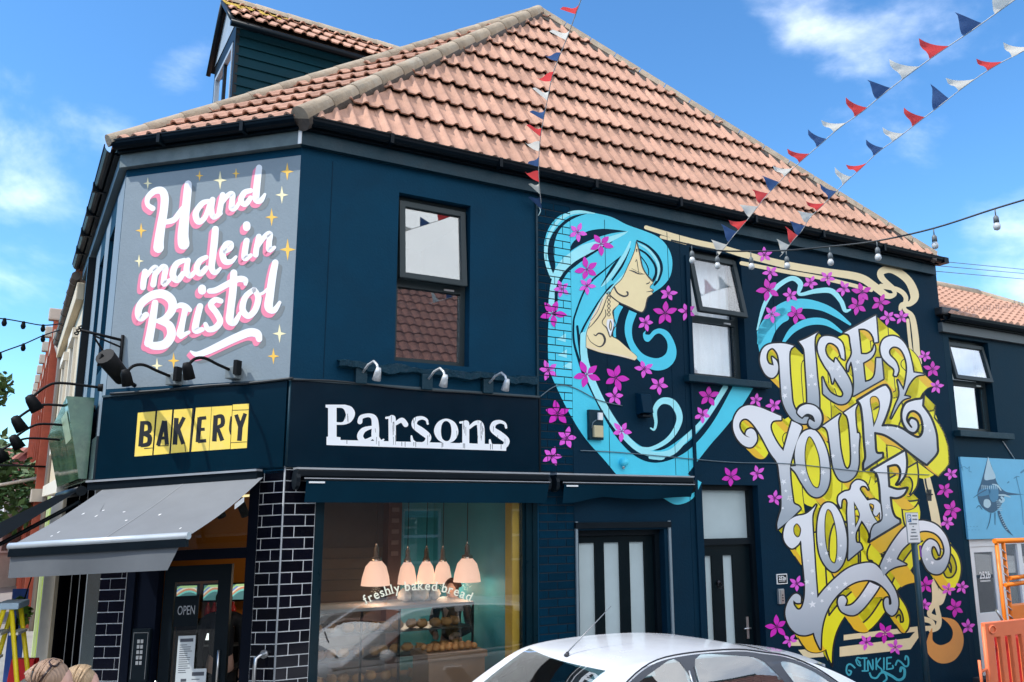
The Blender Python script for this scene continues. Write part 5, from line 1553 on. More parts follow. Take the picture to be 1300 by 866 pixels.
def print_line(fr, u, z, w, h, o, m, parent):
    """a line of print too small to read: word-sized marks"""
    random.seed(int(u * 1000) + int(z * 1000))
    mb = MB(); x = u - w / 2
    while x < u + w / 2 - .004:
        d = min(random.uniform(.008, .018), u + w / 2 - x)
        mb.quad(fr.P(x, z, o), fr.P(x + d, z, o), fr.P(x + d, z + h, o), fr.P(x, z + h, o)); x += d + .005
    return setp(mb.build('small_print', m, parent, weld=False), kind='stuff')
# ---- wires along the wall
WIRE = mat('black_cable', (0.012, 0.018, 0.022), 0.5); WIREG = mat('grey_cable', (0.12, 0.17, 0.2), 0.5)
def cable(fr, pts, r, lab, o=0.02, m=WIRE, name='cable'):
    q = []
    for p in pts:
        u, z = fr.uz(*p[:2], o); q.append(tuple(fr.P(u, z, o)))
    c = MB().tube(smooth_open(q, 6), r, 6).build(name, m)
    return setp(c, lab, 'cable')
cable(FR, [(369, 482), (430, 484), (520, 494), (600, 499), (640, 502), (684, 505)], 0.008, 'thin cable along the top of the shop name fascia', 0.05)
cable(FC, [(372, 480), (320, 486), (260, 490), (200, 496), (140, 500)], 0.012, 'bundle of dark cables along the top of the corner fascia', 0.05)
cable(FR, [(684, 505), (706, 490), (728, 492), (760, 508), (790, 515)], 0.005, 'thin cable looping over the brick strip to the meter box', 0.012, WIREG)
cable(FR, [(737, 572), (780, 574), (850, 580), (930, 587), (1005, 589), (1090, 598), (1180, 603)], 0.005, 'thin cable running straight across the mural above the doors', 0.014, WIREG)
cable(FR, [(684, 262), (686, 268), (683, 274)], 0.006, 'short loose end of cable under the eaves', 0.012, mat('pale_cable', (.4, .6, .65), .5))
for x in (677,):
    u0_, z0_ = FR.uz(677, 258); u1_, z1_ = FR.uz(683, 600)
    MB().box(FR, 2.545, 2.568, 3.48, 5.6, 0.001, 0.03).build('wall_joint_strip', NAVY_TRIM, bld)
# ---- boxes on the mural wall
u, z = FR.uz(754, 541)
t = empty('meter_box', FR.P(u, z, 0), 'small open navy meter box with cream terminal on the mural wall', 'electric box')
MB().box(FR, u - .09, u + .09, z - .15, z + .17, 0.001, 0.05).build('back_plate', NAVY_TRIM, t, bevel=.005)
MB().box(FR, u - .055, u + .06, z - .125, z + .0, 0.051, 0.09).build('terminal', mat('cream_plastic', (.55, .47, .28), .5), t, bevel=.006)
MB().box(FR, u + .01, u + .07, z + .06, z + .14, 0.051, 0.075).build('white_block', WHITE_PAINT, t, bevel=.004)
MB().tube([FR.P(u - .01, z + .06, .06), FR.P(u - .06, z + .03, .07), FR.P(u - .07, z - .03, .06)], 0.006, 6).build('wire', WIREG, t)
u, z = FR.uz(814, 514)
t = empty('vent_cowl', FR.P(u, z, 0), 'plain navy painted vent box on the mural wall', 'vent')
w = MB(); w.hexa([FR.P(u - .08, z - .12, .001), FR.P(u + .08, z - .12, .001), FR.P(u + .07, z - .10, .13), FR.P(u - .07, z - .10, .13), FR.P(u - .08, z + .13, .001), FR.P(u + .08, z + .13, .001), FR.P(u + .07, z + .11, .09), FR.P(u - .07, z + .11, .09)]); w.build('cover', MNAVY, t, bevel=.01)
MB().box(FR, u - .065, u + .065, z - .145, z - .122, .01, .11).build('outlet', BLACK_TRIM, t)
u, z = FR.uz(790, 587)
t = empty('bulkhead_light', FR.P(u, z, 0), 'small round bulkhead light painted cyan with the mural', 'lamp')
b_ = MB(); b_.lathe(FR.P(u, z, .001), FR.n, [(.045, 0), (.05, .03), (.04, .06), (.02, .075), (0, .078)], 16); b_.build('dome', CYAN, t)
b_ = MB(); b_.lathe(FR.P(u - .01, z - .04, .03), Vector((0, 0, -1)), [(.012, 0), (.018, .03), (0, .035)], 10); b_.build('sensor', STEEL, t)
u, z = FR.uz(992, 735)
t = empty('house_number_plate', FR.P(u, z, 0), 'black and white house number plate 252a beside the front door', 'sign')
MB().box(FR, u - .085, u + .085, z - .058, z + .058, 0.001, 0.012).build('plate', WHITE_PAINT, t)
MB().box(FR, u - .072, u + .072, z - .047, z + .047, 0.0125, 0.014).build('black_field', BLACK_TRIM, t)
wall_text(FR, '252a', u, z - .008, 0.0146, 0.06, WHITE_PAINT, 'number_lettering', t, bold=.002)
print_line(FR, u, z - .028, .10, .010, 0.0146, WHITE_PAINT, t)
u, z = FR.uz(990, 757)
t = empty('intercom', FR.P(u, z, 0), 'slim silver door intercom under the house number plate', 'intercom')
MB().box(FR, u - .045, u + .045, z - .085, z + .085, 0.001, 0.03).build('back_box', ALU, t, bevel=.004)
MB().box(FR, u - .02, u + .04, z - .075, z + .075, 0.031, 0.036).build('face_plate', STEEL, t)
for k in range(3):
    MB().lathe(FR.P(u + .01, z - .045 + k * .03, .036), FR.n, [(.008, 0), (.008, .004), (0, .005)], 10).build('button', BLACK_TRIM, t)

# ---- parking sign on a thin post in front of the wall
off = 0.35
u, z = FR.uz(1158, 670, off)
ub, zb = FR.uz(1176, 862, off)
t = empty('parking_sign', FR.P(u + .04, 0, off), 'white parking rules sign with blue P on a slim dark post', 'sign')
POST = mat('dark_blue_post_paint', (0.012, 0.05, 0.075), 0.35, var=.1)
MB().tube([FR.P(u + .06, 0.0, off - .03), FR.P(u + .05, z + .18, off - .03)], 0.038, 12).build('post', POST, t)
MB().box(FR, u - .115, u + .115, z - .18, z + .18, off + .012, off + .016).build('sign_plate', WHITE_PAINT, t)
MB().box(FR, u - .125, u + .125, z - .19, z + .19, off + .006, off + .0115).build('sign_back', mat('grey_sign_back', (.3, .32, .33), .5), t)
MB().box(FR, u - .095, u - .025, z + .07, z + .165, off + .0165, off + .0175).build('blue_square', mat('parking_blue', (.01, .12, .32), .4), t)
wall_text(FR, 'P', u - .06, z + .085, off + .0182, .095, WHITE_PAINT, 'p_letter', t, bold=.003)
PTXT = mat('sign_print_grey', (.10, .12, .14), .6)
for w_, du, dz, s in ((.09, .045, .14, .018), (.09, .045, .095, .018), (.15, 0, .04, .016), (.03, 0, .008, .012), (.08, 0, -.032, .016), (.10, 0, -.067, .016), (.14, 0, -.112, .016), (.16, 0, -.147, .014)):
    print_line(FR, u + du, z + dz, w_, s, off + .0182, PTXT, t)
MB().box(FR, u + .10, u + .13, z - .36, z - .22, off, off + .01).build('permit_tag', mat('purple_tag', (.2, .05, .35), .5), t)

# ---- bunting
FLAGM = {'r': mat('red_bunting', (0.78, 0.08, 0.08), 0.7, var=.1), 'w': mat('white_bunting', (0.82, 0.79, 0.70), 0.7, var=.06), 'b': mat('blue_bunting', (0.06, 0.12, 0.27), 0.7, var=.1)}
for k_ in 'rwb':      # thin cloth lets light through
    nt_ = FLAGM[k_].node_tree; pb_ = nt_.nodes['Principled BSDF']; tl_ = nt_.nodes.new('ShaderNodeBsdfTranslucent'); mx_ = nt_.nodes.new('ShaderNodeMixShader')
    nt_.links.new(pb_.inputs['Base Color'].links[0].from_socket, tl_.inputs[0]); mx_.inputs[0].default_value = .5
    nt_.links.new(pb_.outputs[0], mx_.inputs[1]); nt_.links.new(tl_.outputs[0], mx_.inputs[2]); nt_.links.new(mx_.outputs[0], nt_.nodes['Material Output'].inputs[0])
CORD = mat('white_cord', (0.6, 0.6, 0.58), 0.7)
def bunting(pts, lab, size, blow, seed, loose=0.0):
    """pts: (pixel x, pixel y, depth, colour) of the flags along the cord"""
    random.seed(seed)
    P = [at(p[0], p[1], p[2]) for p in pts]
    t = empty('bunting', P[0], lab, 'bunting', 'strings of bunting above the street')
    MB().tube(smooth_open([tuple(p) for p in P], 4), 0.004, 5).build('cord', CORD, t)
    for i, p in enumerate(pts):
        if p[3] == '-': continue
        d = (P[min(i + 1, len(P) - 1)] - P[max(i - 1, 0)]).normalized()
        s = size * random.uniform(.88, 1.08)
        drop = (Vector(blow) + Vector((random.uniform(-.35, .35), random.uniform(-.3, .3), random.uniform(-.3, .35)))).normalized()
        curl = d.cross(drop).normalized() * random.choice((-1, 1))
        mb = MB()
        n = 5
        G = {}
        for a in range(n + 1):
            for b in range(n + 1 - a):
                x = (b / n) + (a / n) * 0.5 - 0.5
                y = a / n
                G[(a, b)] = P[i] + d * x * s * .92 + drop * y * s * .78 + curl * (math.sin(y * 2.6 + x * 3) * .30 * s * y) + Vector((0, 0, 1)) * (0.22 * s * y * y)
        for a in range(n):
            for b in range(n - a):
                mb.add([G[(a, b)], G[(a, b + 1)], G[(a + 1, b)]], [(0, 1, 2)], True)
                if b + 1 < n - a:
                    mb.add([G[(a, b + 1)], G[(a + 1, b + 1)], G[(a + 1, b)]], [(0, 1, 2)], True)
        mb.build('flag', FLAGM[p[3]], t)
    return t
b1 = [(742, -12, 5.1, '-'), (733, 12, 5.4, 'r'), (721, 45, 5.8, 'w'), (710, 72, 6.2, 'b'), (701, 97, 6.5, 'r'), (696, 122, 6.9, 'w'), (691, 146, 7.2, 'b'), (687, 168, 7.5, 'r'), (685, 186, 7.8, 'w'), (684, 205, 8.0, 'b'), (684, 224, 8.2, 'r'), (685, 240, 8.4, 'w'), (687, 258, 8.55, 'b')]
bunting(b1, 'string of bunting hanging down in front of the roof towards the brick strip', 0.175, (-1, 0, -.15), 1)
cols = 'wrb'
b2 = [(908, 329, 9.3, '-'), (918, 317, 9.1, 'w'), (930, 301, 8.9, 'b'), (943, 286, 8.7, 'r'), (957, 269, 8.5, 'w'), (970, 252, 8.3, 'r'), (984, 237, 8.1, 'b'), (1001, 219, 7.8, 'w'), (1021, 201, 7.5, 'r'), (1043, 182, 7.2, 'b'), (1066, 162, 6.9, 'w'), (1093, 143, 6.6, 'r'), (1122, 119, 6.3, 'b'), (1156, 93, 6.0, 'w'), (1192, 67, 5.7, 'r'), (1235, 38, 5.4, 'b'), (1277, 8, 5.1, 'w'), (1310, -16, 4.9, '-')]
bunting(b2, 'upper string of bunting crossing the sky at the top right', 0.20, (-.8, 0, .3), 2)
b3 = [(990, 326, 9.9, '-'), (998, 317, 9.8, 'w'), (1008, 304, 9.6, 'r'), (1018, 293, 9.4, 'b'), (1028, 277, 9.2, 'w'), (1042, 263, 9.0, 'r'), (1057, 248, 8.7, 'b'), (1075, 230, 8.4, 'w'), (1094, 213, 8.1, 'r'), (1115, 193, 7.8, 'b'), (1140, 175, 7.5, 'w'), (1166, 155, 7.2, 'r'), (1195, 133, 6.9, 'b'), (1227, 108, 6.6, 'w'), (1263, 84, 6.3, 'r'), (1297, 66, 6.0, 'w'), (1330, 46, 5.8, '-')]
bunting(b3, 'lower string of bunting crossing the sky at the top right', 0.20, (-.75, 0, .35), 3)
# ---- festoon of bulbs
fp_ = [(852, 305, 9.0), (878, 311, 9.05), (910, 318, 9.1), (953, 319, 9.15), (998, 318, 9.0), (1053, 313, 8.8), (1113, 306, 8.5), (1185, 290, 8.1), (1263, 265, 7.7), (1320, 248, 7.4)]
P = [at(*p) for p in fp_]
t = empty('festoon_lights', P[0], 'black cable of clear festoon bulbs crossing from the mural wall to the right', 'string lights')
MB().tube(smooth_open([tuple(p) for p in P], 5), 0.009, 6).build('cable', WIRE, t)
BULB = mat('milky_bulb_glass', (0.5, 0.52, 0.52), 0.15, var=.03, spec=.8)
for p in P[1:-1]:
    h = MB(); h.tube([p, p + dn * .07], 0.006, 6); h.lathe(p + dn * .07, dn, [(.012, 0), (.024, .02), (.026, .07), (.0, .072)], 12)
    hh = h.build('lamp_holder', mat('grey_lamp_holder', (.12, .14, .15), .5), t)
    b_ = MB(); b_.lathe(p + dn * .14, dn, [(.018, 0), (.031, .025), (.034, .045), (.026, .07), (0, .082)], 12); b_.build('bulb', BULB, hh)
for k, (a, b, lab) in enumerate((((1186, 331, 12), (1330, 345, 17), 'topmost of three telephone wires at the right'), ((1186, 337, 12), (1330, 350, 17), 'middle of three telephone wires at the right'), ((1184, 344, 12), (1330, 357, 17), 'lowest of three telephone wires at the right'))):
    setp(MB().tube([at(*a), at(*b)], 0.006, 5).build('telephone_wire', WIREG), lab, 'cable', 'telephone wires')
for k, (pts, lab) in enumerate((([(-30, 402, 9), (6, 405, 9.4), (30, 409, 9.8), (55, 413, 10.3), (78, 411, 10.8)], 'upper string of small bulbs at the left edge of the sky'), ([(-30, 462, 9), (0, 448, 9.4), (30, 437, 10), (55, 426, 10.4), (76, 419, 10.8)], 'lower string of small bulbs at the left edge of the sky'))):
    P = [at(*p) for p in pts]
    t = empty('string_lights', P[0], lab, 'string lights', 'strings of small bulbs at the left')
    MB().tube(smooth_open([tuple(p) for p in P], 5), 0.008, 6).build('cable', WIRE, t)
    for p in P[1:-1]:
        MB().lathe(p, dn, [(.014, -.01), (.022, .02), (.03, .05), (.02, .08), (0, .09)], 10).build('bulb', DMET, t)
# ================================================================== the parked white hatchback
CARW = mat('white_car_paint', (0.74, 0.76, 0.80), 0.25, var=0.02, coat=0.6)
CARB = mat('black_car_trim', (0.02, 0.022, 0.028), 0.45, var=.1)
CARP = mat('grey_pillar_trim', (0.05, 0.058, 0.075), 0.25, var=.08, spec=.4)
CGLASS = glassy('car_glass', (0.30, 0.48, 0.50), 1.5, 5.0)
SEAT = mat('grey_car_seat', (0.10, 0.11, 0.12), 0.8)
RUB = mat('tyre_rubber', (0.015, 0.015, 0.016), 0.85); ALLOY = mat('alloy_rim', (0.45, 0.46, 0.48), .35, metal=.8)
HEADL = mat('headlamp_lens', (.6, .64, .66), .08); TAILR = mat('red_tail_lens', (.45, .01, .012), .12)
class CarF:
    """car space: x from the nose backwards, y to the side away from the wall, z up"""
    O = FR.P(-0.12, -0.13, 1.86)
    X = FR.u; Y = FR.n
    @classmethod
    def P(s, x, y, z): return s.O + s.X * x + s.Y * y + Vector((0, 0, z))
car = empty('parked_car', CarF.P(2.1, 0, 0), 'white five door hatchback car with roof aerial parked beside the side street', 'car')
def lerp_tab(tab, x):
    if x <= tab[0][0]: return tab[0][1]
    for (a, b), (c, d) in zip(tab[:-1], tab[1:]):
        if x <= c:
            t = (x - a) / (c - a); t = t * t * (3 - 2 * t) if False else t
            return b + (d - b) * t
    return tab[-1][1]
def sm_tab(tab):
    """smooth curve through table points"""
    def f(x):
        n = len(tab)
        for i in range(n - 1):
            if x <= tab[i + 1][0] or i == n - 2:
                p0 = tab[max(i - 1, 0)][1]; p1 = tab[i][1]; p2 = tab[i + 1][1]; p3 = tab[min(i + 2, n - 1)][1]
                t = (x - tab[i][0]) / (tab[i + 1][0] - tab[i][0]); t = max(0, min(1, t))
                return cr((p0,), (p1,), (p2,), (p3,), t)[0]
    return f
roofz = sm_tab([(0.95, .88), (1.12, .96), (1.30, 1.08), (1.55, 1.24), (1.80, 1.375), (2.05, 1.42), (2.45, 1.435), (2.9, 1.425), (3.3, 1.385), (3.6, 1.325), (3.9, 1.225), (4.2, 1.09), (4.45, .94)])
beltz = sm_tab([(0.95, .90), (1.8, .93), (2.8, .96), (3.6, 1.0), (4.45, .93)])
halfw = sm_tab([(0.0, .55), (0.12, .68), (0.4, .79), (1.0, .845), (2.2, .86), (3.4, .845), (4.2, .79), (4.48, .68)])
def side_y(x, z):
    """half width of the glasshouse at height z"""
    hb = halfw(x) - 0.035
    zb = beltz(x)
    return hb - 0.33 * (z - zb) - 0.12 * max(0, z - zb) ** 2
def cab_section(x, n=28):
    zr, zb = roofz(x), beltz(x)
    pts = []
    zs = max(zr - 0.035, zb + 0.005)
    hb = side_y(x, zs)
    m = 8
    for i in range(m + 1):
        z = zb - 0.02 + (zs - zb + 0.02) * i / m
        pts.append((side_y(x, z), z))
    k = 7
    # rounded shoulder into a crowned roof
    for i in range(1, k + 1):
        a = i / k * math.pi / 2
        r = min(0.13, hb * .5)
        pts.append((hb - r * (1 - math.cos(a)) * 1.0, zs + (zr - 0.016 - zs) * math.sin(a)))
    yl = pts[-1][0]
    for i in range(1, 8):
        y = yl * (1 - i / 8)
        pts.append((y, zr - 0.016 * (y / yl) ** 2))
    pts.append((0, zr))
    full = [(-y, z) for y, z in pts] + [(y, z) for y, z in reversed(pts[:-1])]
    return full
mb = MB()
N = 66
xs = [0.97 + (4.43 - 0.97) * i / N for i in range(N + 1)]
secs = [cab_section(x) for x in xs]
M = len(secs[0])
vs = [CarF.P(x, y, z) for x, s in zip(xs, secs) for y, z in s]
fs = [(i * M + j, i * M + j + 1, (i + 1) * M + j + 1, (i + 1) * M + j) for i in range(N) for j in range(M - 1)]
# cut the cabin skin where the windows are: keep faces outside the openings
SW = [[(1.50, .985), (1.62, 1.07), (1.86, 1.215), (2.12, 1.315), (2.36, 1.345), (2.40, .985)],
      [(2.54, .99), (2.50, 1.352), (2.86, 1.345), (3.10, 1.315), (3.24, 1.19), (3.34, 1.01)],
      [(3.50, 1.035), (3.30, 1.26), (3.40, 1.275), (3.62, 1.20), (3.80, 1.10), (3.82, 1.05), (3.74, 1.03)]]
FRAME = [(1.36, .945), (1.56, 1.075), (1.82, 1.235), (2.10, 1.345), (2.42, 1.378), (2.9, 1.372), (3.16, 1.34), (3.40, 1.30), (3.66, 1.21), (3.86, 1.10), (3.86, 1.03), (3.70, .965), (2.8, .945)]
up_ = lambda P_: [(x, z + .055 * max(0, z - .95) / .42) for x, z in P_]
SW0, FRAME0 = SW, FRAME; SW = [up_(p) for p in SW]; FRAME = up_(FRAME)
def inside(poly, x, z):
    c = False
    for i in range(len(poly)):
        (x0, z0), (x1, z1) = poly[i - 1], poly[i]
        if (z0 > z) != (z1 > z) and x < (x1 - x0) * (z - z0) / (z1 - z0) + x0: c = not c
    return c
keep = []
for f in fs:
    i, j = f[0] // M, f[0] % M
    x = (xs[i] + xs[i + 1]) / 2
    y = (secs[i][j][0] + secs[i][j + 1][0]) / 2; z = (secs[i][j][1] + secs[i + 1][j + 1][1]) / 2
    ok = True
    if any(inside(p, x, z) for p in SW) and abs(y) > 0.45: ok = False
    if 1.02 < x < 1.74 and abs(y) < 0.50 - (1.74 - x) * -0.14 and z > roofz(x) - .06: ok = False
    if 3.80 < x < 4.3 and abs(y) < 0.44 and z > roofz(x) - .06: ok = False
    if ok: keep.append(f)
mb.add(vs, keep, True)
mb.build('cabin_shell', CARW, car)
# lower body
mb = MB()
hoodz = sm_tab([(0.0, .60), (0.06, .70), (0.2, .77), (0.6, .85), (1.05, .93), (2.0, .96), (3.0, .98), (3.8, 1.0), (4.3, .97), (4.44, .88), (4.50, .60)])
N2 = 60
xs2 = [4.5 * i / N2 for i in range(N2 + 1)]
vs = []; M2 = 0
for x in xs2:
    w = halfw(min(x, 4.48)); zt = hoodz(x)
    zb_ = 0.22 if 0.15 < x < 4.3 else 0.30
    arch = 0.0
    prof = [(w * .86, zb_), (w * .97, zb_ + .10), (w, .45), (w * 1.0, .62), (w * .985, zt - .10), (w * .955, zt - .035), (w * .86, zt + .0), (w * .45, zt + .035), (0, zt + .045)]
    full = [(-y, z) for y, z in prof] + [(y, z) for y, z in reversed(prof[:-1])]
    M2 = len(full)
    vs += [CarF.P(x, y, z) for y, z in full]
def wheel_hole(x, z): return any(math.hypot(x - c, z - .31) < .36 for c in (0.82, 3.55))
fs = []
for i in range(N2):
    for j in range(M2 - 1):
        x = (xs2[i] + xs2[i + 1]) / 2
        z = sum((vs[k] - CarF.O).z for k in (i * M2 + j, i * M2 + j + 1)) / 2
        if wheel_hole(x, z) and (j < 3 or j > M2 - 5): continue
        # opening under the cabin
        if 1.1 < x < 4.2 and 6 <= j <= M2 - 8: continue
        fs.append((i * M2 + j, i * M2 + j + 1, (i + 1) * M2 + j + 1, (i + 1) * M2 + j))
mb.add(vs, fs, True)
mb.add(vs[:M2], [tuple(range(M2))]); mb.add(vs[-M2:], [tuple(range(M2))])
mb.build('body', CARW, car)
MB().obox(CarF.P(2.15, 0, .30), CarF.X * 1.95, CarF.Y * .66, Vector((0, 0, .06))).build('floor_pan', CARB, car)
# windows: convex outlines cut from a fine grid laid on the skin
def clip_poly(sub, clip):
    out = sub
    for i in range(len(clip)):
        a, b = clip[i - 1], clip[i]
        inp = out; out = []
        def sd(p): return (b[0] - a[0]) * (p[1] - a[1]) - (b[1] - a[1]) * (p[0] - a[0])
        for k in range(len(inp)):
            p, q = inp[k - 1], inp[k]
            sp, sq = sd(p), sd(q)
            if (sp >= 0) != (sq >= 0):
                t = sp / (sp - sq); out.append((p[0] + (q[0] - p[0]) * t, p[1] + (q[1] - p[1]) * t))
            if sq >= 0: out.append(q)
        if len(out) < 3: return []
    return out
def ccw(p):
    a = sum(p[i - 1][0] * p[i][1] - p[i][0] * p[i - 1][1] for i in range(len(p)))
    return p if a > 0 else p[::-1]
def hull(pts):
    pts = sorted(set(pts))
    def half(ps):
        h = []
        for p in ps:
            while len(h) > 1 and (h[-1][0] - h[-2][0]) * (p[1] - h[-2][1]) - (h[-1][1] - h[-2][1]) * (p[0] - h[-2][0]) <= 0: h.pop()
            h.append(p)
        return h
    l = half(pts); u = half(pts[::-1])
    return l[:-1] + u[:-1]
def side_patch(poly, sgn, off, d=0.05):
    poly = hull([tuple(p) for p in smooth_closed(poly, 4)])
    mb = MB()
    x0 = min(p[0] for p in poly); x1 = max(p[0] for p in poly); z0 = min(p[1] for p in poly); z1 = max(p[1] for p in poly)
    nx, nz = int((x1 - x0) / d) + 1, int((z1 - z0) / d) + 1
    for i in range(nx):
        for j in range(nz):
            a, b, c, e = x0 + i * d, x0 + (i + 1) * d, z0 + j * d, z0 + (j + 1) * d
            q = clip_poly([(a, c), (b, c), (b, e), (a, e)], poly)
            if q: mb.add([CarF.P(x, sgn * (side_y(x, z) + off), z) for x, z in q], [tuple(range(len(q)))], True)
    return mb
def side_ring(poly, holes, sgn, off):
    mb = MB()
    ol_ = smooth_closed(poly, 5)
    loops = [ol_] + [[tuple(p) for p in hull([tuple(q) for q in smooth_closed(h, 4)])] for h in holes]
    allp = [p for l in loops for p in l]
    for t in tessellate_polygon([[Vector((p[0], p[1], 0)) for p in l] for l in loops]):
        mb.add([CarF.P(allp[i][0], sgn * (side_y(*allp[i]) + off), allp[i][1]) for i in t], [(0, 1, 2)], True)
    return mb
for sgn in (1, -1):
    lowr = lambda P_: [(x, z - .03 * max(0, z - 1.0) / .38) for x, z in P_]
    SW_, FR_ = (SW, FRAME) if sgn > 0 else ([lowr(p) for p in SW0], lowr(FRAME0))
    side_ring(FR_, SW_, sgn, 0.006 if sgn > 0 else .002).build('window_surround', CARP, car)
    for k, w in enumerate(SW_):
        side_patch(w, sgn, 0.003 if sgn > 0 else .001).build('side_window', CGLASS, car)
    # chrome/black lines: gutter over the doors, door edges
    ln = [(1.36, .945), (1.56, 1.085), (1.82, 1.247), (2.10, 1.357), (2.42, 1.390), (2.9, 1.384), (3.16, 1.352), (3.40, 1.312), (3.66, 1.222), (3.87, 1.11)]
    ln = up_(ln)
    if sgn > 0: MB().tube([CarF.P(p[0], sgn * (side_y(p[0], p[1]) + .002), p[1] - (.0 if sgn > 0 else .02)) for p in smooth_open(ln, 4)], 0.006, 6).build('roof_gutter', CARB, car)
    MB().tube([CarF.P(2.47, sgn * (side_y(2.47, z) + .009), z) for z in (.96, 1.1, 1.25, 1.36)], 0.004, 5).build('door_seam', CARB, car)
    MB().tube([CarF.P(2.415, sgn * (side_y(2.41, z) + .010), z) for z in (.99, 1.1, 1.25, 1.34)], 0.007, 5).build('window_bead', ALU, car)
    hd = MB(); hd.obox(CarF.P(2.28, sgn * .868, .80), CarF.X * .10, CarF.Y * .018, Vector((0, 0, .016))); hd.build('door_handle', CARW, car, bevel=.008)
    hd = MB(); hd.obox(CarF.P(3.18, sgn * .862, .83), CarF.X * .10, CarF.Y * .018, Vector((0, 0, .016))); hd.build('door_handle', CARW, car, bevel=.008)
    mr_ = MB(); mr_.ball(CarF.P(1.50, sgn * .98, .99), .06, .10, .07); mr_.build('door_mirror', CARW, car)
    hl = MB(); hl.ball(CarF.P(0.20, sgn * .58, .66), .16, .14, .09); hl.build('headlight', HEADL, car)
    tl = MB(); tl.ball(CarF.P(4.30, sgn * .70, .86), .09, .09, .16); tl.build('tail_light', TAILR, car)
    for cx in (0.82, 3.55):
        wh = empty('wheel', CarF.P(cx, sgn * .76, .31), parent=car)
        ty = MB(); ty.lathe(CarF.P(cx, sgn * .66, .31), CarF.Y * sgn, [(.20, 0), (.295, .0), (.312, .03), (.312, .15), (.295, .19), (.20, .19)], 28); ty.build('tyre', RUB, wh)
        rm = MB(); rm.lathe(CarF.P(cx, sgn * .70, .31), CarF.Y * sgn, [(0, .10), (.06, .11), (.18, .09), (.205, .13), (.205, 0)], 20); rm.build('rim', ALLOY, wh)
# windscreen and rear glass
def top_patch(x0, x1, w0, w1, off=0.004, n=14):
    mb = MB()
    for i in range(n):
        for j in range(n):
            def q(a, b):
                x = x0 + (x1 - x0) * a
                ww = w0 + (w1 - w0) * a
                y = ww * (2 * b - 1)
                x += 0.06 * (1 - (2 * b - 1) ** 2) * (-1 if x0 < 2 else 1) * (1 - a if x0 < 2 else a) + (0.05 * ((2 * b - 1) ** 2) if x0 < 2 else 0) * 1.0
                zr = roofz(x); yl = max(.3, side_y(x, max(zr - .035, beltz(x) + .005)) - .1)
                return CarF.P(x, y, zr - 0.016 * (y / yl) ** 2 + off)
            mb.add([q(i / n, j / n), q((i + 1) / n, j / n), q((i + 1) / n, (j + 1) / n), q(i / n, (j + 1) / n)], [(0, 1, 2, 3)], True)
    return mb
top_patch(1.03, 1.76, .60, .525).build('windscreen', CGLASS, car)
top_patch(3.78, 4.34, .46, .52).build('rear_window', CGLASS, car)
MB().tube([CarF.P(1.05 + .05, y, roofz(1.05 + .05) + .008) for y in (-.58, -.3, 0, .3, .58)], .012, 6).build('scuttle_trim', CARB, car)
# cabin: dashboard, seats, wheel
MB().obox(CarF.P(1.35, 0, .86), CarF.X * .22, CarF.Y * .66, Vector((0, 0, .08))).build('dashboard', CARB, car, bevel=.03)
for y in (-.36, .36):
    for x in (2.05, 2.95):
        s = MB(); s.obox(CarF.P(x, y, .58), CarF.X * .24, CarF.Y * .23, Vector((0, 0, .08)))
        s.obox(CarF.P(x + .27, y, .86), CarF.X * .06 + Vector((0, 0, .0)), CarF.Y * .22, Vector((0, 0, .28)) + CarF.X * .05)
        s.obox(CarF.P(x + .33, y, 1.19), CarF.X * .045, CarF.Y * .12, Vector((0, 0, .07)))
        s.build('seat', SEAT, car, bevel=.03)
MB().tube([CarF.P(1.62 + .06 * math.sin(a), -.36 + .18 * math.cos(a), .90 + .17 * math.sin(a)) for a in [k * math.pi / 8 for k in range(17)]], .015, 6).build('steering_wheel', CARB, car)
# roof aerial, rear spoiler lip, wiper, plates
ae = CarF.P(1.82, 0.0, roofz(1.82))
MB().tube([ae, ae + Vector((0, 0, .03)) + CarF.X * .02], [.022, .012], 8).build('aerial_base', CARB, car)
tipd = (at(768, 762, 6.6) - ae)
MB().tube([ae + Vector((0, 0, .02)), ae + (CarF.X * .42 + Vector((0, 0, .34)))], [.006, .003], 6).build('aerial', mat('aerial_rod', (.25, .26, .27), .4, metal=.5), car)
sp = MB()
for i in range(10):
    def q(y, k):
        x = 3.62 + (.30 if k in (1, 2) else 0); zr = roofz(x)
        return CarF.P(x + .02, y, (roofz(3.62) + .006 if k in (0, 3) else roofz(3.62) - .035) - (.02 if k in (2, 3) else 0) - .05 * (y / .55) ** 2)
    y0, y1 = -.55 + 1.1 * i / 10, -.55 + 1.1 * (i + 1) / 10
    sp.add([q(y0, 0), q(y0, 1), q(y1, 1), q(y1, 0)], [(0, 1, 2, 3)], True)
    sp.add([q(y0, 1), q(y0, 2), q(y1, 2), q(y1, 1)], [(0, 1, 2, 3)], True)
sp.build('roof_spoiler', CARW, car, weld=True)
MB().tube([CarF.P(1.2, .1, roofz(1.2) + .012), CarF.P(1.28, .5, roofz(1.28) - .0)], .008, 6).build('wiper', CARB, car)
MB().obox(CarF.P(-.01, 0, .45), CarF.X * .008, CarF.Y * .26, Vector((0, 0, .055))).build('number_plate', WHITE_PAINT, car)
MB().obox(CarF.P(4.512, 0, .62), CarF.X * .008, CarF.Y * .26, Vector((0, 0, .055))).build('number_plate', mat('yellow_plate', (.75, .6, .05), .4), car)
MB().obox(CarF.P(0.03, 0, .55), CarF.X * .02, CarF.Y * .42, Vector((0, 0, .05))).build('grille', CARB, car)
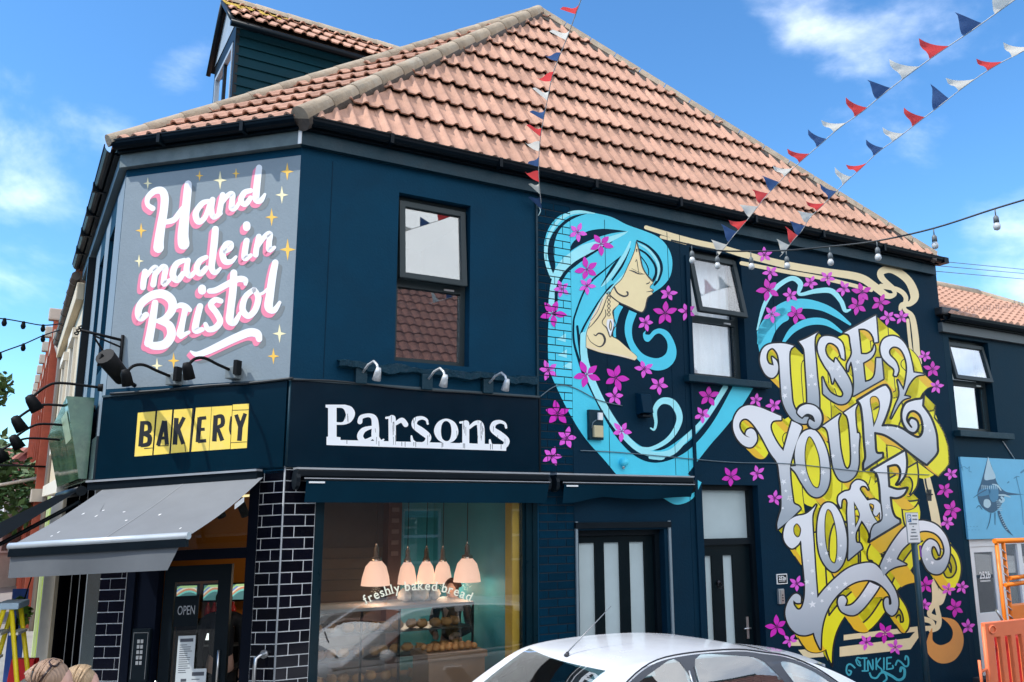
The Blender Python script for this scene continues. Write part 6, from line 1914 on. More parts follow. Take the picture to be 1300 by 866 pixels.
# ================================================================== ground
ASPH = mat('asphalt', (0.055, 0.055, 0.057), 0.9, var=0.25, scale=3, bump=0.5, bscale=120)
PAVE = mat('pavement_slabs', (0.26, 0.25, 0.235), 0.85, var=0.15, scale=2.5, bump=0.3, bscale=60, dirt=(.16, .155, .15), dirt_amt=.6)
KERB = mat('kerb_stone', (0.32, 0.31, 0.29), 0.8, var=.15)
RD = -0.10
mb = MB(); mb.quad((-400, -400, RD), (400, -400, RD), (400, 400, RD), (-400, 400, RD))
setp(mb.build('road', ASPH), kind='structure')
def slab(pts, z0, z1, name, m):
    mb = MB(); n = len(pts)
    mb.add([Vector((p.x, p.y, z1)) for p in pts], [tuple(range(n))])
    for i in range(n):
        a, b = pts[i], pts[(i + 1) % n]
        mb.quad(Vector((a.x, a.y, z0)), Vector((b.x, b.y, z0)), Vector((b.x, b.y, z1)), Vector((a.x, a.y, z1)))
    return setp(mb.build(name, m), kind='structure')
edge = [FR.P(40, 0, 1.15), FR.P(-0.5, 0, 1.15), FC.P(1.0, 0, 1.75), FL.P(-0.9, 0, 2.3), FL.P(90, 0, 2.3)]
slab(edge + [FL.P(90, 0, -6), FR.P(40, 0, -6)], RD, 0.0, 'pavement', PAVE)
kb = [e + (FR.n if i < 2 else (FC.n if i == 2 else FL.n)) * .14 for i, e in enumerate(edge)]
slab(kb + edge[::-1], RD, 0.012, 'kerb', KERB)
slab([FR.P(-6, 0, 11.2), FR.P(40, 0, 11.2), FR.P(40, 0, 24), FR.P(-6, 0, 24)], RD, 0.0, 'pavement', PAVE)

# ================================================================== neighbour on the right
nb = empty('neighbour_building', FR.P(13, 0, -2), 'lower dark blue building at the right edge with pale blue sea creature mural', 'building')
WC = (9.56, 10.51, 3.43, 4.79)
NAVY2 = mat('neighbour_navy_paint', (0.0005, 0.022, 0.042), 0.6, var=0.14, scale=1.8, bump=.2, bscale=40, spec=.1)
wall_with_openings(FR, UEND + .004, 17, 0, 5.0, [WC, (9.55, 12.4, -.1, 1.90)], 0.25).build('wall', NAVY2, nb)
make_window(FR, WC, 4.15, rad(10), nb, curtain=(4.2, 4.78))
MB().box(FR, 9.46, 10.75, 3.33, 3.42, 0.001, 0.10).build('window_sill', NAVY_TRIM, nb, bevel=.008)
a_, b_, c_ = MB(), MB(), MB()
eaves(FR, 9.34, 17, 4.84, a_, b_, c_)
a_.build('eaves_board', mat('grey_eaves_board', (0.075, 0.092, 0.10), 0.55, var=.2), nb); b_.build('soffit', BLACK_PVC, nb); c_.build('gutter', BLACK_PVC, nb)
# small-tiled roof, courses of scalloped tiles
e0 = FR.P(9.0, 5.06, 0.17)
ru, rz = FR.uz(1181, 364, -1.25); ru2, rz2 = FR.uz(1240, 373, -1.25)
top0 = FR.P(ru - .3, rz, -1.25); top1 = FR.P(ru2, rz2 if False else rz, -1.25)
rows = 9; g = MB()
PINKT = mat('pinkish_small_roof_tile', (0.46, 0.26, 0.18), .8, var=.18, scale=9, bump=.4, bscale=70)
for r in range(rows):
    f0, f1 = r / rows, (r + 1.12) / rows
    zA, zB = 5.06 + (rz - 5.06) * f0, 5.06 + (rz - 5.06) * f1
    oA, oB = 0.17 - 1.42 * f0, 0.17 - 1.42 * f1
    uR = 17.0 - (17.0 - ru2) * f0
    u = UEND + .01
    while u < uR:
        w = 0.17
        for s in range(6):
            x0, x1 = s / 6, (s + 1) / 6
            hh = lambda x: 0.045 * abs(math.sin(math.pi * x)) ** 1.5
            h0, h1 = hh(x0), hh(x1)
            a, b = u + x0 * w, u + x1 * w
            g.add([FR.P(a, zA + .03 + h0, oA + h0 * .4), FR.P(b, zA + .03 + h1, oA + h1 * .4), FR.P(b, zB + h1, oB + h1 * .4), FR.P(a, zB + h0, oB + h0 * .4)], [(0, 1, 2, 3)])
            g.add([FR.P(a, zA + .03 + h0, oA + h0 * .4), FR.P(b, zA + .03 + h1, oA + h1 * .4), FR.P(b, zA - .0, oA), FR.P(a, zA - .0, oA)], [(0, 1, 2, 3)])
        u += w
setp(g.build('roof_tiles', PINKT, nb, weld=False), kind='stuff')
MB().tube([FR.P(ru - .5, rz + .02, -1.25), FR.P(ru2, rz + .02, -1.25)], .10, 10).build('ridge', RIDGE, nb)
MB().tube([FR.P(ru2, rz + .02, -1.25), FR.P(17.0, 5.08, .1)], .09, 10).build('hip', RIDGE, nb)
mb = MB(); mb.add([FR.P(ru - .5, rz, -1.25), FR.P(ru2, rz, -1.25), FR.P(17, 5.0, -4), FR.P(9, 5.0, -4)], [(0, 1, 2, 3)]); mb.build('far_slope', PINKT, nb)
MB().box(FR, 9.30, 9.72, 5.08, 5.20, -.12, .12).build('lead_valley', mat('black_lead', (.02, .022, .025), .5), nb, bevel=.03)
# pale blue painted panel with a sea creature
PANEL = mat('pale_blue_panel_paint', (0.14, 0.47, 0.70), .5, var=.10, scale=2.5, bump=.15, bscale=50)
pnl = MB().box(FR, 9.50, 13.5, 1.905, 3.045, 0.001, 0.03).build('painted_panel', PANEL, nb)
FNP = Off(FR, 0.0305)
Sz = zone(1200, 570, 6.66)
DBL = pm('creature_dark_blue', (0.02, 0.09, 0.17)); MBL = pm('creature_mid_blue', (0.05, 0.22, 0.38)); PBL = pm('creature_pale', (0.42, 0.60, 0.68))
def np_(tr, lay, nme, m):
    if tr and isinstance(tr[0], list):
        for i, q_ in enumerate(tr): np_(q_, lay + i * .03, nme, m)
        return
    return sheet(FNP, tr, lay).build(nme, m, pnl, weld=False)
np_(fill(Sz([(360,65,1),(400,170),(440,290),(500,355),(560,372),(666,385,1),(540,392),(500,400),(470,480),(400,540),(330,510),(285,450),(272,370),(300,290),(330,180)])), .5, 'painted_creature', DBL)
np_([fill(Sz([(362,66,1),(390,150),(425,240),(380,260),(330,255),(345,150)])), fill(Sz([(330,430),(370,430),(385,470),(360,500),(325,480)])), ribbon(st(Sz, [(400,300,10),(440,310,14),(470,350,10)])), ribbon(st(Sz, [(450,390,10),(500,392,16),(548,408,8)])), ribbon(st(Sz, [(475,410,18),(492,430,22),(476,448,18),(458,432,16)]))], 1.2, 'painted_creature_light', PBL)
np_(fill(Sz([(370,310),(440,320),(445,420),(400,450),(372,400)])) + fill(Sz([(290,350),(360,330),(380,380),(280,400)])), 1.6, 'painted_creature_mid', MBL)
np_([ribbon(st(Sz, [(385,545,8),(372,620,7),(350,678,4)])), ribbon(st(Sz, [(420,540,8),(420,640,5)])), ribbon(st(Sz, [(450,530,20),(480,610,26),(520,680,20),(570,732,3)])), ribbon(st(Sz, [(345,345,10),(290,375,8),(238,412,3)])), ribbon(st(Sz, [(310,510,6),(285,480,7),(262,500,4)]))], 2.0, 'painted_tentacle', DBL)
np_(sum([ribbon(st(Sz, [(430 + k * 3, 440 + k * 16, 4), (470 + k * 2, 442 + k * 16, 4)])) for k in range(6)], []) + sum([ribbon(st(Sz, [(455 + k * 8, 560 + k * 18, 4), (470 + k * 8, 552 + k * 18, 4)])) for k in range(8)], []) + sum([ribbon(st(Sz, [(310 + k * 16, 315 - abs(k - 4) * 2, 7), (308 + k * 16, 340, 4)])) for k in range(9)], []), 2.5, 'painted_creature_light', PBL)
np_(ribbon(st(Sz, [(128,115,4),(140,150,4),(150,185,3)])) + ribbon(st(Sz, [(128,160,4),(160,150,4),(185,165,4),(205,150,4),(200,185,4),(220,195,5)])) + ribbon(st(Sz, [(600,240,5),(640,420,5),(660,640,4)])) + ribbon(st(Sz, [(580,250,5),(600,235,8),(625,235,5)])) + ribbon(st(Sz, [(535,280,14),(525,288,8)])) + ribbon(st(Sz, [(640,200,14),(666,180,16)])) + sum([ribbon(st(Sz, [(180 + k * 14, 655 + (k % 2) * 30, 3), (190 + k * 14, 655 + (k % 2) * 30, 3)])) for k in range(8)], []), 1.0, 'painted_marks', MBL)
MB().tube([FR.P(FR.uz(1272, 560)[0], FR.uz(1272, 560)[1], .01), FR.P(FR.uz(1289, 586)[0], FR.uz(1289, 586)[1], .01)], .008, 6).build('wall_conduit', ALU, nb)
# white upvc front
UW = mat('white_upvc', (0.74, 0.75, 0.76), .35, var=.04)
fr_ = MB()
for u0, u1, z0, z1 in ((9.55, 9.62, 0, 1.90), (10.20, 10.36, 0, 1.90), (10.72, 10.82, 0.0, 1.9), (11.6, 11.7, 0, 1.9), (12.3, 12.4, 0, 1.9)):
    fr_.box(FR, u0, u1, z0, z1, -.10, -.03)
fr_.box(FR, 9.62, 10.20, 1.80, 1.90, -.10, -.03); fr_.box(FR, 10.36, 12.3, 1.82, 1.90, -.098, -.03); fr_.box(FR, 10.82, 12.3, 1.45, 1.53, -.098, -.032)
fr_.box(FR, 10.36, 12.3, .0, .75, -.098, -.03)
fr_.build('white_window_frame', UW, nb)
dr = MB(); dr.box(FR, 9.63, 9.70, .06, 1.80, -.085, -.045); dr.box(FR, 10.13, 10.195, .06, 1.80, -.085, -.045); dr.box(FR, 9.70, 10.13, 1.72, 1.80, -.085, -.045); dr.box(FR, 9.70, 10.13, .06, .28, -.085, -.045); dr.box(FR, 9.70, 10.13, .76, .90, -.085, -.045); dr.box(FR, 9.70, 10.13, .28, .76, -.07, -.055)
dr.build('white_door', UW, nb)
MB().box(FR, 9.70, 10.13, .90, 1.72, -.07, -.06).build('door_pane', glassy('neighbour_glass', (.5, .55, .55), 1.5, 5.0), nb)
MB().box(FR, 10.82, 12.3, .75, 1.45, -.07, -.06).build('window_pane', MATS['neighbour_glass'], nb)
MB().box(FR, 10.36, 10.72, .75, 1.82, -.07, -.06).build('window_pane', MATS['neighbour_glass'], nb)
MB().box(FR, 10.82, 12.3, 1.53, 1.82, -.07, -.06).build('window_pane', MATS['neighbour_glass'], nb)
wall_text(FR, '252b', 9.92, 1.36, -.056, .13, WHITE_PAINT, 'number_lettering', nb, bold=.004)
print_line(FR, 9.92, 1.315, .24, .022, -.056, WHITE_PAINT, nb)
MB().box(FR, 9.5, 12.5, 0, 2.2, -1.6, -1.5).build('room_back', mat('shop_dim_wall', (.18, .06, .05), .8), nb)

# ================================================================== roadworks: barriers and lifting frame
ORG = mat('orange_barrier_plastic', (0.88, 0.19, 0.07), .5, var=.10, scale=6, dirt=(.6, .16, .08), dirt_amt=.4)
ORP = mat('orange_machine_paint', (0.78, 0.20, 0.01), .4, var=.08)
def barrier(o, px0, lab, rot=0.0):
    u0, z0 = FR.uz(px0, 791, o)
    fb = Frame((FR.P(u0, 0, o).x, FR.P(u0, 0, o).y), 61.13 + rot)
    t = empty('plastic_barrier', fb.P(1, RD, 0), lab, 'barrier', 'orange plastic barriers')
    H = max(.80, z0)
    ops = []
    for k in range(9):
        uu = .16 + k * .20
        ops.append((uu, uu + .115, .30, H - .16))
    for k in range(4):
        ops.append((.24 + k * .42, .24 + k * .42 + .24, .10, .20))
    body = wall_with_openings(fb, 0.02, 1.98, .05, H, ops, .05, .025)
    body.build('panel', ORG, t, bevel=.009)
    for uu in (.02, 1.98):
        MB().tube([fb.P(uu, RD, 0), fb.P(uu, H - .04, 0)], .022, 8).build('hook_post', ORG, t)
    for uu in (.35, 1.6):
        MB().obox(fb.P(uu, RD + .05, 0), fb.u * .07, fb.n * .26, Vector((0, 0, .05))).build('foot', CARB, t, bevel=.01)
    rg = MB(); rg.tube([fb.P(.14 + .055 * math.cos(a), H - .075 + .04 * math.sin(a), .03) for a in [k * math.pi / 8 for k in range(17)]], .008, 6); rg.build('ring', ORG, t)
    MB().tube([fb.P(-.10, .35, .0), fb.P(-.11, .72, .0)], .016, 8).build('link_rod', ORG, t)
    MB().tube([fb.P(-.11, .60, .0), fb.P(.02, .62, .0)], .016, 8).build('link_arm', ORG, t)
    return t
barrier(1.5, 1246, 'orange plastic slotted pedestrian barrier at the bottom right corner')
t = empty('lift_platform', FR.P(9.9, 0, .75), 'orange tubular lifting platform frame in front of the white door', 'machine')
o = 0.8
uA, zA = FR.uz(1266, 687, o); uB, _ = FR.uz(1274, 770, o)
fbx = MB()
for u0 in (uA - .02, uA + .12):
    MB().tube([FR.P(u0, RD + .25, o), FR.P(u0, zA, o)], .025, 8).build('post', ORP, t)
MB().tube([FR.P(uA + 1.4, RD + .25, o), FR.P(uA + 1.4, zA, o)], .03, 8).build('post', ORP, t)
MB().tube([FR.P(uA - .06, zA, o), FR.P(uA + 1.45, zA, o)], .032, 8).build('top_rail', ORP, t)
for dz in (.46, .54):
    MB().tube([FR.P(uA + (.0 if dz > .5 else .12), zA - dz, o + .04), FR.P(uA + 1.45, zA - dz + .05, o + .04)], .026, 8).build('rail', ORP, t)
MB().box(FR, uA + .1, uA + 1.45, zA - 1.15, zA - .78, o - .03, o + .02).build('panel', ORP, t, bevel=.02)
MB().box(FR, uA - .05, uA + 1.5, RD + .12, RD + .30, o - .5, o + .1).build('base', mat('dark_machine_base', (.03, .03, .033), .6), t, bevel=.02)
for k in range(9):
    MB().tube([FR.P(uA + .05, zA - .1 - k * .10, o + .01), FR.P(uA + .10, zA - .15 - k * .10, o + .03)], .008, 5).build('chain_link', STEEL, t)
for uu in (uA + .15, uA + 1.2):
    wv = MB(); wv.lathe(FR.P(uu, RD + .13, o + .1), FR.n, [(0, .06), (.11, .05), (.13, .03), (.13, 0), (0, 0)], 16); wv.build('wheel', RUB, t)
t = empty('tool_cart', FR.P(8.9, 0, 1.1), 'red wheeled tool cart behind the orange barrier', 'cart')
uC, zC = FR.uz(1282, 800, 1.15)
MB().box(FR, uC - .1, uC + .6, RD + .22, zC - .05, 1.0, 1.35).build('box', mat('red_cart_paint', (.42, .015, .015), .4), t, bevel=.02)
for uu in (uC, uC + .5):
    wv = MB(); wv.lathe(FR.P(uu, RD + .17, 1.36), FR.n, [(0, .05), (.15, .045), (.17, .02), (.17, 0), (0, 0)], 18); wv.build('wheel', RUB, t)
MB().tube([FR.P(uC - .1, zC, 1.2), FR.P(uC - .3, zC + .25, 1.2)], .015, 6).build('handle', STEEL, t)

# ================================================================== left: cream house, brick house, far end of the street
cream = empty('cream_building', FL.P(7.5, 0, -2), 'cream painted house next along the main street with brown gutter', 'building')
CRM = mat('cream_masonry_paint', (0.62, 0.52, 0.36), .65, var=.08, scale=2, bump=.2, bscale=30)
CRMW = mat('pale_cream_trim', (0.72, 0.66, 0.55), .6, var=.06)
wall_with_openings(FL, 4.86, 10.6, 0, 5.6, [(5.6, 6.5, 3.4, 4.9), (8.0, 8.9, 3.4, 4.9), (5.3, 8.6, .3, 2.3)], .25, 0.02).build('wall', CRM, cream)
MB().box(FL, 4.86, 10.65, 5.35, 5.62, .021, .13).build('cornice', CRM, cream, bevel=.02)
MB().box(FL, 4.86, 10.6, 2.55, 2.75, .021, .12).build('string_course', CRMW, cream)
MB().box(FL, 4.9, 5.25, 0, 2.5, .021, .16).build('pilaster', mat('white_shop_pilaster', (.74, .74, .70), .5), cream)
MB().box(FL, 4.95, 5.05, 0, 2.4, .161, .17).build('lime_stripe', mat('lime_green_paint', (.45, .62, .05), .5), cream)
MB().box(FL, 5.25, 5.4, 0, 2.5, .021, .20).build('lime_panel', mat('pale_lime_paint', (.62, .72, .35), .5), cream)
for u0 in (5.6, 8.0):
    w = MB(); w.box(FL, u0 - .12, u0 + 1.02, 4.9, 5.05, .021, .10); w.box(FL, u0 - .12, u0 + 1.02, 3.28, 3.4, .021, .12); w.box(FL, u0 - .1, u0, 3.4, 4.9, .021, .06); w.box(FL, u0 + .9, u0 + 1.0, 3.4, 4.9, .021, .06)
    ww = w.build('window_surround', CRMW, cream); MB().box(FL, u0, u0 + .9, 3.4, 4.9, -.16, -.15).build('pane', GLASS_UP, ww)
gq = MB(); gq.tube([FL.P(4.9, 5.72, .15), FL.P(10.6, 5.66, .15)], .065, 10); gq.build('gutter', mat('brown_gutter', (.10, .075, .06), .5, var=.2), cream)
for k in range(7):
    MB().tube([FL.P(5.2 + k * .8, 5.715 - k * .008, .15), FL.P(5.24 + k * .8, 5.715 - k * .008, .15)], .074, 10).build('gutter_joint', MATS['brown_gutter'], cream)
MB().tube([FL.P(10.55, 5.6, .15), FL.P(10.55, 5.35, .06), FL.P(10.55, 0, .06)], .05, 8).build('downpipe', mat('grey_downpipe', (.25, .22, .2), .5), cream)
mb = MB(); mb.add([FL.P(4.86, 5.72, .1), FL.P(10.6, 5.72, .1), FL.P(10.6, 7.4, -3), FL.P(4.86, 7.4, -3)], [(0, 1, 2, 3)]); mb.build('roof', TILE, cream)
ch = MB(); pcx = at(107, 268, 17.5); 
ch.box(FL, 8.6, 9.25, 5.6, 7.95, -1.2, -.75); ch.build('chimney', mat('dark_chimney_render', (.05, .052, .055), .7), cream)
MB().box(FL, 8.52, 9.33, 7.95, 8.1, -1.28, -.67).build('chimney_cap', mat('dark_cap', (.035, .035, .035), .7), cream)
MB().box(FL, 5.4, 8.5, .3, 2.3, -.15, -.12).build('shop_glazing', GLASS_UP, cream)
# glass-green sign over the main-street front
SG = empty('green_shop_sign', FL.P(2.0, 2.9, .1), 'glossy green and white sign panel along the main street front', 'sign')
GRN = mat('green_glass_sign', (.05, .13, .09), .12, var=.5, scale=3, dirt=(.2, .35, .2), dirt_amt=.8)
mb = MB(); mb.hexa([FL.P(.55, 2.62, .05), FL.P(4.8, 2.62, .05), FL.P(4.8, 2.62, .12), FL.P(.55, 2.62, .12), FL.P(.55, 3.42, .05), FL.P(4.8, 3.32, .05), FL.P(4.8, 3.32, .30), FL.P(.55, 3.42, .30)]); mb.build('panel', GRN, SG)
mb = MB(); mb.add([FL.P(2.0, 2.72, .135), FL.P(3.9, 2.72, .135), FL.P(3.9, 3.1, .225), FL.P(2.0, 3.1, .225)], [(0, 1, 2, 3)]); mb.build('white_panel', mat('white_sign_field', (.6, .64, .66), .3), SG)
mb = MB(); mb.add([FL.P(.75, 2.74, .14), FL.P(1.7, 2.74, .14), FL.P(1.7, 3.3, .28), FL.P(.75, 3.3, .28)], [(0, 1, 2, 3)]); mb.build('pale_panel', mat('pale_green_sign_field', (.32, .42, .26), .3, var=.4, scale=5), SG)

brickb = empty('brick_building', FL.P(18, 0, -2), 'tall red brick terrace with stone bands farther along the main street', 'building')
RBR = mat('red_brick_far', (.36, .085, .045), .8, var=.25, scale=6)
STN = mat('pale_stone_trim', (.48, .42, .35), .8, var=.12)
wall_with_openings(FL, 10.65, 30, 0, 6.1, [], .25, .04).build('wall', RBR, brickb)
for k in range(9):
    u0 = 11.2 + k * 2.1
    for z0, h in ((2.9, 1.3), (4.7, 1.0)):
        w = MB(); w.box(FL, u0, u0 + 1.1, z0 - .12, z0, .041, .22); w.box(FL, u0, u0 + 1.1, z0 + h, z0 + h + .14, .041, .20); w.box(FL, u0, u0 + .12, z0, z0 + h, .041, .14); w.box(FL, u0 + .98, u0 + 1.1, z0, z0 + h, .041, .14)
        ww = w.build('window', STN, brickb); MB().box(FL, u0 + .12, u0 + .98, z0, z0 + h, .042, .06).build('pane', GLASS_UP, ww)
    MB().box(FL, u0 - .25, u0 - .1, 0, 6.2, .041, .24).build('brick_pier', RBR, brickb)
    MB().box(FL, u0 - .3, u0 - .05, 6.2, 6.45, .0, .34).build('pier_cap', STN, brickb, bevel=.03)
MB().box(FL, 10.65, 30, 5.75, 5.95, .041, .22).build('cornice', STN, brickb)
MB().box(FL, 10.65, 30, 2.45, 2.7, .041, .3).build('string_course', STN, brickb)
mb = MB(); mb.add([FL.P(10.65, 6.1, .1), FL.P(30, 6.1, .1), FL.P(30, 8.4, -4), FL.P(10.65, 8.4, -4)], [(0, 1, 2, 3)]); mb.build('roof', mat('slate_roof', (.09, .09, .1), .7), brickb)
t = empty('street_bracket', FL.P(11.2, 3.2, .1), 'slim black street bracket sticking out from the cream house', 'bracket')
MB().tube([FL.P(10.9, 3.15, .05), FL.P(10.9, 3.17, 1.5)], .02, 6).build('arm', DMET, t)
MB().tube([FL.P(10.9, 3.17 + .06 * math.sin(a), 1.5 + .06 * math.cos(a)) for a in [k * .6 for k in range(10)]], .012, 6).build('scroll', DMET, t)
MB().tube([FL.P(12.0, 2.95, .2), FL.P(12.0, 2.7, 1.3)], .035, 6).build('flag_pole', STN, t)
def gable_house(name, P0, w, d, h, rh, mw, mr_, lab, az=20, rows=2, cols_=3):
    hf = Frame((P0.x, P0.y), az)
    t = empty(name, P0, lab, 'building')
    wl_ = MB(); wl_.box(hf, -w / 2, w / 2, 0, h, -d, 0); wl_.add([hf.P(-w / 2, h, 0), hf.P(w / 2, h, 0), hf.P(0, h + rh, 0)], [(0, 1, 2)]); wl_.build('wall', mw, t)
    r = MB()
    for s in (-1, 1):
        r.hexa([hf.P(s * (w / 2 + .25), h - .15, .25), hf.P(0, h + rh, .25), hf.P(0, h + rh, -d), hf.P(s * (w / 2 + .25), h - .15, -d), hf.P(s * (w / 2 + .25), h + .02, .25), hf.P(0, h + rh + .18, .25), hf.P(0, h + rh + .18, -d), hf.P(s * (w / 2 + .25), h + .02, -d)])
    r.build('roof', mr_, t)
    for i in range(cols_):
        for j in range(rows):
            u = -w / 2 + w * (i + .5) / cols_; z = 1.0 + j * (h - .6) / rows
            ww = MB().box(hf, u - .45, u + .45, z, z + 1.2, .002, .05).build('window', WHITE_PAINT, t); MB().box(hf, u - .38, u + .38, z + .07, z + 1.13, .051, .06).build('pane', GLASS_UP, ww)
    return t
MARO = mat('maroon_render', (.22, .05, .05), .8); REDT = mat('far_red_roof', (.30, .10, .07), .8)
p = at(22, 640, 38); p.z = 0
gable_house('far_house', p, 6, 8, 2.2, 2.6, MARO, REDT, 'maroon gabled house at the far end of the street, left edge', 20)
p = at(52, 640, 46); p.z = 0
gable_house('far_house', p, 8, 8, 3.2, 1.0, WHITE_PAINT, mat('far_slate', (.3, .3, .32), .8), 'white far house beside the brick terrace', 10)
p = at(-40, 640, 30); p.z = 0
gable_house('far_house', p, 9, 9, 1.2, 1.2, mat('pink_render', (.5, .36, .3), .8), REDT, 'low pink house behind the tree at the left edge', 15)
p = at(12, 700, 26); p.z = 0
gable_house('far_shop', p, 5, 6, 1.6, .5, mat('white_shop_wall', (.62, .60, .56), .7), mat('shop_grey_roof', (.25, .25, .26), .7), 'pale far shopfront seen under the grey awning', 12)
t = empty('satellite_dish', at(37, 642, 30), 'large pinkish satellite dish on the far white house', 'satellite dish')
c = at(37, 642, 30)
v = MB(); v.lathe(c, Vector((.3, -1, .35)), [(0, 0), (.25, .01), (.5, .06), (.72, .16), (.74, .16), (.5, .03), (0, -.03)], 20); v.build('dish', mat('dish_pink_grey', (.45, .30, .26), .6), t)
MB().tube([c, c + Vector((.2, -.6, .3))], .03, 6).build('feed_arm', DMET, t); MB().tube([c, c + Vector((0.3, .3, -1.4))], .05, 6).build('mast', DMET, t)

# ---- street tree
def leaf_crown(c, R, n, parent, m, seed, lobes=14, ls=1.0):
    random.seed(seed)
    mb = MB()
    L_ = [(c + Vector((random.gauss(0, .55) * R.x, random.gauss(0, .55) * R.y, random.gauss(0, .5) * R.z)), random.uniform(.35, .62)) for _ in range(lobes)]
    for _ in range(n):
        q, rr = random.choice(L_)
        d = Vector((random.gauss(0, 1), random.gauss(0, 1), random.gauss(0, 1))).normalized() * (random.random() ** .45)
        p = q + Vector((d.x * R.x, d.y * R.y, d.z * R.z)) * rr
        a = Vector((random.gauss(0, 1), random.gauss(0, 1), random.gauss(0, .6))).normalized(); b = a.orthogonal().normalized()
        s = random.uniform(.07, .15) * ls
        mb.add([p - a * s, p + b * s * .45, p + a * s, p - b * s * .45], [(0, 1, 2, 3)])
    return mb.build('crown', m, parent, weld=False)
LEAF = mat('tree_leaves', (.055, .12, .03), .6, var=.5, scale=2.5)
tp = at(-30, 640, 19); tp.z = 0
tr_ = empty('street_tree', tp, 'leafy green street tree at the left edge', 'tree')
tk = MB(); tk.tube([tp + Vector((0, 0, RD)), tp + Vector((.05, 0, 1.2)), tp + Vector((0, .1, 2.2)), tp + Vector((.1, .1, 3.2))], [.16, .13, .11, .05], 10)
for a in range(6):
    dd_ = Vector((math.cos(a * 1.05), math.sin(a * 1.05), 0))
    tk.tube([tp + Vector((0, .05, 1.9 + a * .12)), tp + dd_ * .5 + Vector((0, 0, 2.5 + a * .1)), tp + dd_ * 1.1 + Vector((0, 0, 3.0 + a * .1))], [.06, .04, .015], 6)
tk.build('trunk', mat('bark', (.09, .07, .05), .9, bump=.6), tr_)
leaf_crown(tp + Vector((-.1, 0, 3.0)), Vector((1.3, 1.3, 1.25)), 5200, tr_, LEAF, 4, 18)
hp = at(118, 770, 13)
# ---- step ladder and clutter on the far pavement
LY = mat('yellow_fibreglass', (.78, .62, .01), .4); LB = mat('pale_blue_ladder_cap', (.35, .48, .60), .4)
ap = at(16, 770, 8.4)
t = empty('step_ladder', Vector((ap.x, ap.y, 0)), 'yellow step ladder with pale blue top standing on the pavement at the left', 'ladder')
ax, ay = Vector((.96, .25, 0)), Vector((-.25, .96, 0))
for s in (-1, 1):
    top = ap + ay * s * .14
    for q in (-1, 1):
        foot = Vector((ap.x, ap.y, 0)) + ax * q * .30 + ay * s * .22
        MB().tube([top + ax * q * .03, foot], .022, 6).build('rail', LY, t)
for k in range(5):
    f = (k + 1) / 6
    for q in (-1, 1):
        if q > 0 and k % 2: continue
        a0 = (ap + ay * -.14 + ax * q * .03).lerp(Vector((ap.x, ap.y, 0)) + ax * q * .30 - ay * .22, f); a1 = (ap + ay * .14 + ax * q * .03).lerp(Vector((ap.x, ap.y, 0)) + ax * q * .30 + ay * .22, f)
        MB().obox((a0 + a1) / 2, (a1 - a0) / 2, ax * .04, Vector((0, 0, .012))).build('tread', mat('ladder_tread', (.6, .6, .58), .5), t)
MB().obox(ap + Vector((0, 0, .02)), ax * .10, ay * .18, Vector((0, 0, .03))).build('top_cap', LB, t, bevel=.01)
def clutter(px0, py0, px1, py1, Y, m, name, lab, cat, depth=.25, bev=.02):
    a, b = at(px0, py0, Y), at(px1, py1, Y)
    c = (a + b) / 2
    o = MB(); hz = abs(a.z - b.z) / 2; zlo = min(a.z, b.z)
    ztop = max(a.z, b.z)
    o.obox(Vector((c.x, c.y + depth, (ztop + max(zlo, 0)) / 2)), Vector((abs(b.x - a.x) / 2, 0, 0)), Vector((0, depth, 0)), Vector((0, 0, (ztop - max(zlo, 0)) / 2)))
    return setp(o.build(name, m, bevel=bev), lab, cat)
RED = mat('bright_red_board', (.70, .01, .01), .5)
t = empty('a_board', at(19, 858, 9.2), 'bright red pavement board behind the yellow ladder', 'sign')
a, b = at(4, 840, 9.2), at(33, 845, 9.2)
mb = MB(); mb.hexa([Vector((a.x, a.y, 0)), Vector((b.x, b.y, 0)), Vector((b.x, b.y + .05, 0)), Vector((a.x, a.y + .05, 0)), Vector((a.x, a.y + .15, a.z)), Vector((b.x, b.y + .15, a.z)), Vector((b.x, b.y + .19, a.z)), Vector((a.x, a.y + .19, a.z))]); mb.build('front_board', RED, t)
mb = MB(); mb.hexa([Vector((a.x, a.y + .5, 0)), Vector((b.x, b.y + .5, 0)), Vector((b.x, b.y + .46, 0)), Vector((a.x, a.y + .46, 0)), Vector((a.x, a.y + .24, a.z)), Vector((b.x, b.y + .24, a.z)), Vector((b.x, b.y + .2, a.z)), Vector((a.x, a.y + .2, a.z))]); mb.build('back_board', RED, t)
t = empty('hanging_plant', at(30, 772, 10), 'green hanging basket plant in front of the pale shop post', 'plant')
c = at(30, 772, 10)
leaf_crown(c, Vector((.10, .10, .12)), 500, t, mat('basket_leaves', (.10, .22, .02), .6, var=.4), 9, 8, .3)
MB().lathe(c + Vector((0, 0, .0)), Vector((0, 0, -1)), [(.08, 0), (.07, .06), (.04, .1), (0, .105)], 12).build('basket', mat('dark_basket', (.04, .05, .03), .8), t)
MB().tube([c + Vector((0, 0, .1)), c + Vector((0.05, .1, .6)), c + Vector((.4, .3, .62))], .008, 5).build('hanger', DMET, t)
t = empty('blue_banner', at(21, 800, 11), 'tall narrow blue pavement banner behind the ladder', 'banner')
c = at(21, 800, 11)
MB().tube([Vector((c.x, c.y, 0)), Vector((c.x, c.y, c.z + .4))], .02, 6).build('pole', DMET, t)
MB().obox(Vector((c.x, c.y, (c.z + .3) / 2 + .2)), Vector((.09, .02, 0)), Vector((0, .004, 0)), Vector((0, 0, (c.z + .3) / 2))).build('fabric', mat('royal_blue_fabric', (.02, .08, .35), .6), t)
MB().obox(Vector((c.x, c.y, .03)), Vector((.15, 0, 0)), Vector((0, .15, 0)), Vector((0, 0, .03))).build('foot', DMET, t, bevel=.01)

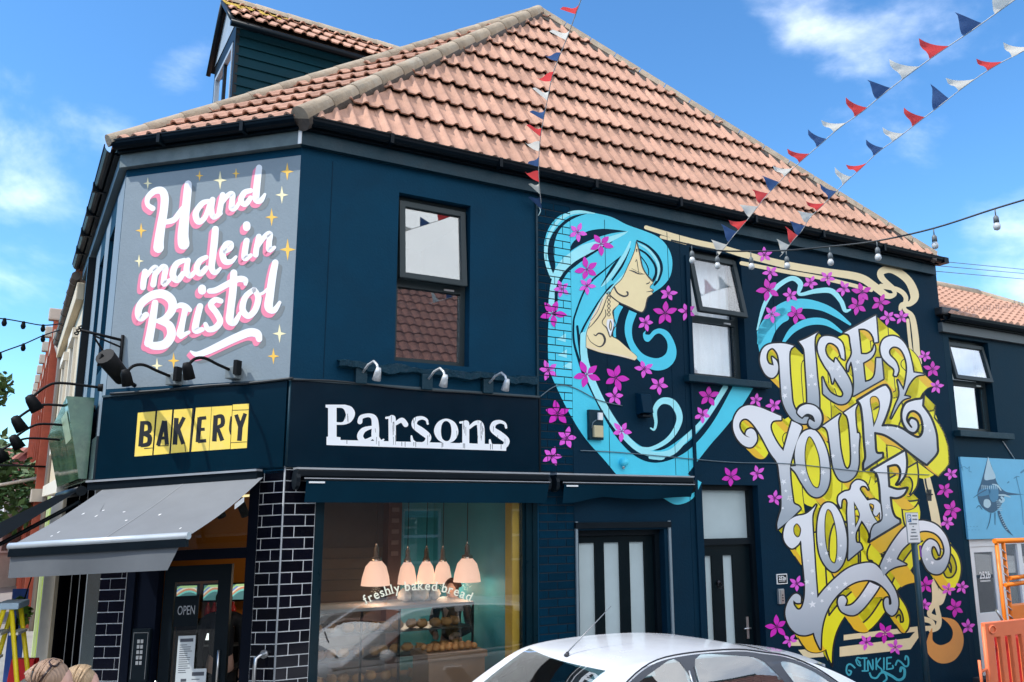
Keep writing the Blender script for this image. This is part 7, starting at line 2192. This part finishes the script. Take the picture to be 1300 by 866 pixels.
# ================================================================== house across the side street (behind the camera, seen in the glass)
FO = Frame((FR.P(2.0, 0, 13.2).x, FR.P(2.0, 0, 13.2).y), 61.13)
FO.n = -FR.n
opp = empty('opposite_house', FO.P(7, 0, -3), 'brick terrace with red tiled roof across the side street', 'building')
OPW = mat('opposite_brick', (.30, .17, .12), .85, var=.2, scale=4)
wall_with_openings(FO, 0, 16, 0, 5.1, [(u, u + 1.1, z, z + 1.4) for u in (1.2, 4.4, 7.6, 10.8) for z in (.9, 3.3)], .25).build('wall', OPW, opp)
for u in (1.2, 4.4, 7.6, 10.8):
    for z in (.9, 3.3):
        w = MB(); w.box(FO, u, u + .06, z, z + 1.4, -.15, -.08); w.box(FO, u + 1.04, u + 1.1, z, z + 1.4, -.15, -.08); w.box(FO, u + .06, u + 1.04, z + .65, z + .72, -.15, -.08); w.box(FO, u + .06, u + 1.04, z, z + .06, -.15, -.08); w.box(FO, u + .06, u + 1.04, z + 1.34, z + 1.4, -.15, -.08)
        ww = w.build('window', WHITE_PAINT, opp); MB().box(FO, u + .06, u + 1.04, z + .06, z + 1.34, -.13, -.12).build('pane', GLASS_UP, ww)
OPT = mat('opposite_red_tile', (.34, .15, .11), .8, var=.35, scale=5, bump=.4, bscale=50, dirt=(.16, .12, .11), dirt_amt=.6)
g = MB()
for r in range(13):
    f0, f1 = r / 13, (r + 1.1) / 13
    zA, zB = 5.1 + 4.3 * f0, 5.1 + 4.3 * f1
    oA, oB = .25 - 4.4 * f0, .25 - 4.4 * f1
    u = -.2
    while u < 16.2:
        w = .3
        for s in range(4):
            x0, x1 = s / 4, (s + 1) / 4
            hh = lambda x: .05 * abs(math.sin(math.pi * x))
            g.add([FO.P(u + x0 * w, zA + .05 + hh(x0), oA), FO.P(u + x1 * w, zA + .05 + hh(x1), oA), FO.P(u + x1 * w, zB + hh(x1), oB), FO.P(u + x0 * w, zB + hh(x0), oB)], [(0, 1, 2, 3)])
            g.add([FO.P(u + x0 * w, zA + .05 + hh(x0), oA), FO.P(u + x1 * w, zA + .05 + hh(x1), oA), FO.P(u + x1 * w, zA, oA), FO.P(u + x0 * w, zA, oA)], [(0, 1, 2, 3)])
        u += w
setp(g.build('roof_tiles', OPT, opp, weld=False), kind='stuff')
MB().box(FO, 0, 16, 0, 5.2, -7.2, -6.9).build('rear_wall', OPW, opp)
mb = MB(); mb.add([FO.P(-.2, 9.42, -4.15), FO.P(16.2, 9.42, -4.15), FO.P(16.2, 5.2, -7.2), FO.P(-.2, 5.2, -7.2)], [(0, 1, 2, 3)]); mb.build('rear_slope', OPT, opp)
MB().tube([FO.P(-.2, 9.42, -4.15), FO.P(16.2, 9.42, -4.15)], .12, 8).build('ridge', RIDGE, opp)
for uu in (-.0, 16):
    mb = MB(); mb.add([FO.P(uu, 0, 0), FO.P(uu, 5.1, 0), FO.P(uu, 9.3, -4.15), FO.P(uu, 5.1, -7), FO.P(uu, 0, -7)], [(0, 1, 2, 3, 4)]); mb.build('gable', OPW, opp)
c_ = MB(); c_.box(FO, 11.5, 12.3, 8.4, 10.4, -4.5, -3.8); c_.build('chimney', OPW, opp)

# ================================================================== houses across the main street (mirrored in the fascia)
for k, (uu, w_, h_, m_, lab) in enumerate(((-9, 8, 5.5, mat('grey_render', (.30, .29, .27), .8), 'grey rendered house across the main street, nearest the camera'), (1, 9, 6.0, mat('brown_brick_far', (.20, .11, .08), .85), 'brown brick house across the main street opposite the corner'), (11, 9, 5.2, mat('buff_render', (.42, .35, .25), .8), 'buff rendered house across the main street'))):
    q_ = FL.P(uu, 0, 13.5)
    gable_house('terrace_house', Vector((q_.x, q_.y, 0)), w_, 8, h_, 2.4, m_, REDT, lab, -30.6)
# ================================================================== inside the shop
TEAL = mat('teal_shop_wall', (.04, .27, .34), .6, var=.15, scale=1.5, bump=.3, bscale=12)
OCHRE = mat('ochre_shop_wall', (.50, .17, .015), .6, var=.1, scale=1.5)
FLOORM = mat('shop_floor', (.12, .10, .085), .5, var=.2); CEILM = mat('shop_ceiling', (.06, .06, .065), .8)
IN0, IN1 = 0.0, 2.52
def poly_slab(pts, z0, z1, nme, m, parent=bld):
    mb = MB(); n = len(pts)
    mb.add([Vector((p.x, p.y, z1)) for p in pts], [tuple(range(n))]); mb.add([Vector((p.x, p.y, z0)) for p in pts], [tuple(reversed(range(n)))])
    for i in range(n):
        a, b = pts[i], pts[(i + 1) % n]
        mb.quad(Vector((a.x, a.y, z0)), Vector((b.x, b.y, z0)), Vector((b.x, b.y, z1)), Vector((a.x, a.y, z1)))
    return mb.build(nme, m, parent)
foot_ = [FR.P(2.5, 0, -.02), FR.P(.02, 0, -.02), FC.P(CL - .02, 0, -.05), FL.P(4.5, 0, -.2), FR.P(2.5, 0, -5.2)]
poly_slab(foot_, .004, .03, 'shop_floor', FLOORM)
poly_slab([FR.P(2.5, 0, -.27), FR.P(.12, 0, -.27), FC.P(CL - .12, 0, -.27), FL.P(4.5, 0, -.28), FR.P(2.5, 0, -5.2)], 2.72, 2.78, 'shop_ceiling', CEILM)
pu_ = FR.uz(490, 700, -2.6)[0]
MB().box(FR, pu_, 2.56, .03, 2.72, -2.7, -2.6).build('back_wall', TEAL, bld)
MB().box(FR, 2.56, 2.62, .03, 2.72, -5.2, -.28).build('partition_wall', TEAL, bld)
MB().box(FR, pu_ - .05, pu_ + .12, .03, 2.72, -2.59, -2.4).build('brick_column', mat('dark_brick_column', (.07, .03, .025), .8, var=.3, scale=12), bld)
for k in range(7):
    MB().box(FR, pu_ - .01, pu_ + .08, 2.55 - k * .13, 2.60 - k * .13, -2.399, -2.39).build('column_brick', mat('pinkish_column_brick', (.16, .10, .09), .8), bld)
MB().box(FCS, 1.05, 3.3, .03, 2.76, -2.75, -2.65).build('back_wall', OCHRE, bld)
# planked partition between the counter and the entrance
pA_, pB_ = FCS.P(1.05, 0, -2.7), FR.P(pu_, 0, -2.58)
az_ = math.degrees(math.atan2(pB_.x - pA_.x, pB_.y - pA_.y)); PL = (pB_ - pA_).length
FPW = Frame((pA_.x, pA_.y), az_)
pw = MB().box(FPW, 0, PL, .03, 2.72, -.04, 0).build('plank_wall', mat('dark_plank', (.02, .012, .008), .6, var=.3), bld)
for k in range(13):
    MB().box(FPW, .01, PL - .01, .25 + k * .125, .25 + k * .125 + .115, .001, .015).build('plank', mat('warm_plank', (.06, .03, .01), .55, var=.3, scale=4, rand=.3), pw)
# pendants with lit shades
SHADE = emit('lit_copper_shade', (.80, .48, .36), .55)
def pendant(px, py, Y, lab, watt=1.8, r=.15):
    c = at(px, py, Y)
    t = empty('pendant_lamp', c, lab, 'lamp', 'pendant lamps over the counter')
    s = MB(); s.lathe(c, Vector((0, 0, 1)), [(r, -.12), (r * .93, -.04), (r * .72, .07), (r * .42, .12), (r * .36, .13)], 22); s.build('lamp_shade', SHADE, t)
    h = MB(); h.lathe(c, Vector((0, 0, 1)), [(r * .4, .125), (r * .4, .155), (.03, .17), (.026, .26), (.012, .28), (.012, .30)], 14); h.build('lamp_holder', mat('polished_copper', (.75, .55, .45), .25, metal=.8), t)
    MB().tube([c + Vector((0, 0, .3)), Vector((c.x, c.y, 2.72))], .005, 5).build('flex', DMET, t)
    b = MB(); b.ball(c + Vector((0, 0, -.02)), .04); b.build('bulb', emit('warm_bulb', (1, .72, .45), 4), t)
    ld = bpy.data.lights.new('pendant_light', 'POINT'); ld.energy = watt; ld.color = (1, .78, .55); ld.shadow_soft_size = .05
    lo = bpy.data.objects.new('pendant_light', ld); col.objects.link(lo); lo.parent = t; lo.location = (0, 0, -.16)
    return t
pendant(477, 728, 9.0, 'lit pendant lamp at the left end of the row in the shop window')
pendant(593, 724, 9.4, 'lit pendant lamp at the right end of the row in the shop window')
pendant(517, 728, 10.0, 'second pendant lamp from the left in the shop window', r=.11)
pendant(541, 727, 10.1, 'middle pendant lamp in the shop window', r=.11)
pendant(562, 727, 10.1, 'pendant lamp just left of the right end lamp in the shop window', r=.11)
# a lit lamp hanging inside the corner entrance
pt_ = FCS.P(.75, 2.45, -1.3)
t = empty('ceiling_spotlights', pt_, 'row of black ceiling spotlights inside the corner entrance', 'lamp')
for k, uu in enumerate((.95, .70, .45)):
    c = FCS.P(uu, 2.42, -.45)
    MB().tube([c, c + Vector((.04, .05, -.12))], .04, 12).build('spot_head', DMET, t); MB().tube([c, c + Vector((0, 0, .3))], .008, 6).build('stem', DMET, t)
    ld = bpy.data.lights.new('spot_light', 'SPOT'); ld.energy = 4; ld.color = (1, .75, .45); ld.spot_size = rad(100); ld.shadow_soft_size = .04
    lo = bpy.data.objects.new('spot_light', ld); col.objects.link(lo); lo.parent = t
    lo.location = (c + Vector((.06, .08, -.16))) - pt_
    lo.rotation_euler = Vector((-.30, -1.0, .15)).to_track_quat('Z', 'Y').to_euler()
MB().tube([FCS.P(.95, 2.50, -.8), FCS.P(.45, 2.50, -.8)], .012, 6).build('strip_tube', emit('warm_strip', (.9, .7, .35), .8), t)
# counter with glass case and bread
cn = empty('bakery_counter', FR.P(1.3, 0, -1.3), 'glass fronted bakery counter with shelves behind the shop window', 'counter')
WOODC = mat('counter_wood', (.17, .09, .045), .5, var=.25, scale=5)
MB().box(FR, .45, 2.3, .03, .62, -1.5, -.9).build('base', WOODC, cn)
for z_ in (.86, 1.10):
    MB().box(FR, .47, 2.28, z_, z_ + .015, -1.45, -.92).build('shelf', mat('dark_shelf', (.03, .03, .03), .4), cn)
MB().box(FR, .45, 2.3, 1.33, 1.36, -1.5, -.9).build('top', mat('counter_top_stone', (.25, .25, .25), .6), cn)
for uu in (.45, 1.05, 1.45, 2.28):
    MB().box(FR, uu, uu + .02, .62, 1.33, -.92, -.90).build('case_post', DMET, cn)
MB().box(FR, .47, 2.28, .62, 1.33, -.905, -.90).build('case_glass', glassy('case_glass', (.95, .97, .97), 1.5, 1.0), cn)
random.seed(4)
BRD = mat('baked_bread', (.42, .19, .06), .7, var=.35, scale=14, bump=.5, bscale=60, rand=.2)
loaf0 = None
spots = [(u_, z_, o_) for z_ in (.635, .875, 1.115) for u_ in [0.55 + k * .135 for k in range(13)] for o_ in (-1.0,)]
for k, (u_, z_, o_) in enumerate(spots):
    c = FR.P(u_ + random.uniform(-.02, .02), z_ + .045, o_ - random.uniform(0, .12))
    if loaf0 is None:
        mb = MB(); mb.ball(c, .065, .05, .045, 12, 8)
        for q in range(3): mb.tube([c + Vector((-.03 + q * .03, -.03, .035)), c + Vector((-.02 + q * .03, .03, .04))], .006, 5)
        ob = mb.build('bread_roll', BRD, None, origin=c); loaf0 = ob
    else:
        ob = bpy.data.objects.new('bread_roll', loaf0.data); col.objects.link(ob); ob.location = c
    ob.rotation_euler = (0, 0, random.uniform(0, 3))
    setp(ob, {.635: 'bread roll on the lowest shelf of the counter case', .875: 'bread roll on the middle shelf of the counter case', 1.115: 'bread roll on the top shelf of the counter case'}[z_], 'bread', 'bread rolls in the counter case')
t = empty('bread_basket', FR.P(1.9, 1.0, -.6), 'shallow wooden tray of small pastries at the bottom of the shop window', 'tray')
c = FR.P(1.85, .92, -.55)
MB().box(FR, 1.55, 2.15, .30, .90, -.75, -.35).build('plinth', WOODC, t); MB().box(FR, 1.53, 2.17, .90, .96, -.77, -.33).build('tray', WOODC, t)
for k in range(16):
    mb = MB(); mb.ball(FR.P(1.60 + (k % 8) * .07, .99, -.47 - (k // 8) * .13), .035, .045, .03, 10, 6); mb.build('pastry', BRD, t)
t = empty('white_paper_bags', FR.P(1.5, 1.36, -1.2), 'white paper bags and cloth heaped on the counter', 'bags')
random.seed(6)
for k in range(6):
    c = FR.P(1.62 + k * .07, 1.36 + .07, -1.22 + random.uniform(-.05, .05))
    mb = MB(); mb.ball(c, random.uniform(.05, .08), random.uniform(.04, .07), random.uniform(.06, .10), 9, 6)
    for v_ in mb.v: v_ += Vector((random.uniform(-.012, .012), random.uniform(-.012, .012), random.uniform(-.015, .015)))
    mb.build('bag', mat('white_paper', (.6, .58, .56), .7), t)
def zc_(py, o=-2.4): return FCS.uz(270, py, o)[1]
def ux_(px, o=-2.4): return FCS.uz(px, 750, o)[0]
# entrance things: menu screens, bottles, posters, open sign
def scr(u0, u1, z0, z1, o, seed, lab):
    t = empty('menu_screen', FCS.P((u0 + u1) / 2, (z0 + z1) / 2, o), lab, 'screen', 'colourful panels above the counter')
    MB().box(FCS, u0 - .02, u1 + .02, z0 - .02, z1 + .02, o - .03, o).build('casing', DMET, t)
    random.seed(seed)
    cols_ = [(.15, .45, .4), (.5, .2, .12), (.6, .55, .4), (.12, .2, .5), (.3, .45, .2)]
    MB().box(FCS, u0, u1, z0, z1, o + .001, o + .003).build('picture', emit('screen_teal_%d' % seed, (.10, .25, .26), .35), t)
    for k in range(5):
        tr = MB()
        pts = [(u1 - (u1 - u0) * (x / 8), z0 + (z1 - z0) * min(.95, max(.05, (.15 + k * .13 + .5 * math.sin(x / 8 * 2.4))))) for x in range(9)]
        for (a, b), (c_, d_) in zip(pts[:-1], pts[1:]):
            tr.quad(FCS.P(a, b - .012, o + .004 + k * .0005), FCS.P(c_, d_ - .012, o + .004 + k * .0005), FCS.P(c_, d_ + .012, o + .004 + k * .0005), FCS.P(a, b + .012, o + .004 + k * .0005))
        tr.build('picture_band', emit('screen_band_%d' % k, cols_[k], .6), t)
scr(ux_(250), ux_(222), zc_(762), zc_(743), -2.4, 1, 'left colourful panel above the counter inside the entrance')
scr(ux_(281), ux_(259), zc_(762), zc_(743), -2.4, 2, 'middle colourful panel above the counter inside the entrance')
scr(ux_(318), ux_(294), zc_(762), zc_(743), -2.4, 3, 'right colourful panel above the counter inside the entrance')
shelf_ = MB().box(FCS, ux_(322), ux_(215), zc_(787) - .03, zc_(787), -2.6, -2.3).build('bottle_shelf', DMET); setp(shelf_, 'dark back bar shelf under the colourful panels', 'shelf')
MB().box(FCS, ux_(322), ux_(215), .03, zc_(787) - .03, -2.62, -2.58).build('shelf_back', DMET, shelf_)
RB = mat('red_bottle', (.45, .015, .015), .15); RC = mat('silver_bottle_cap', (.6, .6, .6), .3, metal=.7)
b0 = None
for k in range(5):
    c = FCS.P(ux_(264) - k * (ux_(264) - ux_(296)) / 4, zc_(787), -2.42)
    lb = ['leftmost', 'second', 'middle', 'fourth', 'rightmost'][k] + ' red bottle in the row on the back bar shelf'
    if b0 is None:
        t = empty('red_bottle', c, lb, 'bottle', 'red bottles on the back bar'); b0 = t
        MB().lathe(c, Vector((0, 0, 1)), [(0, 0), (.035, .0), (.037, .12), (.014, .17), (.014, .20)], 12).build('glass', RB, t)
        MB().lathe(c, Vector((0, 0, 1)), [(.016, .20), (.016, .225), (0, .226)], 10).build('cap', RC, t)
    else:
        t = copy_tree(b0, c); t['label'] = lb
cnt_ = MB().box(FCS, .45, 2.0, .03, zc_(818, -1.75), -1.9, -1.6).build('sales_counter', DMET); setp(cnt_, 'dark sales counter inside the corner entrance', 'counter')
for k_, (u0, u1) in enumerate(((ux_(276, -1.75), ux_(257, -1.75)), (ux_(300, -1.75), ux_(291, -1.75)))):
    b = MB().box(FCS, u0, u1, zc_(812, -1.75), zc_(804, -1.75), -1.75, -1.72).build('lit_label_strip', emit('white_strip', (.9, .92, .9), .9)); setp(b, 'white lit label strip above the sales counter, %s one' % ('left' if k_ == 0 else 'right'), 'label')
    MB().box(FCS, u0, u1, zc_(818, -1.75) + .001, zc_(812, -1.75) - .001, -1.745, -1.735).build('strip_leg', DMET, b)
POSTER = mat('poster_paper', (.50, .55, .58), .6); INKP = mat('poster_ink', (.06, .07, .09), .6)
def poster(u0, u1, z0, z1, o, lab, rows_):
    t = empty('poster', HD.P((u0 + u1) / 2, (z0 + z1) / 2, o), lab, 'poster', 'posters on the shop door')
    MB().box(HD, u0, u1, z0, z1, o, o + .002).build('sheet', POSTER, t)
    m_ = MB(); h = (z1 - z0)
    m_.box(HD, u0 + .02, u1 - .02, z1 - h * .13, z1 - h * .06, o + .0025, o + .003)
    random.seed(rows_)
    for k in range(rows_):
        w = random.uniform(.5, 1) * (u1 - u0 - .04)
        zc = z1 - h * (.2 + .62 * k / rows_)
        m_.box(HD, u0 + .02, u0 + .02 + w, zc, zc + h * .014, o + .0025, o + .003)
    m_.box(HD, (u0 + u1) / 2 - .03, (u0 + u1) / 2 + .02, z0 + h * .04, z0 + h * .1, o + .0025, o + .003)
    setp(m_.build('print', INKP, t), kind='stuff')
poster(.17, .33, .88, 1.28, .002, 'upper white printed poster on the shop door', 14)
poster(.30, .45, .55, 1.00, .004, 'lower white printed poster on the shop door', 7)
t = empty('open_sign', HD.P(.22, 1.48, .01), 'small black OPEN sign hanging on the shop door', 'sign')
MB().box(HD, .12, .34, 1.36, 1.62, .006, .014).build('board', BLACK_TRIM, t)
tr = text_tris('OPEN', .085)
xs_ = [p[0] for q in tr for p in q]; cx = (min(xs_) + max(xs_)) / 2
mb = MB()
for q in tr: mb.add([HD.P(.23 + (p[0] - cx) * .75, 1.46 + p[1] * 1.3, .0148) for p in q], [(0, 1, 2)])
mb.build('lettering', mat('chalk_grey', (.35, .37, .4), .7), t, weld=False)
t = empty('menu_box', FCS.P(1.33, 1.1, -.03), 'black menu case with rows of small squares on the entrance post', 'menu case')
MB().box(FCS, 1.24, 1.42, .92, 1.36, -.035, -.01).build('case', BLACK_TRIM, t)
fr_ = MB()
for u0, u1, z0, z1 in ((1.255, 1.26, .94, 1.33), (1.40, 1.405, .94, 1.33), (1.26, 1.40, 1.325, 1.33)): fr_.box(FCS, u0, u1, z0, z1, -.0095, -.007)
fr_.build('case_edge', mat('dim_grey_line', (.12, .13, .14), .5), t)
for r in range(5):
    for c_ in range(2):
        MB().box(FCS, 1.30 + c_ * .035, 1.325 + c_ * .035, 1.06 + r * .045, 1.09 + r * .045, -.0095, -.006).build('square', mat('pale_square', (.25, .27, .29), .5), t)

# ================================================================== people
SKINP = mat('person_skin', (.62, .36, .27), .5, var=.06)
def person(loc, yaw, h, shirt, trousers, hair, lab, hair_fn=None, arms='down'):
    """standing figure: one continuous body, clothes and hair as children"""
    s = h / 1.70
    t = empty('person', loc, lab, 'person')
    cy, sy = math.cos(yaw), math.sin(yaw)
    def W(x, y, z): return Vector(loc) + Vector((x * cy - y * sy, x * sy + y * cy, z)) * s     # x forward
    if arms == 'down':
        armj = {q: [(0, q * .19, 1.40), (0.0, q * .24, 1.13), (.10, q * .22, .88), (.13, q * .21, .80)] for q in (-1, 1)}
    else:
        armj = {q: [(0, q * .19, 1.40), (0.03, q * .25, 1.13), (.26, q * .14, 1.08), (.34, q * .10, 1.10)] for q in (-1, 1)}
    def skin_obj(name, verts, edges, radii, m, sub=2, extra=None):
        me = bpy.data.meshes.new(name); me.from_pydata([W(*v) - Vector(loc) for v in verts], edges, [])
        ob = bpy.data.objects.new(name, me); col.objects.link(ob)
        md = ob.modifiers.new('skin', 'SKIN')
        for i, r in enumerate(radii):
            me.skin_vertices[0].data[i].radius = (r * s, r * s)
        me.skin_vertices[0].data[0].use_root = True
        ob.modifiers.new('sub', 'SUBSURF').levels = sub
        bpy.context.view_layer.update()
        dg = bpy.context.evaluated_depsgraph_get()
        m2 = bpy.data.meshes.new_from_object(ob.evaluated_get(dg))
        bpy.data.objects.remove(ob)
        if extra:
            bm = bmesh.new(); bm.from_mesh(m2)
            vm = bpy.data.meshes.new('x'); vm.from_pydata([v - Vector(loc) for v in extra.v], [], extra.f); bm.from_mesh(vm); bm.to_mesh(m2); bm.free(); bpy.data.meshes.remove(vm)
        for p in m2.polygons: p.use_smooth = True
        m2.materials.clear(); m2.materials.append(m)
        o2 = bpy.data.objects.new(name, m2); col.objects.link(o2); o2.parent = t
        if extra:
            rmod = o2.modifiers.new('remesh', 'REMESH'); rmod.mode = 'VOXEL'; rmod.voxel_size = .011; rmod.use_smooth_shade = True
        return o2
    V = [(0, 0, .95), (0, 0, 1.12), (0, 0, 1.30), (0, 0, 1.43), (.01, 0, 1.50), (.015, 0, 1.56)]
    E_ = [(0, 1), (1, 2), (2, 3), (3, 4), (4, 5)]
    Rr = [.13, .115, .13, .10, .052, .055]
    for q in (-1, 1):
        b = len(V); V += armj[q]; E_ += [(3, b), (b, b + 1), (b + 1, b + 2), (b + 2, b + 3)]; Rr += [.055, .042, .032, .03]
        b = len(V); V += [(0, q * .09, .88), (.02, q * .10, .48), (0, q * .10, .09), (.13, q * .11, .04)]; E_ += [(0, b), (b, b + 1), (b + 1, b + 2), (b + 2, b + 3)]; Rr += [.085, .058, .042, .035]
    hd = MB()
    def ball(x, y, z, rx, ry, rz):
        n_, m_ = 16, 12; vs = []
        for i in range(m_ + 1):
            a = math.pi * i / m_
            for k in range(n_):
                b = 2 * math.pi * k / n_
                vs.append(W(x + rx * math.sin(a) * math.cos(b), y + ry * math.sin(a) * math.sin(b), z + rz * math.cos(a)))
        hd.add(vs, [(i * n_ + k, (i + 1) * n_ + k, (i + 1) * n_ + (k + 1) % n_, i * n_ + (k + 1) % n_) for i in range(m_) for k in range(n_)], True)
    ball(.01, 0, 1.605, .095, .075, .095); ball(.035, 0, 1.555, .065, .055, .075); ball(.112, 0, 1.575, .018, .014, .022); ball(.10, 0, 1.538, .012, .022, .010)
    for q in (-1, 1):
        ball(.005, q * .076, 1.575, .018, .01, .028); ball(.088, q * .03, 1.605, .014, .016, .010)
        x, y, z = armj[q][3]
        ball(x + .02, y, z - .03, .022, .034 if arms != 'down' else .018, .045)
        for f in range(4): ball(x + .03 + (.035 if arms != 'down' else .004 * f), y + (f - 1.5) * .016 * (1 if arms != 'down' else .3) , z - (.075 + .006 * (1.5 - abs(f - 1.5))) * (1 if arms == 'down' else .4), .010, .009, .034)
        ball(x + .045, y - q * .022, z - .03, .011, .011, .03)
    skin_obj('body', V, E_, Rr, SKINP, 2, hd)
    # clothes
    V2 = [(0, 0, .95), (0, 0, 1.12), (0, 0, 1.30), (0, 0, 1.425)]; E2 = [(0, 1), (1, 2), (2, 3)]; R2_ = [.152, .135, .15, .115]
    for q in (-1, 1):
        b = len(V2); V2 += armj[q][:3]; E2 += [(3, b), (b, b + 1), (b + 1, b + 2)]; R2_ += [.072, .058, .046]
    skin_obj('jumper', V2, E2, R2_, shirt)
    V3 = [(0, 0, .97)]; E3 = []; R3_ = [.15]
    for q in (-1, 1):
        b = len(V3); V3 += [(0, q * .09, .86), (.02, q * .10, .48), (0, q * .10, .10)]; E3 += [(0, b), (b, b + 1), (b + 1, b + 2)]; R3_ += [.10, .075, .062]
    skin_obj('trousers', V3, E3, R3_, trousers)
    hm = MB()
    def hb(x, y, z, rx, ry, rz, lo=-1.0, seed=0, wav=.004):
        n_, m_ = 24, 14; vs = []; random.seed(seed)
        for i in range(m_ + 1):
            a = math.pi * i / m_
            for k in range(n_):
                b = 2 * math.pi * k / n_
                j = 1 + wav * 12 * math.sin(b * 9 + a * 3) * .12
                vs.append(W(x + rx * j * math.sin(a) * math.cos(b), y + ry * j * math.sin(a) * math.sin(b), max(z + rz * math.cos(a), z + lo * rz)))
        hm.add(vs, [(i * n_ + k, (i + 1) * n_ + k, (i + 1) * n_ + (k + 1) % n_, i * n_ + (k + 1) % n_) for i in range(m_) for k in range(n_)], True)
    hair_fn(hb)
    if 'hair' in hair.name and 'hat' not in hair.name:      # loose locks combed from the parting down and back
        random.seed(int(loc[0] * 100))
        for k in range(90):
            sd = random.choice((-1, 1)); x0 = random.uniform(-.10, .06)
            dr = random.uniform(.5, 1.0); pts = []
            for j in range(7):
                a = j / 6 * 1.75 * dr
                rr = random.uniform(.995, 1.03)
                pts.append(tuple(W(-.018 + x0 * math.cos(a * .6) - .035 * j / 6, sd * .096 * math.sin(a) * rr, 1.625 + .103 * math.cos(a) * rr * math.sqrt(max(.15, 1 - (x0 / .115) ** 2)))))
            hm.tube(smooth_open(pts, 2), [.0055] * 12 + [.002], 5)
    ho = hm.build('hair' if 'hat' not in hair.name else 'knitted_hat', hair, t)
    return t, W
def hair_mat(name, rgb):
    m = mat(name, rgb, .45, var=.2, scale=20)
    N, L = m.node_tree.nodes, m.node_tree.links
    tc = N.new('ShaderNodeTexCoord'); wv = N.new('ShaderNodeTexNoise'); wv.inputs['Scale'].default_value = 3; wv.inputs['Detail'].default_value = 4; mp_ = N.new('ShaderNodeMapping'); mp_.inputs['Scale'].default_value = (1.2, 9, 1.2); mp_.inputs['Rotation'].default_value = (.5, 0, .3)
    L.new(tc.outputs['Generated'], mp_.inputs[0]); L.new(mp_.outputs[0], wv.inputs[0])
    mx = N.new('ShaderNodeMix'); mx.data_type = 'RGBA'; mx.inputs['A'].default_value = [c * .2 for c in rgb] + [1]; mx.inputs['B'].default_value = [min(1, c * 1.6) for c in rgb] + [1]
    L.new(wv.outputs['Fac'], mx.inputs[0]); L.new(mx.outputs['Result'], N['Principled BSDF'].inputs['Base Color'])
    bp = N.new('ShaderNodeBump'); bp.inputs['Strength'].default_value = .8; bp.inputs['Distance'].default_value = .01
    L.new(wv.outputs['Fac'], bp.inputs['Height']); L.new(bp.outputs[0], N['Principled BSDF'].inputs['Normal'])
    return m
BLOND = hair_mat('ash_blond_hair', (.36, .23, .15))
def longhair(hb):
    hb(-.018, 0, 1.625, .108, .092, .098, -.35, 1, .006); hb(-.06, 0, 1.54, .062, .085, .13, -1, 2, .008); hb(-.075, 0, 1.42, .045, .08, .14, -1, 3, .008)
pw_ = at(70, 838, 4.7)
wp, Wf = person((pw_.x, pw_.y, 0.0), rad(12), pw_.z / 1.724 * 1.70, mat('pale_pink_top', (.6, .42, .40), .8), mat('blue_denim', (.05, .08, .16), .8), BLOND, 'woman with ash blond hair and sunglasses pushed up on her head, bottom left', longhair)
sgm = MB()
for q in (-1, 1):
    sgm.tube([Wf(.006, q * .038, 1.714) + (Wf(.024 * math.cos(a), q * .028 * math.sin(a), -.008 * math.cos(a) - .012 * math.sin(a)) - Wf(0, 0, 0)) for a in [k * math.pi / 6 for k in range(13)]], .006, 6)
    vs = [Wf(.006 + .024 * math.cos(a), q * .038 + .028 * math.sin(a), 1.714 - .008 * math.cos(a) - .012 * math.sin(a) * q) for a in [k * math.pi / 6 for k in range(12)]]
    sgm.add(vs, [tuple(range(12))])
    sgm.tube([Wf(.006, q * .070, 1.706), Wf(-.02, q * .104, 1.66), Wf(-.05, q * .10, 1.615)], .005, 6)
sgm.tube([Wf(.03, -.015, 1.718), Wf(.03, 0, 1.72), Wf(.028, .015, 1.718)], .005, 6)
setp(sgm.build('sunglasses', mat('brown_sunglasses', (.025, .012, .010), .15)), 'dark brown sunglasses pushed up on the blond woman\'s hair', 'sunglasses')
def shorthair(hb):
    hb(-.015, 0, 1.625, .104, .088, .093, -.25, 5, .005); hb(-.05, 0, 1.57, .058, .078, .09, -1, 6, .006)
p2 = at(107, 846, 5.2)
person((p2.x, p2.y, 0.0), rad(20), (p2.z) / 1.72 * 1.70, mat('cream_top', (.6, .55, .45), .8), mat('dark_trousers', (.03, .03, .035), .8), hair_mat('straw_blond_hair', (.44, .30, .17)), 'second person with straw blond hair just behind the woman with sunglasses', shorthair)
def beanie(hb):
    hb(0.0, 0, 1.635, .108, .09, .105, -.25, 7, .003)
pg = FCS.P(.62, 0, -1.0)
sc_ = at(283, 786, 1.0)
dep = pg.y
hp_ = at(283, 784, pg.y)
person((hp_.x, hp_.y, 0.03), rad(-70), max(1.5, (hp_.z) / 1.735 * 1.70), mat('black_coat', (.008, .008, .010), .8), mat('black_trousers', (.008, .008, .01), .8), mat('dark_green_hat_wool', (.02, .05, .02), .9, bump=.8, bscale=200), 'customer in dark green knitted hat and black coat in the shop doorway', beanie)
def bob(hb):
    hb(-.015, 0, 1.62, .106, .09, .095, -.3, 8, .005); hb(-.045, 0, 1.54, .062, .086, .10, -1, 9, .006)
hp2 = at(574, 734, 9.78)
person((hp2.x, hp2.y, 0.03), rad(-100), max(1.35, (hp2.z - .03) / 1.73 * 1.70), mat('dark_work_top', (.012, .012, .014), .8), mat('dark_apron', (.02, .02, .022), .8), mat('auburn_hair', (.09, .03, .015), .5), 'shop worker in dark top standing behind the bakery counter', bob, arms='fwd')
